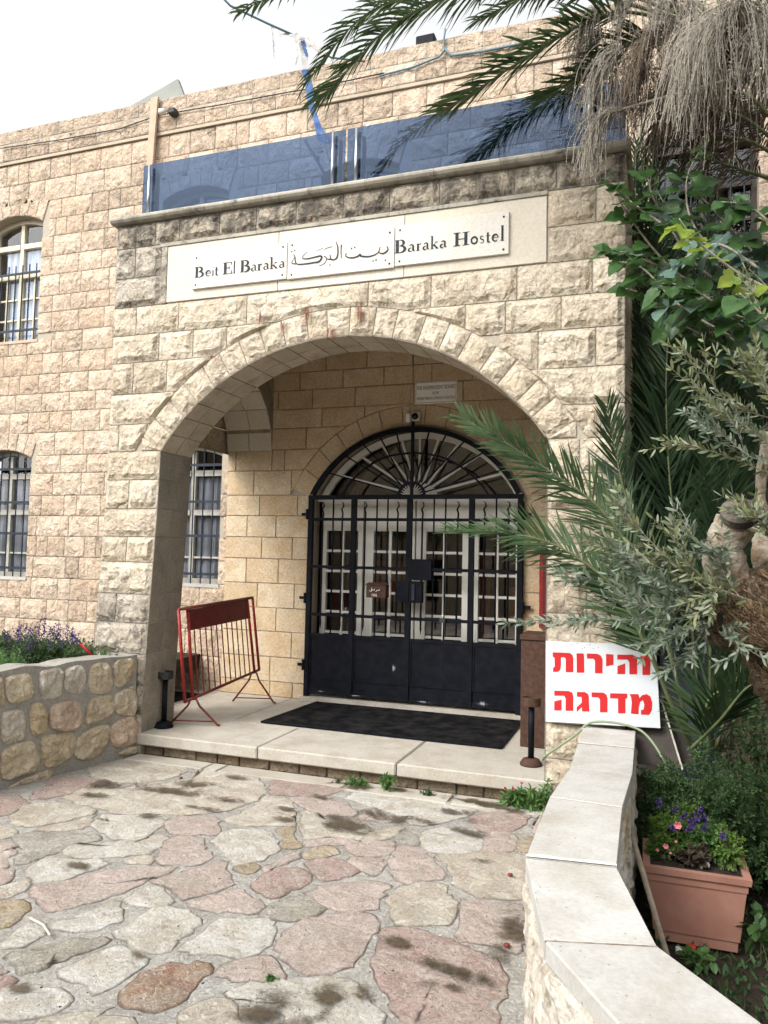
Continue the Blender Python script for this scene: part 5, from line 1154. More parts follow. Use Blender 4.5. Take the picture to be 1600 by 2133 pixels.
# =================================================================== PLANTER WALL (left)
pw = thing('planter_wall', 'curved rubble retaining wall of yellow limestone in grey cement, left of the step', 'wall', (-2.9, -.6, GZ))
Pa, Pb = Vector((-2.735, -.045, 0)), Vector((-3.02, -1.25, 0)); Pc = Vector((-3.5, -2.3, 0)); ZT = .60
nrp = (Pb-Pa).normalized().cross(Vector((0, 0, 1)));  nrp = nrp if nrp.x > 0 else -nrp
def onp(px, py): d = ray(px, py); t = (Pa-CAM).dot(nrp)/d.dot(nrp); return CAM+d*t
mb = MB(); back = -nrp*.20
def top(t): return ZT+.02*noise.noise(Vector((t*6, 1, 2)))
K = 16
for i in range(K):
    t0, t1 = i/K, (i+1)/K; a, b = Pa.lerp(Pb, t0), Pa.lerp(Pb, t1); v = []
    for p, t in ((a, t0), (b, t1)): v += [(p.x, p.y, GZ-.05), (p.x, p.y, top(t)), (p.x+back.x, p.y+back.y, top(t)), (p.x+back.x, p.y+back.y, GZ-.05)]
    mb.add(v, [(0, 4, 5, 1), (1, 5, 6, 2), (2, 6, 7, 3)])
mb.add([(Pa.x, Pa.y, GZ), (Pa.x, Pa.y, top(0)), (Pa.x+back.x, Pa.y+back.y, top(0)), (Pa.x+back.x, Pa.y+back.y, GZ)], [(0, 1, 2, 3)])
n2 = (Pc-Pb).normalized().cross(Vector((0, 0, 1))); n2 = n2 if n2.x > 0 else -n2
v = []
for p in (Pb, Pc): v += [(p.x, p.y, GZ-.05), (p.x, p.y, ZT), (p.x-n2.x*.2, p.y-n2.y*.2, ZT), (p.x-n2.x*.2, p.y-n2.y*.2, GZ-.05)]
mb.add(v, [(0, 4, 5, 1), (1, 5, 6, 2), (2, 6, 7, 3)]); obj('cement_body', mb, M['cement'], pw)
def z4c(*q): return [onp(x/3.81, 1280+y/3.81) for x, y in q]
PW = [('wallstone', [(-60, 520), (25, 512), (28, 700), (10, 730), (-60, 740)]), ('wallstone', [(40, 515), (150, 475), (245, 478), (265, 640), (180, 690), (60, 695)]), ('wallpale', [(308, 470), (380, 435), (485, 430), (490, 540), (465, 650), (330, 665)]),
 ('wallpale', [(515, 450), (580, 410), (655, 410), (680, 540), (640, 630), (520, 605)]), ('wallstone', [(715, 420), (840, 380), (880, 450), (880, 600), (720, 620)]), ('wallstone', [(905, 385), (1030, 345), (1070, 380), (1060, 480), (960, 575), (910, 560)]),
 ('wallpale', [(5, 800), (60, 760), (180, 765), (195, 930), (160, 1000), (60, 1030), (5, 980)]), ('wallstone', [(235, 745), (290, 695), (350, 720), (372, 900), (330, 950), (245, 950)]), ('wallpink', [(400, 740), (550, 680), (640, 720), (652, 840), (590, 915), (400, 905)]),
 ('wallstone', [(690, 700), (790, 645), (890, 650), (885, 800), (700, 865), (672, 860)]), ('wallstone', [(910, 640), (1010, 580), (1075, 580), (1075, 790), (980, 800), (908, 770)]),
 ('wallstone', [(10, 1100), (130, 1020), (260, 1005), (312, 1150), (290, 1220), (120, 1290), (5, 1300)]), ('wallstone', [(320, 985), (440, 945), (595, 945), (590, 1080), (500, 1180), (350, 1210)]), ('wallstone', [(605, 1010), (690, 910), (850, 870), (860, 1000), (780, 1130), (600, 1145)]),
 ('wallpink', [(875, 900), (990, 815), (1070, 820), (1085, 980), (990, 1050), (885, 1040)]), ('wallstone', [(60, 1370), (180, 1300), (330, 1245), (415, 1235), (400, 1290), (230, 1370), (80, 1395)]), ('wallstone', [(930, 1105), (1000, 1060), (1070, 1045), (1070, 1100), (1000, 1115)]),
 ('wallstone', [(-300, 850), (-60, 800), (-20, 1000), (-60, 1060), (-280, 1090)]), ('wallstone', [(-300, 560), (-90, 530), (-80, 750), (-280, 800)]), ('wallpink', [(-300, 1140), (-40, 1090), (-20, 1310), (-260, 1400)])]
for mm, q in PW: chunk(pw, z4c(*q), nrp, M[mm], .026)
for k in range(3):
    for j in range(5):
        pts = [];
        for du, dz in ((.04, .02), (.5, 0), (.96, .02), (1, .5), (.96, .95), (.5, 1), (.04, .95), (0, .5)):
            p = Pb.lerp(Pc, min(1, .05+(j+du*.93)/5)); pts.append(Vector((p.x, p.y, GZ+.02+.24*(k+dz*.93))))
        chunk(pw, pts, n2, M['wallstone'], .03)
mb = MB(); q = [Pa-nrp*.18+Vector((0, 0, 0)), Pb-nrp*.18, Vector((-3.7, -2.3, 0)), Vector((-7.5, -2.3, 0)), Vector((-7.5, FY, 0)), Vector((-3.4, FY, 0)), Vector((-3.2, -.02, 0))]
mb.poly([(p.x, p.y, .20) for p in q], (0, 0, .15)); fb = obj('flower_bed_soil', mb, M['soil']); fb['kind'] = 'structure'
# =================================================================== TERRACE RAILING
rg = thing('glass_railing', 'blue tinted glass balustrade with steel posts on top of the porch', 'railing', (-1.1, .06, 4.108))
yG_ = .06
def gp(px, py): return at(px, py, y=yG_)
for (a, b) in ((xat(297, yG_, 4.3), xat(718, yG_, 4.3)), (xat(723, yG_, 4.3), XR+.0)):
    mb = MB(); mb.box(a, b, yG_, yG_+.012, 4.12, 4.565); obj('glass_panel', mb, M['rail_glass'], rg)
for px in (310, 693, 742, 1227):
    X_ = xat(px, yG_-.03, 4.35); mb = MB(); mb.tube([(X_, yG_-.03, 4.105), (X_, yG_-.03, 4.54)], .011, 12); po = obj('post', mb, M['steel'], rg, True)
    mb = MB(); mb.box(X_+.03, X_+.045, yG_+.015, yG_+.05, 4.12, 4.5); obj('clamp', mb, M['iron'], po)
# =================================================================== ROOF EDGE, CABLES
def yy(px, py, y=FY-.05): return at(px, py, y=y)
mb = MB(); mb.box(-4.9, -3.75, 2.6, 2.64, 6.55, 6.6); q = [at(262, 226, y=2.3), at(370, 164, y=2.3), at(396, 196, y=2.3), at(300, 222, y=2.3)]
mb = MB(); mb.poly([q[0], q[3]+Vector((0, 0, -.1)), q[2]+Vector((0, 0, -.2)), q[1]], (0, .05, 0)); mb.f += [tuple(i+4 for i in t) for t in tessellate_polygon([[Vector(v) for v in mb.v[:4]]])]; tag(obj('roof_sheet', mb, M['roofpanel']), 'pale sloping sheet standing up behind the roof parapet', 'roof sheet')
a, b = yy(325, 205), yy(314, 352); mb = MB(); mb.poly([(a.x-.045, FY-.05, a.z), (a.x+.045, FY-.05, a.z), (b.x+.035, FY-.05, b.z-.1), (b.x-.04, FY-.05, b.z-.1)], (0, -.03, 0)); tag(obj('downpipe', mb, M['pipe']), 'flat brown painted downpipe on the upper wall left of the glass railing', 'pipe')
c = yy(347, 233, FY-.1); fl_ = thing('wall_lamp', 'small grey floodlight fixed near the roof beside the downpipe', 'lamp', tuple(c))
mb = MB(); mb.lathe((0, 0, 0), [(.012, 0), (.03, .02), (.036, .07), (.03, .075)], 12); mb.v = [(c.x-z, c.y-.02+x, c.z+y) for x, y, z in mb.v]; obj('lamp_head', mb, M['camwhite'], fl_, True)
mb = MB(); mb.bevbox(c.x+.02, c.x+.11, c.y-.02, FY-.03, c.z-.03, c.z+.03, .008); obj('bracket', mb, M['darkcable'], fl_)
mb = MB(); mb.tube([yy(0, 309), yy(120, 292), yy(250, 268), yy(330, 240), yy(460, 218), yy(600, 192), yy(640, 186), yy(800, 152)], .007, 5); tag(obj('wall_cable', mb, M['darkcable'], None, True), 'long dark cable running along the top of the facade', 'cable')
mb = MB(); mb.tube([yy(790, 158), yy(860, 140), yy(915, 118), yy(926, 105), yy(924, 85), yy(928, 60)], .010, 6); mb.tube([yy(926, 100), yy(940, 116), yy(1000, 108), yy(1060, 96), yy(1100, 88)], .012, 6); tag(obj('conduit', mb, M['cable'], None, True), 'green conduit looping up over the parapet at upper right', 'cable')
a = at(872, 80, y=2.4); mb = MB(); mb.bevbox(a.x, a.x+.20, 2.3, 2.6, a.z-.40, a.z-.04, .01); tag(obj('roof_tank', mb, M['iron']), 'dark box on the roof behind the palm frond', 'tank')
sc_ = [(440, -30, 0), (480, 12, .1), (560, 50, .3), (605, 70, .4), (645, 92, .6), (690, 120, 1.2), (760, 128, 1.7)]
fc = thing('cloth_line', 'sagging blue line with tattered white and blue cloth hanging over the roof edge', 'cloth line', tuple(at(605, 70, y=.4)))
mb = MB(); mb.tube([at(x, y, y=d) for x, y, d in sc_], .009, 6); obj('line', mb, M['cable'], fc, True)
def cloth(path, ws, m, y, name):
    pts = smoothp(path, 5); n = len(pts); mb = MB(); P_ = [at(p[0], p[1], y=y) for p in pts]
    for i, p in enumerate(P_):
        wv = ws[0]+(ws[1]-ws[0])*i/(n-1)
        for s in (-1, -.3, .4, 1): mb.v.append((p.x+s*wv*(1+.3*noise.noise(Vector((i*.9, s*3, 1)))), p.y+.03*noise.noise(Vector((i*.7, s*2, 5))), p.z+.02*noise.noise(Vector((i*.5, s*2, 9)))))
    mb.f = [(i*4+k, i*4+k+1, i*4+k+5, i*4+k+4) for i in range(n-1) for k in range(3)]; return obj(name, mb, m, fc, True)
cloth([(565, 52), (590, 70), (612, 72), (628, 85)], (.01, .06), M['cloth'], .4, 'cloth_strip'); cloth([(625, 75), (650, 92), (680, 118)], (.05, .02), M['cloth'], .5, 'cloth_strip')
cloth([(627, 75), (632, 105), (636, 145)], (.03, .035), M['cloth'], .45, 'cloth_strip'); cloth([(630, 80), (634, 100), (640, 118)], (.02, .012), M['blueclo'], .43, 'cloth_strip')
cloth([(636, 143), (642, 170), (648, 215), (660, 255), (668, 290), (690, 300)], (.035, .02), M['blueclo'], .5, 'cloth_strip'); cloth([(660, 255), (680, 285), (700, 305), (722, 318)], (.02, .01), M['blueclo'], .5, 'cloth_strip')
cloth([(566, 52), (569, 80), (571, 120)], (.006, .003), M['cloth'], .4, 'cloth_strip'); cloth([(618, 80), (620, 110), (616, 135)], (.012, .004), M['cloth'], .4, 'cloth_strip')
mb = MB(); mb.tube([at(636, 293, y=.9), at(690, 386, y=.3)], .012, 6); tag(obj('brace_rod', mb, M['darkcable']), 'dark slanting rod behind the left glass panel on the terrace', 'rod')
# =================================================================== CAUTION SIGN AND THINGS BY THE PILLAR
yC = -.055
cs = thing('caution_sign', 'white board with two lines of red Hebrew letters leaning on the right pillar', 'sign', (.7, yC, .378))
q = [at(1137, 1335, y=yC), at(1366, 1345, y=yC), at(1376, 1517, y=yC), at(1137, 1503, y=yC)]
mb = MB(); mb.poly(q, (0, .012, 0)); mb.f += [tuple(i+4 for i in t)[::-1] for t in tessellate_polygon([[Vector((p.x, 0, p.z)) for p in q]])]; obj('board', mb, M['white'], cs)
HB = [[(425, 300), (560, 305), (580, 320), (588, 345), (588, 458), (528, 458), (528, 350), (515, 340), (490, 340), (490, 400), (485, 440), (465, 455), (427, 455), (427, 425), (440, 415), (440, 345), (425, 335)],
 [(613, 308), (665, 308), (673, 318), (675, 462), (616, 462), (614, 345)], [(695, 310), (780, 312), (805, 325), (820, 355), (820, 467), (760, 467), (760, 370), (750, 352), (697, 350)], [(848, 313), (907, 318), (907, 400), (848, 412)],
 [(937, 318), (1060, 320), (1085, 335), (1095, 360), (1095, 475), (1033, 475), (1033, 380), (1020, 358), (937, 358)], [(938, 410), (1000, 388), (1000, 474), (938, 474)], [(1120, 322), (1205, 326), (1222, 340), (1213, 365), (1200, 378), (1198, 480), (1137, 480), (1137, 380), (1120, 360)],
 [(437, 605), (550, 607), (580, 620), (588, 650), (588, 765), (527, 765), (527, 665), (515, 645), (437, 645)], [(437, 690), (495, 675), (495, 762), (437, 762)], [(617, 615), (680, 615), (705, 630), (712, 655), (712, 690), (717, 770), (658, 770), (655, 735), (615, 775), (615, 735), (655, 700), (655, 655), (617, 652)],
 [(733, 618), (825, 620), (850, 635), (860, 665), (860, 777), (800, 777), (800, 675), (785, 658), (733, 656)], [(880, 625), (1017, 628), (1017, 665), (1002, 668), (1002, 785), (943, 785), (943, 668), (880, 665)],
 [(1035, 632), (1105, 632), (1113, 665), (1135, 640), (1170, 632), (1200, 650), (1215, 700), (1212, 760), (1190, 797), (1125, 795), (1125, 757), (1145, 755), (1152, 715), (1140, 680), (1120, 692), (1108, 740), (1106, 792), (1045, 787), (1052, 700), (1047, 660)]]
for L in HB:
    pts = [at(1040+x/3.81, 1280+y/3.81, y=yC-.0012) for x, y in L]; mb = MB(); mb.v = [tuple(p) for p in pts]; mb.f = [tuple(t) for t in tessellate_polygon([[Vector((p.x, 0, p.z)) for p in pts]])]; obj('letter', mb, M['redprint'], cs)
mb = MB(); 
for k in range(40):
    p = at(rnd.uniform(1145, 1350), rnd.uniform(1339, 1352) if k < 32 else rnd.uniform(1352, 1500), y=yC-.0015); r = rnd.uniform(.0008, .0028); mb.add([(p.x+r*cos(t*pi/3), p.y, p.z+r*sin(t*pi/3)) for t in range(6)], [(0, 1, 2, 3, 4, 5)])
obj('dirt_specks', mb, M['blackprint'], cs, kind='stuff')
for k, (pa, pb, off) in enumerate((((1372, 1455), (1398, 1545), 0), ((1385, 1452), (1430, 1540), .12))):
    a = at(*pa, y=.05+off); b = at(*pb, y=-.02+off)
    t = thing('board_panel', ('front' if k == 0 else 'rear')+' one of two dark plywood panels with pale rounded edges behind the sign', 'board', tuple(b))
    mb = MB(); pts = [a+Vector((-.25, 0, 0)), a, a+(b-a)*.12+Vector((.015, 0, 0)), a+(b-a)*1.6+Vector((.02, 0, 0)), a+(b-a)*1.6+Vector((-.25, 0, 0))]; mb.poly(pts, (0, .012, 0)); obj('panel', mb, M['ply'], t)
    mb = MB(); mb.sweep([pts[0], pts[1], pts[2], pts[3]], .010, .022); obj('edge_band', mb, M['plyedge'], t)
a = at(1375, 1345, y=.55); mb = MB(); mb.bevbox(a.x, a.x+.36, .5, .8, -.38, a.z+.02, .01); tag(obj('grey_cabinet', mb, M['greybox']), 'blue-grey metal cabinet standing behind the caution sign and palm stems', 'cabinet')
hp = [at(1131, 1583, y=-.02), at(1136, 1575, y=-.06), at(1160, 1558, y=-.09), at(1200, 1530, y=-.10), at(1228, 1506, y=-.10), at(1270, 1504, y=-.10), at(1320, 1515, y=-.11), at(1350, 1535, y=-.14), at(1380, 1580, y=-.2), at(1400, 1640, y=-.2)]
mb = MB(); pts = []
for i in range(len(hp)-1):
    a, b, c, d = hp[max(0, i-1)], hp[i], hp[i+1], hp[min(len(hp)-1, i+2)]
    for s in range(4): t = s/4; pts.append(.5*((2*b)+(c-a)*t+(2*a-5*b+4*c-d)*t*t+(3*b-a-3*c+d)*t**3))
mb.tube(pts, .0075, 8); tag(obj('garden_hose', mb, M['hose'], None, True), 'pale green hose arching from the step over the end of the low wall', 'hose')
# =================================================================== VEGETATION
def leafq(mb, p, d, n, L, W_, fold=.15, droop=.0, segs=2):
    """a small oval leaf, folded along its midrib"""
    s = d.cross(n); s = s.normalized() if s.length > 1e-5 else d.orthogonal().normalized(); n = s.cross(d); b = len(mb.v); f_ = n*W_*fold; g = Vector((0, 0, droop*L))
    q1, q2, t = p+d*L*.28, p+d*L*.70-g*.4, p+d*L-g
    mb.v += [tuple(p), tuple(q1+s*W_*.43+f_), tuple(q1-s*W_*.43+f_), tuple(q2+s*W_*.45+f_), tuple(q2-s*W_*.45+f_), tuple(t), tuple(q1), tuple(q2)]
    mb.f += [(b, b+1, b+6), (b, b+6, b+2), (b+1, b+3, b+7, b+6), (b+2, b+6, b+7, b+4), (b+3, b+5, b+7), (b+7, b+5, b+4)]
def curve(pts, k=8):
    out = []
    for i in range(len(pts)-1):
        a, b, c, d = pts[max(0, i-1)], pts[i], pts[i+1], pts[min(len(pts)-1, i+2)]
        for s in range(k): t = s/k; out.append(.5*((2*b)+(c-a)*t+(2*a-5*b+4*c-d)*t*t+(3*b-a-3*c+d)*t**3))
    return out+[pts[-1]]
def rv(): return Vector((rnd.gauss(0, 1), rnd.gauss(0, 1), rnd.gauss(0, 1))).normalized()
def frond(parent, pts, L, n, m, W_=.02, ang=(62, 28), droop=.25, side=None, start=.12, r=.012, vee=.25, lmin=.45):
    P_ = curve([Vector(p) for p in pts]); cum = [0]
    for a, b in zip(P_, P_[1:]): cum.append(cum[-1]+(b-a).length)
    T = cum[-1]; mb = MB(); side = Vector(side) if side else None
    rs = [r*(1-.8*i/(len(P_)-1)) for i in range(len(P_))]
    for i in range(n):
        t = start+(1-start)*i/(n-1); s = t*T; j = max(k for k in range(len(cum)) if cum[k] <= s+1e-9); j = min(j, len(P_)-2)
        p = P_[j].lerp(P_[j+1], (s-cum[j])/max(1e-6, cum[j+1]-cum[j])); tg = (P_[j+1]-P_[j]).normalized()
        sd_ = side if side else tg.cross(Vector((0, 0, 1)))
        sd_ = (sd_-tg*sd_.dot(tg)).normalized(); nn = sd_.cross(tg); nn = nn if nn.z > 0 else -nn
        for sg_ in (-1, 1):
            if rnd.random() < .05: continue
            a = radians(ang[0]+(ang[1]-ang[0])*t+rnd.gauss(0, 8)+6*sin(i*.9+sg_)); ll = L*(lmin+(1-lmin)*sin(pi*min(1, .18+t*.8)))*rnd.uniform(.82, 1.1)
            d = (tg*cos(a)+sd_*sg_*sin(a)+nn*(vee+rnd.uniform(-.12, .12))).normalized(); dr = droop*rnd.uniform(.5, 1.4)
            w_ = W_*rnd.uniform(.8, 1.1); sw = d.cross(nn+rv()*.35); sw = sw.normalized()*w_/2
            p1_ = p+d*ll*.35-Vector((0, 0, dr*ll*.05)); p2_ = p+d*ll*.72-Vector((0, 0, dr*ll*.28)); p3_ = p+d*ll-Vector((0, 0, dr*ll*.62)); fo = nn*w_*.18
            b = len(mb.v); mb.v += [tuple(q) for q in (p+sw*.5, p-sw*.5, p1_+sw, p1_-sw, p2_+sw*.75, p2_-sw*.75, p3_)]
            mb.f += [(b, b+2, b+3, b+1), (b+2, b+4, b+5, b+3), (b+4, b+6, b+5)]
    fo_ = obj('frond', mb, m, parent)
    mb = MB(); mb.tube(P_, rs, 6); obj('midrib', mb, M['petiole'], fo_, True); return fo_
A_ = lambda x, y, d: at(x, y, y=d)
# --- tall date palm: crown at the upper right
tp = thing('date_palm', 'tall date palm with green fronds and hanging dry fruit stalks at the upper right', 'palm tree', (2.55, .1, -.38))
mb = MB(); pts = [Vector((2.62+.03*sin(z*2), .15, z)) for z in [-.38+.2*k for k in range(27)]]; mb.tube(pts, [.26+.03*noise.noise(Vector((k*1.7, 0, 0))) for k in range(27)], 14)
mb.v = [(x+.03*noise.noise(Vector((x*9, y*9, z*9))), y+.03*noise.noise(Vector((x*9, z*9, y*9))), z) for x, y, z in mb.v]; obj('trunk', mb, M['fibre'], tp)
CRN = Vector((2.05, -.1, 4.95))
mb = MB()
for k in range(70):
    a = rnd.uniform(0, 2*pi); z = rnd.uniform(3.6, 4.95); r_ = .24; p = Vector((2.55+cos(a)*r_*.8, .1+sin(a)*r_*.8, z)); q_ = p+Vector((cos(a)*.26, sin(a)*.26, .12)); mb.bar(p, q_, .09*rnd.uniform(.7, 1.1), .03, (0, 0, 1))
obj('leaf_bases', mb, M['fibre'], tp, kind='stuff')
FR = [  # path (px,py,y), leaflet length, count, droop, material
 ([(1420, 30, -.3), (1150, -60, -.6), (980, -30, -.7), (880, 15, -.8), (800, 65, -.85), (725, 145, -.9), (668, 205, -.9)], .27, 62, .55, 'palm'),
 ([(1420, 40, -.3), (1200, -20, -.5), (1010, -45, -.5), (880, -20, -.55), (770, 25, -.6), (700, 90, -.6), (640, 170, -.6)], .20, 46, .5, 'palm'),
 ([(1420, 50, -.25), (1300, 25, -.45), (1200, 55, -.55), (1110, 110, -.65), (1020, 170, -.7), (950, 215, -.7), (920, 232, -.7)], .26, 52, .32, 'palm'),
 ([(1420, 60, -.25), (1330, 80, -.3), (1250, 135, -.35), (1190, 170, -.4), (1130, 205, -.4)], .24, 34, .25, 'palm'),
 ([(1420, 20, -.3), (1150, -90, -.5), (900, -90, -.6), (700, -60, -.6), (560, -5, -.6), (500, 25, -.6)], .16, 46, .8, 'palm'),
 ([(1420, 20, .2), (1250, -40, .3), (1050, -40, .3), (900, -25, .35), (780, 5, .4)], .24, 44, .3, 'palm'),
 ([(1480, 30, -.2), (1350, -60, -.1), (1200, -50, 0), (1080, 0, .1), (1000, 40, .1)], .22, 40, .6, 'palm'),
 ([(1380, 90, .3), (1290, 130, .4), (1225, 180, .55), (1130, 220, .7), (1060, 265, .8), (990, 330, .85)], .24, 46, .7, 'palm'),
 ([(1500, 30, .4), (1700, -60, .6), (1900, 60, .9)], .4, 40, .5, 'palm'), ([(1500, 30, -.4), (1750, -100, -.9), (2000, 100, -1.5)], .4, 40, .5, 'palm'),
 ([(1500, 20, .1), (1450, -250, .2), (1350, -400, .4)], .4, 40, .3, 'palm'), ([(1520, 40, .4), (1560, -260, .8), (1650, -420, 1.2)], .4, 40, .3, 'palm')]
for path, L, n, dr, mm in FR: frond(tp, [A_(*p) for p in path], L*1.35, int(n*1.5), M[mm], W_=.018, droop=dr, start=.22, ang=(58, 22))
# dry fruit stalks
def bundle(px, py, y, nst_, L, spread, drx, m, rad=.0020, fan=.3):
    c = A_(px, py, y); mb = MB()
    for k in range(int(nst_*.72)):
        d = Vector((drx+rnd.gauss(0, spread), rnd.gauss(0, spread*.8), rnd.uniform(-.1, .45))).normalized(); v_ = d*rnd.uniform(.5, 1.05)*fan; p = c+rv()*.03; pts = [p]; ll = L*rnd.uniform(.5, 1.); n_ = 9
        for i in range(n_):
            v_ = v_*.80+Vector((0, 0, -.36))*.22+rv()*.042; pts.append(pts[-1]+v_.normalized()*ll/n_)
        mb.tube(pts, [rad]*4+[rad*.8]*6, 3, False)
        if True:
            for i in range(3, 10):
                for _ in range(2): q = pts[i].lerp(pts[i-1], rnd.random()); mb.tube([q, q+rv()*.012], rad*.8, 3, False)
    mb_c = obj('fruit_stalk_bundle', mb, m, tp, kind='stuff'); return mb_c
BU = [(1250, 20, -.5, 110, .42, .5, -.8, 'straw'), (1330, -20, -.5, 110, .50, .5, -.2, 'straw'), (1400, 0, -.5, 110, .45, .4, .0, 'straw'), (1365, 85, -.45, 170, .62, .5, -.9, 'strawdark'), (1290, 105, -.5, 140, .60, .5, -.9, 'straw'),
      (1380, 60, -.4, 120, .70, .5, -.2, 'strawdark'), (1530, 20, -.9, 130, .80, .55, -.4, 'straw'), (1545, 10, -.9, 80, .85, .6, .3, 'straw'), (1490, 40, -.8, 120, .75, .5, -.9, 'straw'), (1275, 232, -.5, 120, .48, .45, -1.1, 'straw'), (1420, 190, -.2, 130, .45, .6, -.2, 'strawdark'),
      (1440, 120, -.1, 140, .5, .6, .2, 'strawdark'), (1350, 150, -.2, 120, .5, .6, -.2, 'strawdark'), (1600, 60, -.7, 90, .6, .6, .1, 'straw'), (1250, 70, -.3, 110, .5, .5, -.7, 'strawdark'), (1430, 20, -.5, 90, .5, .5, .1, 'straw')]
for a in BU: bundle(*a[:7], M[a[7]])
mb = MB(); mb.tube(curve([A_(1270, 235, -.5), A_(1340, 215, -.45), A_(1420, 192, -.4), A_(1520, 165, -.2)]), .008, 6); mb.tube(curve([A_(1200, 215, -.5), A_(1235, 218, -.5), A_(1270, 235, -.5)]), .004, 5); obj('fruit_stalk', mb, M['straw'], tp)
for path in (([1600, 370, .1], [1520, 345, 0], [1440, 320, -.1]), ([1610, 250, .1], [1560, 200, 0], [1480, 180, 0]), ([1610, 320, .1], [1550, 290, .0], [1460, 280, 0]), ([1610, 290, .2], [1540, 240, .1], [1440, 215, .1])):
    frond(tp, [A_(*p) for p in path], .22, 26, M['strawdark'], W_=.012, droop=.9, start=.1, r=.014)
for k in range(26):
    y_ = rnd.uniform(.25, 1.0); x0_ = rnd.uniform(1560, 1680); z0_ = rnd.uniform(-60, 140); ex = rnd.uniform(1330, 1600); ez = rnd.uniform(200, 380)
    frond(tp, [A_(x0_, z0_, y_), A_((x0_+ex)/2+20, (z0_+ez)/2-70, y_), A_(ex, ez, y_)], rnd.uniform(.25, .4), 34, M['strawdark'] if k % 3 else M['fibre'], W_=.016, droop=1.1, start=.05, r=.014)
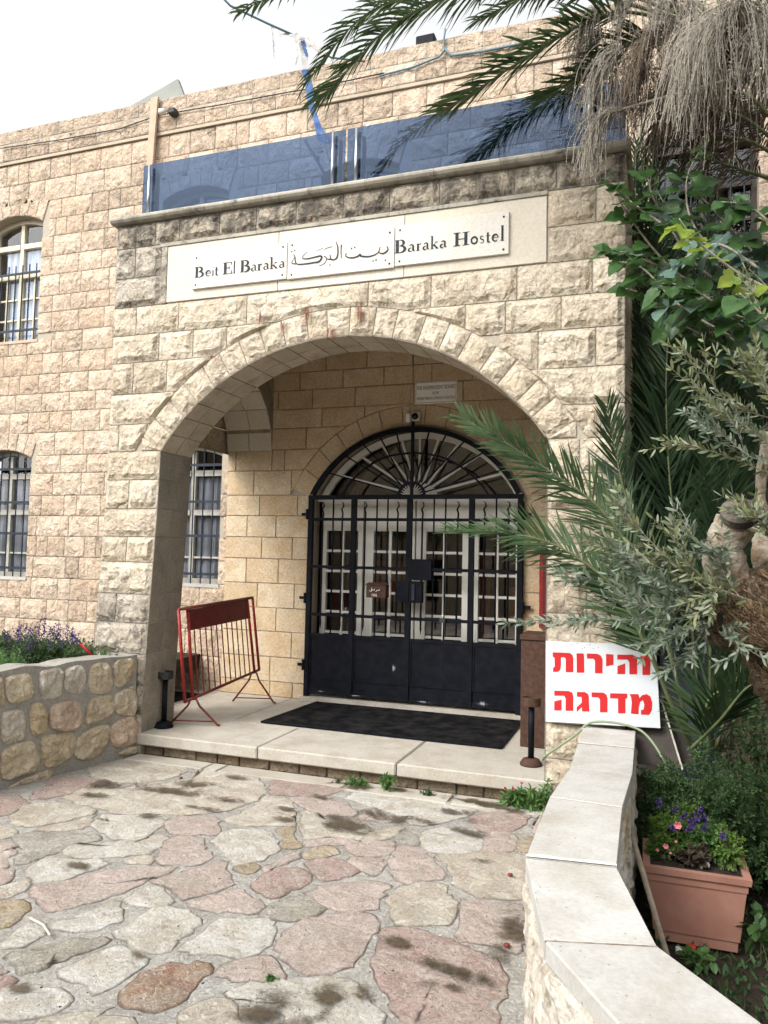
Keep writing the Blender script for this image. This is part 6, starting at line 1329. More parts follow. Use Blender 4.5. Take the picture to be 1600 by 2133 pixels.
# --- young palms beside the porch
yp = thing('young_palm', 'clump of green date palm shoots with thorny stems beside the right pillar', 'palm tree', tuple(A_(1450, 1530, .1)))
yp.location.z = -.38
YF = [
 ([(1440, 1560, .0), (1400, 1380, -.15), (1330, 1180, -.25), (1250, 1060, -.35), (1150, 985, -.4), (1050, 920, -.45), (965, 872, -.45)], .28, 74, .10, 'palm', .3),
 ([(1440, 1560, .0), (1370, 1400, -.2), (1290, 1240, -.35), (1200, 1160, -.45), (1120, 1122, -.5), (1040, 1112, -.5), (950, 1110, -.5)], .27, 64, .15, 'palm', .3),
 ([(1460, 1560, .2), (1440, 1300, .2), (1400, 1050, .2), (1388, 850, .2), (1392, 700, .2), (1400, 610, .2)], .42, 76, .02, 'palmdark', .25),
 ([(1440, 1560, .1), (1390, 1330, .0), (1330, 1130, -.05), (1290, 980, -.1), (1265, 850, -.1)], .30, 56, .05, 'palmdark', .3),
 ([(1440, 1560, .0), (1390, 1450, -.05), (1350, 1340, -.1), (1300, 1250, -.15), (1230, 1190, -.2)], .22, 50, .2, 'palmdark', .5),
 ([(1480, 1560, .3), (1510, 1300, .4), (1530, 1080, .4), (1500, 900, .4), (1470, 790, .4)], .40, 60, .05, 'palmdark', .25),
 ([(1490, 1560, .3), (1560, 1330, .4), (1600, 1120, .5), (1620, 980, .5)], .40, 56, .05, 'palmdark', .2),
 ([(1460, 1560, .5), (1350, 1250, .8), (1345, 950, .9), (1355, 650, .9), (1335, 420, .9), (1330, 310, .9)], .34, 80, .05, 'palm', .15),
 ([(1470, 1560, .7), (1440, 1200, 1.0), (1450, 850, 1.1), (1470, 560, 1.1), (1480, 400, 1.1)], .40, 76, .08, 'palmdark', .15),
 ([(1480, 1560, .7), (1560, 1150, 1.0), (1590, 850, 1.1), (1560, 600, 1.1)], .42, 66, .15, 'palmdark', .2),
 ([(1450, 1560, .1), (1330, 1370, .2), (1260, 1130, .2), (1200, 960, .1)], .27, 50, .1, 'palmdark', .3),
 ([(1440, 1560, -.2), (1500, 1500, -.4), (1560, 1430, -.5), (1620, 1420, -.5)], .22, 36, .2, 'palmdark', .2),
 ([(1470, 1560, .6), (1560, 1380, 1.0), (1575, 1150, 1.2), (1540, 960, 1.3), (1480, 800, 1.3)], .45, 76, .05, 'palmdark', .1),
 ([(1470, 1560, .5), (1420, 1300, .9), (1380, 1000, 1.1), (1410, 760, 1.3), (1400, 560, 1.3)], .45, 80, .05, 'palmdark', .1),
 ([(1500, 1560, .5), (1640, 1250, .8), (1640, 950, 1.1), (1600, 700, 1.2), (1540, 520, 1.2)], .45, 80, .05, 'palmdark', .1),
 ([(1450, 1560, .5), (1340, 1350, .9), (1320, 1100, 1.1), (1325, 850, 1.2), (1380, 600, 1.2)], .38, 76, .05, 'palmdark', .1),
 ([(1480, 1560, .3), (1480, 1300, .2), (1500, 1100, .2), (1480, 950, .2)], .36, 60, .05, 'palmdark', .2),
 ([(1450, 1560, 0.7), (1400, 1150, 1.2), (1360, 800, 1.4), (1340, 380, 1.4)], .42, 80, .05, 'palmdark', .1),
 ([(1475, 1560, 0.7), (1438, 1150, 1.2), (1402, 800, 1.4), (1384, 410, 1.4)], .42, 80, .05, 'palmdark', .1),
 ([(1500, 1560, 0.7), (1476, 1150, 1.2), (1444, 800, 1.4), (1428, 440, 1.4)], .42, 80, .05, 'palmdark', .1),
 ([(1525, 1560, 0.7), (1514, 1150, 1.2), (1486, 800, 1.4), (1472, 470, 1.4)], .42, 80, .05, 'palmdark', .1),
 ([(1550, 1560, 0.7), (1552, 1150, 1.2), (1528, 800, 1.4), (1516, 500, 1.4)], .42, 80, .05, 'palmdark', .1),
 ([(1575, 1560, 0.7), (1590, 1150, 1.2), (1570, 800, 1.4), (1560, 530, 1.4)], .42, 80, .05, 'palmdark', .1),
 ([(1460, 1560, .5), (1360, 1100, .75), (1340, 700, .8), (1325, 440, .8), (1325, 300, .8)], .20, 70, .05, 'palmdark', .3),
 ([(1460, 1560, .5), (1382, 1100, .75), (1356, 700, .8), (1339, 440, .8), (1345, 300, .8)], .20, 70, .05, 'palmdark', .3),
 ([(1460, 1560, .5), (1404, 1100, .75), (1372, 700, .8), (1353, 440, .8), (1365, 300, .8)], .20, 70, .05, 'palmdark', .3),
 ([(1460, 1560, .5), (1426, 1100, .75), (1388, 700, .8), (1367, 440, .8), (1385, 300, .8)], .20, 70, .05, 'palmdark', .3),
 ([(1480, 1570, -.1), (1470, 1480, -.2), (1500, 1440, -.25), (1560, 1450, -.3)], .25, 30, .3, 'palm', .1)]
for path, L, n, dr, mm, stt in YF: frond(yp, [A_(*p) for p in path], L*1.38, int(n*1.45), M[mm], W_=.0145, droop=dr, start=stt, ang=(52, 24), vee=.35, lmin=.35, side=(1, .25, .12))
mb = MB()
for path in YF[:7]:
    P_ = curve([A_(*p) for p in path[0][:3]])
    for k in range(26):
        i = rnd.randrange(len(P_)-1); p = P_[i]; d = ((P_[i+1]-p).normalized()*.8+rv()*.8).normalized(); mb.tube([p, p+d*rnd.uniform(.03, .06)], [.0022, .0003], 4, False)
obj('thorns', mb, M['petiole'], yp, kind='stuff')
# --- mulberry with broad lobed leaves
mt = thing('mulberry_tree', 'mulberry branches with broad glossy and lime green leaves right of the porch', 'tree', (2.1, -.6, -.38))
def lobed(p, d, n, L, m, parent):
    s = d.cross(n).normalized(); n = s.cross(d); ol = [(0, 0), (-.12, .20), (-.02, .42), (.18, .40), (.30, .46), (.42, .38), (.44, .27), (.60, .30), (.80, .17), (1.0, 0)] if rnd.random() < .6 else [(0, 0), (-.10, .22), (.05, .38), (.3, .40), (.5, .35), (.7, .24), (.86, .12), (1.0, 0)]
    cu = rnd.uniform(.05, .30); fo = rnd.uniform(.1, .45); mb = MB(); K_ = len(ol); bb = rnd.uniform(-.1, .1)
    P3 = lambda u, v: p+d*u*L+s*v*L+n*(abs(v)*fo*L-cu*u*u*L+.02*L*sin(u*14+abs(v)*9)+bb*v*L)
    for (u, v) in ol: mb.v.append(tuple(P3(u, v)))
    for (u, v) in ol: mb.v.append(tuple(P3(max(0, u), v*.48)))
    for (u, v) in ol: mb.v.append(tuple(P3(max(0, u), 0)-n*.012*L))
    for (u, v) in ol: mb.v.append(tuple(P3(max(0, u), -v*.48)))
    for (u, v) in ol: mb.v.append(tuple(P3(u, -v)))
    for r_ in range(4):
        for i in range(K_-1): mb.f.append((r_*K_+i, r_*K_+i+1, (r_+1)*K_+i+1, (r_+1)*K_+i))
    mb.tube([tuple(p-d*L*.35+Vector((0, 0, .004))), tuple(p)], .0018, 4, False)
    return obj('leaf', mb, m, parent, True)
BR_ = [([(1640, 620, -1.0), (1540, 570, -1.05), (1450, 500, -1.1), (1415, 455, -1.15)], 'mulyel', 11, .105), ([(1640, 700, -.9), (1520, 650, -.9), (1440, 600, -.95), (1380, 590, -1.)], 'mul', 16, .135), ([(1640, 720, -.8), (1560, 690, -.85), (1480, 640, -.9), (1360, 640, -.95)], 'mulpale', 12, .12),
       ([(1600, 640, -.3), (1460, 560, -.35), (1370, 430, -.35), (1350, 370, -.4)], 'mul', 14, .13), ([(1560, 600, -.3), (1450, 480, -.35), (1430, 380, -.35), (1460, 310, -.4)], 'mul', 12, .13), ([(1500, 620, -.2), (1400, 560, -.3), (1310, 450, -.35), (1280, 390, -.4)], 'mul', 12, .12),
       ([(1500, 640, -.2), (1380, 560, -.3), (1310, 530, -.4), (1270, 520, -.45)], 'mul', 12, .13), ([(1480, 660, -.1), (1380, 620, -.3), (1320, 570, -.4)], 'mul', 10, .13), ([(1620, 560, -.4), (1540, 520, -.4), (1420, 500, -.45)], 'mulpale', 10, .14), ([(1640, 520, -.5), (1590, 500, -.5), (1530, 480, -.5)], 'mul', 7, .14),
       ([(1500, 560, .0), (1420, 480, -.1), (1370, 400, -.1)], 'mulpale', 9, .12), ([(1640, 640, -.7), (1600, 600, -.75), (1560, 560, -.8)], 'mul', 7, .16), ([(1640, 800, -.5), (1540, 740, -.6), (1430, 680, -.6)], 'mul', 11, .15), ([(1640, 740, -1.2), (1590, 660, -1.2), (1540, 610, -1.25)], 'mul', 9, .13),
       ([(1500, 760, -.2), (1420, 700, -.3), (1350, 620, -.4), (1300, 600, -.4)], 'mul', 12, .12)]
for path, mm, n, L in BR_+[([(1560, 700, .1), (1430, 620, .1), (1330, 520, .1)], 'mul', 14, .13), ([(1600, 560, .2), (1480, 430, .2), (1400, 350, .2)], 'mul', 14, .12), ([(1640, 600, .1), (1560, 540, .1), (1500, 460, .1)], 'mul', 12, .13), ([(1600, 760, -.1), (1500, 690, -.1), (1400, 640, -.1)], 'mul', 14, .14), ([(1520, 700, -.45), (1420, 640, -.5), (1340, 560, -.5), (1290, 545, -.5)], 'mul', 12, .13), ([(1620, 720, -.6), (1540, 640, -.7), (1470, 620, -.7), (1400, 660, -.7)], 'mul', 12, .14), ([(1400, 480, -.4), (1340, 440, -.45), (1290, 400, -.45), (1265, 370, -.5)], 'mul', 9, .11), ([(1620, 480, -.6), (1560, 430, -.6), (1500, 420, -.6)], 'mul', 11, .12), ([(1580, 560, -.8), (1500, 510, -.85), (1440, 530, -.85), (1390, 560, -.85)], 'mulpale', 9, .13)]:
    n = int(n*(1.5 if mm != 'mulyel' else 1.3))
    P_ = curve([A_(*p) for p in path], 6); mb = MB(); mb.tube(P_, [.009-.006*i/(len(P_)-1) for i in range(len(P_))], 6); br = obj('branch', mb, M['twig'], mt, True)
    for k in range(n):
        i = int((len(P_)-2)*(.15+.85*k/(n-1))); p = P_[i]; tg = (P_[i+1]-P_[i]).normalized(); sd_ = tg.cross(Vector((0, -.4, 1))).normalized()*(1 if k % 2 else -1)
        d = (tg*.5+sd_*.8+Vector((0, -.25, -.45))+rv()*.45).normalized(); nn = (Vector((0, -.75, .75))+rv()*.6).normalized()
        m_ = mm if rnd.random() < (.72 if mm != 'mulyel' else .95) else rnd.choice(['mul', 'mulpale', 'mul'])
        lobed(p+d*L*.35, d, nn, L*rnd.uniform(.7, 1.15), M[m_], br)
mb = MB(); mb.tube(curve([Vector((2.3, -.3, -.38)), Vector((2.25, -.4, .8)), Vector((2.1, -.6, 2.0)), A_(1640, 620, -.9)]), [.05]*8+[.04]*8+[.03]*9, 8); obj('trunk', mb, M['twig'], mt, True)
# --- olive tree
ol = thing('olive_tree', 'old gnarled olive tree leaning in from the right with a sawn limb', 'tree', (2.2, -1.3, -.38))
OY = -1.3
def gnarl(path, rad, m, name, n=26, amp=.035, fr=7):
    P_ = curve([A_(*p) for p in path], 9); rr = [rad[0]]
    rr = []
    for i in range(len(P_)):
        t = i/(len(P_)-1)*(len(rad)-1); j = min(int(t), len(rad)-2); rr.append(rad[j]+(rad[j+1]-rad[j])*(t-j))
    mb = MB(); mb.tube(P_, rr, n)
    out = []
    for i, v in enumerate(mb.v):
        p = Vector(v); c = P_[min(i//n, len(P_)-1)]; d = (p-c); l = d.length; d = d/l if l else d
        k = i % n; tw = k/n*6.283+(i//n)*.10
        h = noise.noise(Vector((cos(tw)*1.6, sin(tw)*1.6, (i//n)*.09))*fr/4)*amp*1.3+noise.noise(p*fr*2.4)*amp*.45-abs(noise.noise(Vector((cos(tw)*3, sin(tw)*3, (i//n)*.05))))*amp
        out.append(tuple(p+d*h))
    mb.v = out; return obj(name, mb, m, ol, True)
gnarl([(1900, 1480, -1.25), (1750, 1370, -1.2), (1650, 1300, -1.2), (1585, 1278, -1.25), (1520, 1282, -1.3), (1448, 1262, -1.34)], [.42, .38, .31, .23, .155, .075], M['bark'], 'trunk', amp=.045)
gnarl([(1570, 1300, -1.12), (1525, 1220, -1.26), (1508, 1145, -1.33), (1535, 1090, -1.36)], [.11, .095, .080, .088], M['barksmooth'], 'sawn_limb', 22, .012)
gnarl([(1640, 1330, -1.2), (1622, 1230, -1.15), (1588, 1130, -1.1), (1585, 1020, -1.1), (1600, 900, -1.1)], [.15, .09, .045, .024, .02], M['barksmooth'], 'limb', 18, .012)
c = A_(1541, 1076, -1.40); dn = ((CAM-c).normalized()*.75+Vector((.05, 0, .75))).normalized(); c = c+dn*.030
a_ = dn.orthogonal().normalized(); b_ = dn.cross(a_); mb = MB(); mb.v = [tuple(c+dn*.02)]+[tuple(c+(a_*cos(t*pi/10)+b_*sin(t*pi/10))*.080*(1+.12*noise.noise(Vector((t, 0, 0))))+dn*.006) for t in range(20)]+[tuple(c+(a_*cos(t*pi/10)+b_*sin(t*pi/10))*.080-dn*.03) for t in range(20)]
mb.f = [(0, 1+t, 1+(t+1) % 20) for t in range(20)]+[(1+t, 21+t, 21+(t+1) % 20, 1+(t+1) % 20) for t in range(20)]; obj('cut_face', mb, M['cutwood'], ol)
mb = MB(); mb.lathe((0, 0, 0), [(.002, 0), (.012, .003), (.018, .0)], 14); h_ = A_(1500, 1290, -1.46); mb.v = [(h_.x+x*.8, h_.y+z, h_.z+y*1.7) for x, y, z in mb.v]; obj('bark_hollow', mb, M['dark'], ol)
def sprig(path, m, LL_=.05, sub=4, dens=.016, rr_=.0028, spread=.18):
    P_ = curve([A_(*p) for p in path], 8); T_ = []
    T_.append((P_, rr_))
    for k in range(sub):
        i = rnd.randrange(2, max(3, int(len(P_)*.85))); tg = (P_[i]-P_[i-1]).normalized(); d = (tg+rv()*.6+Vector((0, 0, .1))).normalized(); l = rnd.uniform(.5, 1.)*spread; q = [P_[i]]
        for s in range(6): d = (d+rv()*.12).normalized(); q.append(q[-1]+d*l/6)
        T_.append((q, rr_*.6))
    mb = MB()
    for q, r_ in T_: mb.tube(q, [r_*(1-.7*i/(len(q)-1)) for i in range(len(q))], 5, False)
    tw = obj('twig', mb, M['twig'], ol, True); mb = MB()
    for q, r_ in T_:
        for i in range(len(q)-1):
            a, b = q[i], q[i+1]; L = (b-a).length; n = max(1, int(L/dens)); tg = (b-a).normalized()
            for s in range(n):
                p = a.lerp(b, (s+rnd.random())/n); o = tg.cross(rv()).normalized()
                for sg_ in (1, -1):
                    d = (tg*.75+o*sg_*.75+rv()*.25).normalized(); leafq(mb, p, d, rv(), LL_*rnd.uniform(.65, 1.2), .0125*rnd.uniform(.8, 1.2), .1)
        p = q[-1]; leafq(mb, p, (q[-1]-q[-2]).normalized(), rv(), LL_, .011)
    obj('leaves', mb, m, tw, True, kind='stuff')
O1, O2 = M['olive'], M['oliveg']
SP = [([(1600, 870, -1.2), (1520, 840, -1.3), (1470, 780, -1.35), (1420, 720, -1.4)], O1, 6), ([(1610, 930, -1.2), (1540, 880, -1.3), (1470, 830, -1.35), (1402, 770, -1.4)], O1, 8), ([(1610, 820, -1.2), (1570, 790, -1.25), (1545, 740, -1.3)], O1, 5), ([(1610, 990, -1.1), (1540, 960, -1.2), (1450, 930, -1.25), (1375, 915, -1.3)], O1, 4),
      ([(1610, 960, -1.2), (1560, 950, -1.3), (1500, 900, -1.3), (1440, 870, -1.3)], O2, 9), ([(1610, 900, -1.), (1560, 900, -1.1), (1490, 860, -1.2)], O2, 9), ([(1620, 860, -1.3), (1590, 800, -1.3), (1560, 750, -1.3)], O1, 6), ([(1610, 780, -1.1), (1590, 760, -1.2), (1570, 730, -1.2)], O1, 4),
      ([(1500, 1250, -1.35), (1400, 1170, -1.5), (1330, 1100, -1.55), (1285, 1045, -1.6)], O1, 8), ([(1500, 1250, -1.35), (1390, 1190, -1.5), (1290, 1150, -1.6), (1218, 1125, -1.65)], O1, 9), ([(1490, 1270, -1.4), (1400, 1290, -1.5), (1280, 1290, -1.6), (1150, 1290, -1.65), (1055, 1298, -1.7)], O2, 8),
      ([(1490, 1270, -1.4), (1420, 1230, -1.5), (1350, 1200, -1.6), (1300, 1170, -1.6)], O2, 11), ([(1490, 1280, -1.4), (1410, 1270, -1.5), (1330, 1260, -1.6), (1250, 1240, -1.65)], O2, 11), ([(1490, 1290, -1.4), (1440, 1310, -1.5), (1400, 1330, -1.6), (1370, 1352, -1.6)], O2, 6),
      ([(1480, 1300, -1.4), (1400, 1325, -1.5), (1325, 1345, -1.6)], O2, 3), ([(1520, 1260, -1.4), (1460, 1200, -1.5), (1420, 1150, -1.55), (1400, 1090, -1.6)], O1, 8), ([(1530, 1230, -1.45), (1510, 1180, -1.5), (1480, 1150, -1.55)], O2, 5), ([(1600, 1100, -1.4), (1575, 1080, -1.5), (1555, 1070, -1.5)], O1, 5),
      ([(1610, 1130, -1.3), (1590, 1090, -1.4), (1570, 1060, -1.45)], O1, 6), ([(1560, 1250, -1.5), (1500, 1230, -1.55), (1480, 1250, -1.6), (1440, 1290, -1.6)], O1, 6), ([(1480, 1290, -1.45), (1440, 1350, -1.5), (1420, 1380, -1.5)], O2, 6), ([(1520, 1170, -1.4), (1450, 1130, -1.5), (1440, 1100, -1.5)], O2, 6),
      ([(1470, 1250, -1.4), (1350, 1240, -1.5), (1210, 1200, -1.6), (1160, 1190, -1.6)], O2, 8), ([(1610, 690, -1.2), (1580, 640, -1.2), (1560, 580, -1.2)], O1, 3), ([(1500, 1300, -1.4), (1540, 1350, -1.6), (1500, 1380, -1.6)], O2, 4), ([(1470, 1260, -1.4), (1390, 1220, -1.45), (1330, 1220, -1.5)], O2, 12), ([(1470, 1240, -1.4), (1420, 1190, -1.45), (1370, 1160, -1.5)], O1, 12)]
for path, m_, sub in SP: sprig(path, m_, .048, sub)
# --- generic leafy bushes
def bush(name, label, cat, c, R, nstem, nleaf, L, W_, m, kindl='leaf', up_=.5, group=None, flat=1., stemm='petiole', seedloc=None):
    c = Vector(c); t = thing(name, label, cat, (c.x, c.y, c.z), group); ms = MB(); ml = MB()
    for k in range(nstem):
        d = (rv()+Vector((0, 0, up_))); d.z = abs(d.z)+.15; d = d.normalized(); end = c+Vector((d.x*R[0], d.y*R[1], d.z*R[2]))*rnd.uniform(.65, 1.05); mid = (c+end)/2+Vector((0, 0, R[2]*.12))+rv()*R[2]*.06
        P_ = curve([c+Vector((rnd.uniform(-.4, .4)*R[0], rnd.uniform(-.4, .4)*R[1], 0)), mid, end], 5); ms.tube(P_, [.003*(1-.6*i/(len(P_)-1)) for i in range(len(P_))], 4, False)
        for j in range(nleaf):
            i = int((len(P_)-1)*(.2+.8*rnd.random()**.7)); i = min(i, len(P_)-2); tg = (P_[i+1]-P_[i]).normalized(); p = P_[i].lerp(P_[i+1], rnd.random())
            if kindl == 'fern':
                dd = (tg*.4+rv()).normalized(); q = p; l = L*rnd.uniform(.6, 1.1); 
                for s in range(4):
                    q = q+dd*l*.22
                    for sg_ in (-1, 1): leafq(ml, q, (dd*.7+dd.cross(rv()).normalized()*.8).normalized(), rv(), l*.38, W_, .1)
                leafq(ml, q, dd, rv(), l*.4, W_)
            else:
                dd = (tg*.5+rv()*.9).normalized(); leafq(ml, p, dd, (Vector((0, 0, 1))+rv()*.5), L*rnd.uniform(.6, 1.15), W_*rnd.uniform(.8, 1.2), .12, .15)
    obj('stems', ms, M[stemm], t, kind='stuff'); obj('foliage', ml, M[m], t, kind='stuff'); return t
GG = -.38
g = at(1450, 1600, y=-.75)
bush('feathery_shrub', 'large feathery dark green shrub behind the terracotta planter', 'shrub', (1.28, -.45, GG+.05), (.42, .36, .72), 130, 36, .050, .0075, 'shrub', 'fern', .4)
bush('feathery_shrub', 'smaller feathery shrub spilling over the end of the low wall', 'shrub', (1.08, -.38, GG+.25), (.20, .18, .45), 50, 26, .048, .0075, 'shrub', 'fern', .5)
bush('leafy_shrub', 'dark leafy shrub in the shade at the right edge behind the pot', 'shrub', (1.85, -.5, GG), (.42, .4, .65), 90, 20, .05, .018, 'shrub', 'leaf', .4)
bush('feathery_shrub', 'low dark feathery shrub at the foot of the young palm', 'shrub', (1.62, -.05, GG), (.4, .3, .7), 90, 20, .05, .008, 'shrub', 'fern', .4)
bush('leafy_shrub', 'tall dark shrub filling the shade behind the young palm stems', 'shrub', (1.72, .35, GG), (.55, .35, 1.0), 130, 26, .05, .016, 'shrub', 'leaf', .5)
bush('ivy_plant', 'low plant with rounded leaves against the wall behind the flower pot', 'plant', (1.05, -.95, GG+.1), (.1, .1, .35), 16, 10, .045, .03, 'mul', 'leaf', .6)
bush('broadleaf_seedling', 'seedling with a few broad leaves near the right edge below the pot', 'plant', at(1600, 2010, z=GG), (.16, .14, .28), 9, 5, .09, .05, 'mul', 'leaf', .8)
bush('weed_clump', 'small weed with rounded leaves at the foot of the flower pot', 'plant', at(1455, 2010, z=GG), (.09, .08, .06), 9, 5, .05, .03, 'weed', 'leaf', .3)
# ground cover in the garden
mb = MB()
for k in range(9000):
    x = rnd.uniform(.98, 2.8); y = rnd.uniform(-3.6, 1.7)
    if x < 1.0+max(0, (-2.3-y)*.75): continue
    p = Vector((x, y, -.398)); h = rnd.uniform(.02, .07)
    leafq(mb, p, (Vector((0, 0, 1))+rv()*.8).normalized(), rv(), h, .008+.012*rnd.random(), .1)
gc = obj('ground_cover', mb, M['shrub'], None, kind='stuff')
# plants along the step
def clump(px, py, lab, R, n, m='weed', L=.055, W_=.014, z=GZ, fl=None, nm='weed_clump'):
    c = at(px, py, z=z); c = at(px, py, y=-.10) if py < 1660 and z == GZ and py > 1600 else c; c.z = z; t = bush(nm, lab, 'plant', c, R, n, 11, L, W_, m, 'leaf', .7)
    if fl:
        mb = MB()
        for k in range(fl[1]):
            p = c+Vector((rnd.uniform(-R[0], R[0])*.8, rnd.uniform(-R[1], R[1])*.5, R[2]*rnd.uniform(.8, 1.15)))
            for j in range(9): leafq(mb, p, rv(), rv(), fl[2], fl[2]*.8)
        obj('flowers', mb, M[fl[0]], t, kind='stuff')
    return t
clump(1090, 1652, 'bright leafy clump with small red flowers below the right ashtray', (.16, .07, .14), 46, fl=('redpetal', 5, .012), L=.06, W_=.016)
clump(1135, 1650, 'leafy weed in the corner where the low wall meets the pillar', (.09, .07, .20), 18, L=.055)
clump(808, 1618, 'small dark green weed growing from under the step near its middle', (.07, .04, .12), 16, 'weed', .05, .012); clump(745, 1608, 'low weed under the step left of the middle one', (.12, .04, .06), 18, 'weed', .045, .012); clump(891, 1622, 'tiny weed sprig under the step right of the middle', (.05, .02, .05), 8, 'shrub', .03, .01); clump(375, 1566, 'small dark weed under the left end of the step', (.09, .03, .04), 12, 'shrub', .025, .01)
clump(700, 1612, 'dark dry sprig on the slab strip below the step', (.07, .03, .05), 7, 'duskleaf', .02, .008); clump(562, 2043, 'tiny green weed growing in a joint of the paving', (.035, .02, .018), 8, 'weed', .018, .008)
c = at(340, 1568, z=GZ)
# planter bed flowers on the left
t = bush('flowering_sage', 'bushy plant with purple flower spikes in the raised bed', 'plant', (-3.32, -.42, .36), (.30, .30, .44), 150, 26, .035, .009, 'shrub', 'leaf', .7); t.location = (-3.32, -.42, .36)
bush('leafy_herb', 'dense dark green foliage under the purple flower spikes in the raised bed', 'plant', (-3.38, -.35, .36), (.34, .34, .36), 130, 30, .035, .010, 'shrub', 'leaf', .5)
bush('leafy_herb', 'green plants along the back of the raised bed against the facade', 'plant', (-3.9, .5, .34), (.55, .5, .30), 110, 26, .045, .012, 'shrub', 'leaf', .5)
bush('leafy_herb', 'green plants at the back of the raised bed near the left edge', 'plant', (-4.9, .6, .34), (.6, .6, .28), 110, 24, .045, .012, 'shrub', 'leaf', .5)
bush('leafy_herb', 'feathery green plants at the far left of the raised bed', 'plant', (-3.75, -.6, .34), (.4, .4, .30), 110, 20, .045, .009, 'weed', 'fern', .5)
mb = MB()
for k in range(60):
    a = rnd.uniform(0, 6.28); r_ = sqrt(rnd.random()); p = Vector((-3.32+.28*r_*cos(a), -.42+.26*r_*sin(a), .52+.15+.13*(1-r_)+rnd.uniform(-.03, .05)))
    for s in range(14): leafq(mb, p+Vector((rnd.gauss(0, .007), rnd.gauss(0, .007), s*.005)), rv(), rv(), .014, .010)
obj('flower_spikes', mb, M['purple'], t, kind='stuff')
bush('leafy_herb', 'feathery pale herb at the left edge of the raised bed', 'plant', (-3.35, -.75, .36), (.28, .2, .30), 70, 16, .04, .007, 'weed', 'fern', .5); bush('leafy_herb', 'grey-green herb in the raised bed in front of the pillar', 'plant', (-2.98, -.16, .36), (.14, .14, .30), 34, 14, .035, .007, 'weed', 'fern', .5)
bush('dry_herb', 'dry brownish stems at the right end of the raised bed', 'plant', (-2.88, -.16, .36), (.08, .10, .30), 26, 10, .02, .008, 'duskleaf', 'leaf', .6, stemm='strawdark'); bush('leafy_herb', 'small pale green herb right of the purple flowers', 'plant', (-3.08, -.1, .36), (.10, .08, .32), 20, 12, .03, .007, 'shrub', 'fern', .7)
a = at(149, 1322, y=-.15); b = at(184, 1358, y=-.15); tl = thing('tool_handle', 'thin tool handle with red grip sticking up from the raised bed', 'tool', tuple(b)); mb = MB(); mb.tube([a, a.lerp(b, .45)+Vector((.004, 0, .006)), a.lerp(b, .6)], .008, 6); obj('shaft', mb, M['darkcable'], tl, True); mb = MB(); mb.tube([a.lerp(b, .5), b+(b-a)*.2], .009, 7); obj('grip', mb, M['redprint'], tl, True)
# =================================================================== TERRACOTTA POT
B_ = at(1535, 1962, z=-.37); pot = thing('flower_trough', 'terracotta plastic planter full of herbs and purple and pink flowers', 'planter', (1.2, -.9, -.38))
xl_, xr_ = .985, 1.405; y0_, y1_ = -1.09, -.72; rot = radians(1); pc = Vector((1.21, -.93, 0))
def frus(z0, z1, s0, s1, y=None):
    mb = MB(); v = []
    for z, s in ((z0, s0), (z1, s1)):
        for sx, sy in ((-1, -1), (1, -1), (1, 1), (-1, 1)):
            x = sx*(.205+s); yv = sy*(.165+s); v.append((pc.x+x*cos(rot)-yv*sin(rot), pc.y+x*sin(rot)+yv*cos(rot), z))
    mb.add(v, [(0, 3, 2, 1), (4, 5, 6, 7), (0, 1, 5, 4), (1, 2, 6, 5), (2, 3, 7, 6), (3, 0, 4, 7)]); return mb
obj('foot', frus(-.378, -.33, -.028, -.024), M['terracotta'], pot); obj('body', frus(-.329, -.095, -.018, .008), M['terracotta'], pot); obj('shoulder', frus(-.094, -.058, .013, .016), M['terracotta'], pot)
mb = MB()
for z0, z1, o_, i_ in ((-.057, -.028, .030, -.004),):
    ring_o = frus(z0, z1, o_-.004, o_).v; ring_i = frus(z0, z1, i_, i_).v
    mb.v = ring_o+ring_i; mb.f = [(0, 1, 5, 4), (1, 2, 6, 5), (2, 3, 7, 6), (3, 0, 4, 7), (4, 5, 13, 12), (5, 6, 14, 13), (6, 7, 15, 14), (7, 4, 12, 15), (12, 13, 9, 8), (13, 14, 10, 9), (14, 15, 11, 10), (15, 12, 8, 11), (0, 8, 9, 1), (1, 9, 10, 2), (2, 10, 11, 3), (3, 11, 8, 0)]
obj('rim', mb, M['terracotta'], pot); obj('potting_soil', frus(-.056, -.044, -.006, -.006), M['soil'], pot)
def P0(dx, dy): return (pc.x+dx*cos(rot)-dy*sin(rot), pc.y+dx*sin(rot)+dy*cos(rot), -.045)
bush('potted_herb', 'bright curly herb at the left end of the terracotta planter', 'plant', P0(-.14, .02), (.10, .12, .20), 50, 18, .022, .010, 'shrubl', 'fern', .7); bush('potted_herb', 'bright curly herb at the back of the planter behind the purple flowers', 'plant', P0(-.04, .11), (.09, .08, .24), 40, 18, .022, .010, 'shrubl', 'fern', .8)
bush('potted_herb', 'yellowish herb trailing at the right end of the planter', 'plant', P0(.15, .0), (.10, .15, .20), 60, 16, .024, .012, 'shrubl', 'leaf', .6); bush('potted_herb', 'green leafy herb right of the purple flowers in the planter', 'plant', P0(.08, .06), (.11, .10, .20), 40, 14, .035, .016, 'weed', 'leaf', .7)
bush('potted_begonia', 'dark bronze-leaved plant in the middle of the planter', 'plant', P0(.0, -.05), (.10, .07, .10), 26, 9, .032, .026, 'duskleaf', 'leaf', .7); t = bush('potted_salvia', 'purple flowering plant in the middle of the planter', 'plant', P0(.03, .03), (.09, .07, .16), 24, 10, .04, .012, 'weed', 'leaf', .9)
mb = MB()
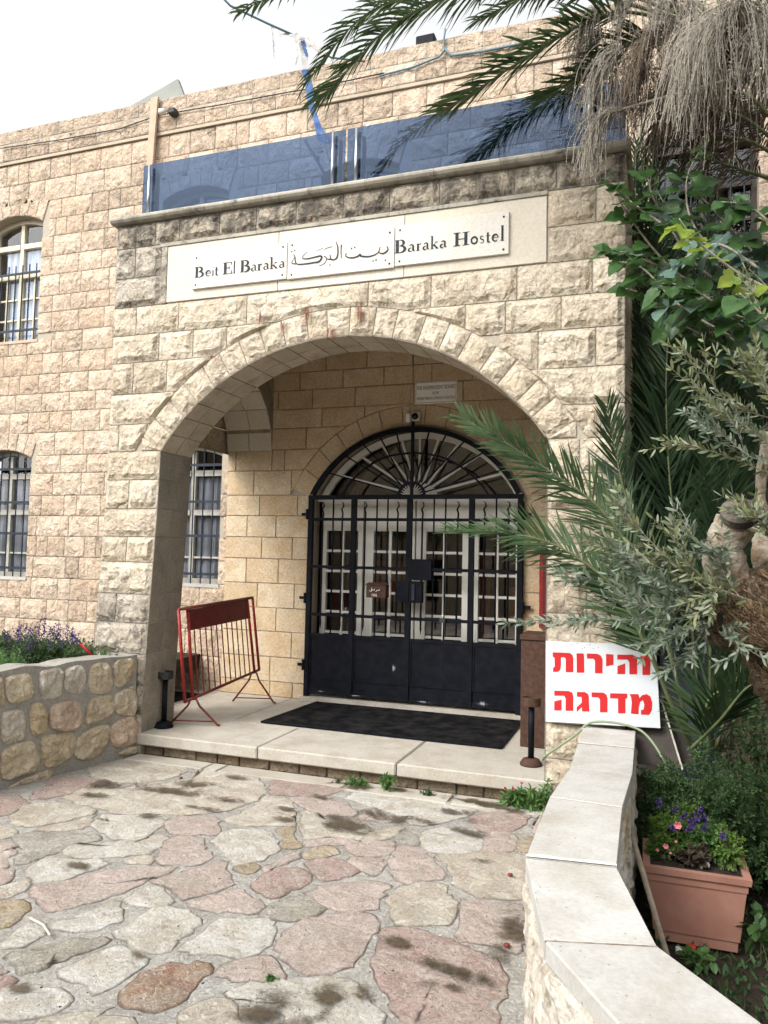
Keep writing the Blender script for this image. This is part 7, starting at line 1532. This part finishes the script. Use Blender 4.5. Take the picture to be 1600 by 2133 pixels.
for px, py, n in ((1430, 1700, 5), (1445, 1712, 6), (1455, 1690, 4), (1440, 1725, 5), (1470, 1705, 4), (1380, 1672, 3), (1410, 1690, 3), (1512, 1743, 4), (1465, 1722, 3), (1397, 1725, 3)):
    for k in range(n):
        p = at(px+rnd.uniform(-8, 8), py+rnd.uniform(-8, 8), y=-.98)
        for s in range(8): leafq(mb, p+rv()*.007, rv(), rv(), .013, .010)
obj('flower_spikes', mb, M['purple'], t, kind='stuff')
for px, py, r_, lab in ((1412, 1718, .017, 'largest pink flower in the planter'), (1387, 1762, .012, 'smaller pink flower low at the front of the planter'), (1370, 1770, .007, 'tiny pink bud low at the left front of the planter'), (1397, 1776, .006, 'tiny pink bud right of the smaller pink flower'), (1408, 1752, .006, 'tiny pale pink bud between the two pink flowers')):
    p = at(px, py, y=-1.06); mb = MB()
    for k in range(6): a = k*1.05; leafq(mb, p, Vector((cos(a), -.4, sin(a))).normalized(), Vector((0, -1, 0)), r_*1.3, r_*1.2, .2)
    o = thing('pink_flower', lab, 'flower', tuple(p), 'pink flowers in the planter'); obj('petals', mb, M['pinkpetal'], o); mb = MB(); mb.tube([p, Vector((p.x, p.y+.05, .01))], .0015, 4); obj('stalk', mb, M['petiole'], o)
# broom handle leaning between wall and pot
a = at(1316, 1738, y=-1.25); b = at(1388, 1985, y=-1.55); mb = MB(); e = b+(b-a)*.05; mb.tube([a, a.lerp(b, .5), e], .0125, 10); tag(obj('broom_handle', mb, M['stick'], None, True), 'weathered grey wooden pole leaning between the low wall and the planter', 'pole')
c = at(1422, 1978, z=-.38); mb = MB(); mb.bevbox(c.x-.03, c.x+.03, c.y-.02, c.y+.02, -.395, -.375, .004); tag(obj('litter_scrap', mb, M['white']), 'white and red scrap of litter on the soil below the planter', 'litter'); c.x += .03
mb = MB(); mb.bevbox(c.x-.01, c.x+.03, c.y+.021, c.y+.05, -.395, -.37, .004); tag(obj('litter_scrap', mb, M['redprint']), 'red scrap of litter on the soil beside the white one', 'litter')
# =================================================================== WHAT THE PANES REFLECT: the far side of the courtyard
ow = thing('opposite_wall', 'rough stone retaining wall on the far side of the courtyard, behind the viewer', 'wall', (0, -12, -.4))
mb = MB(); mb.box(-14, 12, -13, -12, -.4, 5.2); obj('wall_body', mb, M['wallstone'], ow)
for k, (x, y) in enumerate(((-5, -10.5), (3.5, -10.8))):
    bush('garden_tree', ('left' if k == 0 else 'right')+' leafy tree in front of the far courtyard wall', 'tree', (x, y, 1.6), (1.6, 1.2, 2.4), 60, 40, .16, .07, 'mul', 'leaf', .4)
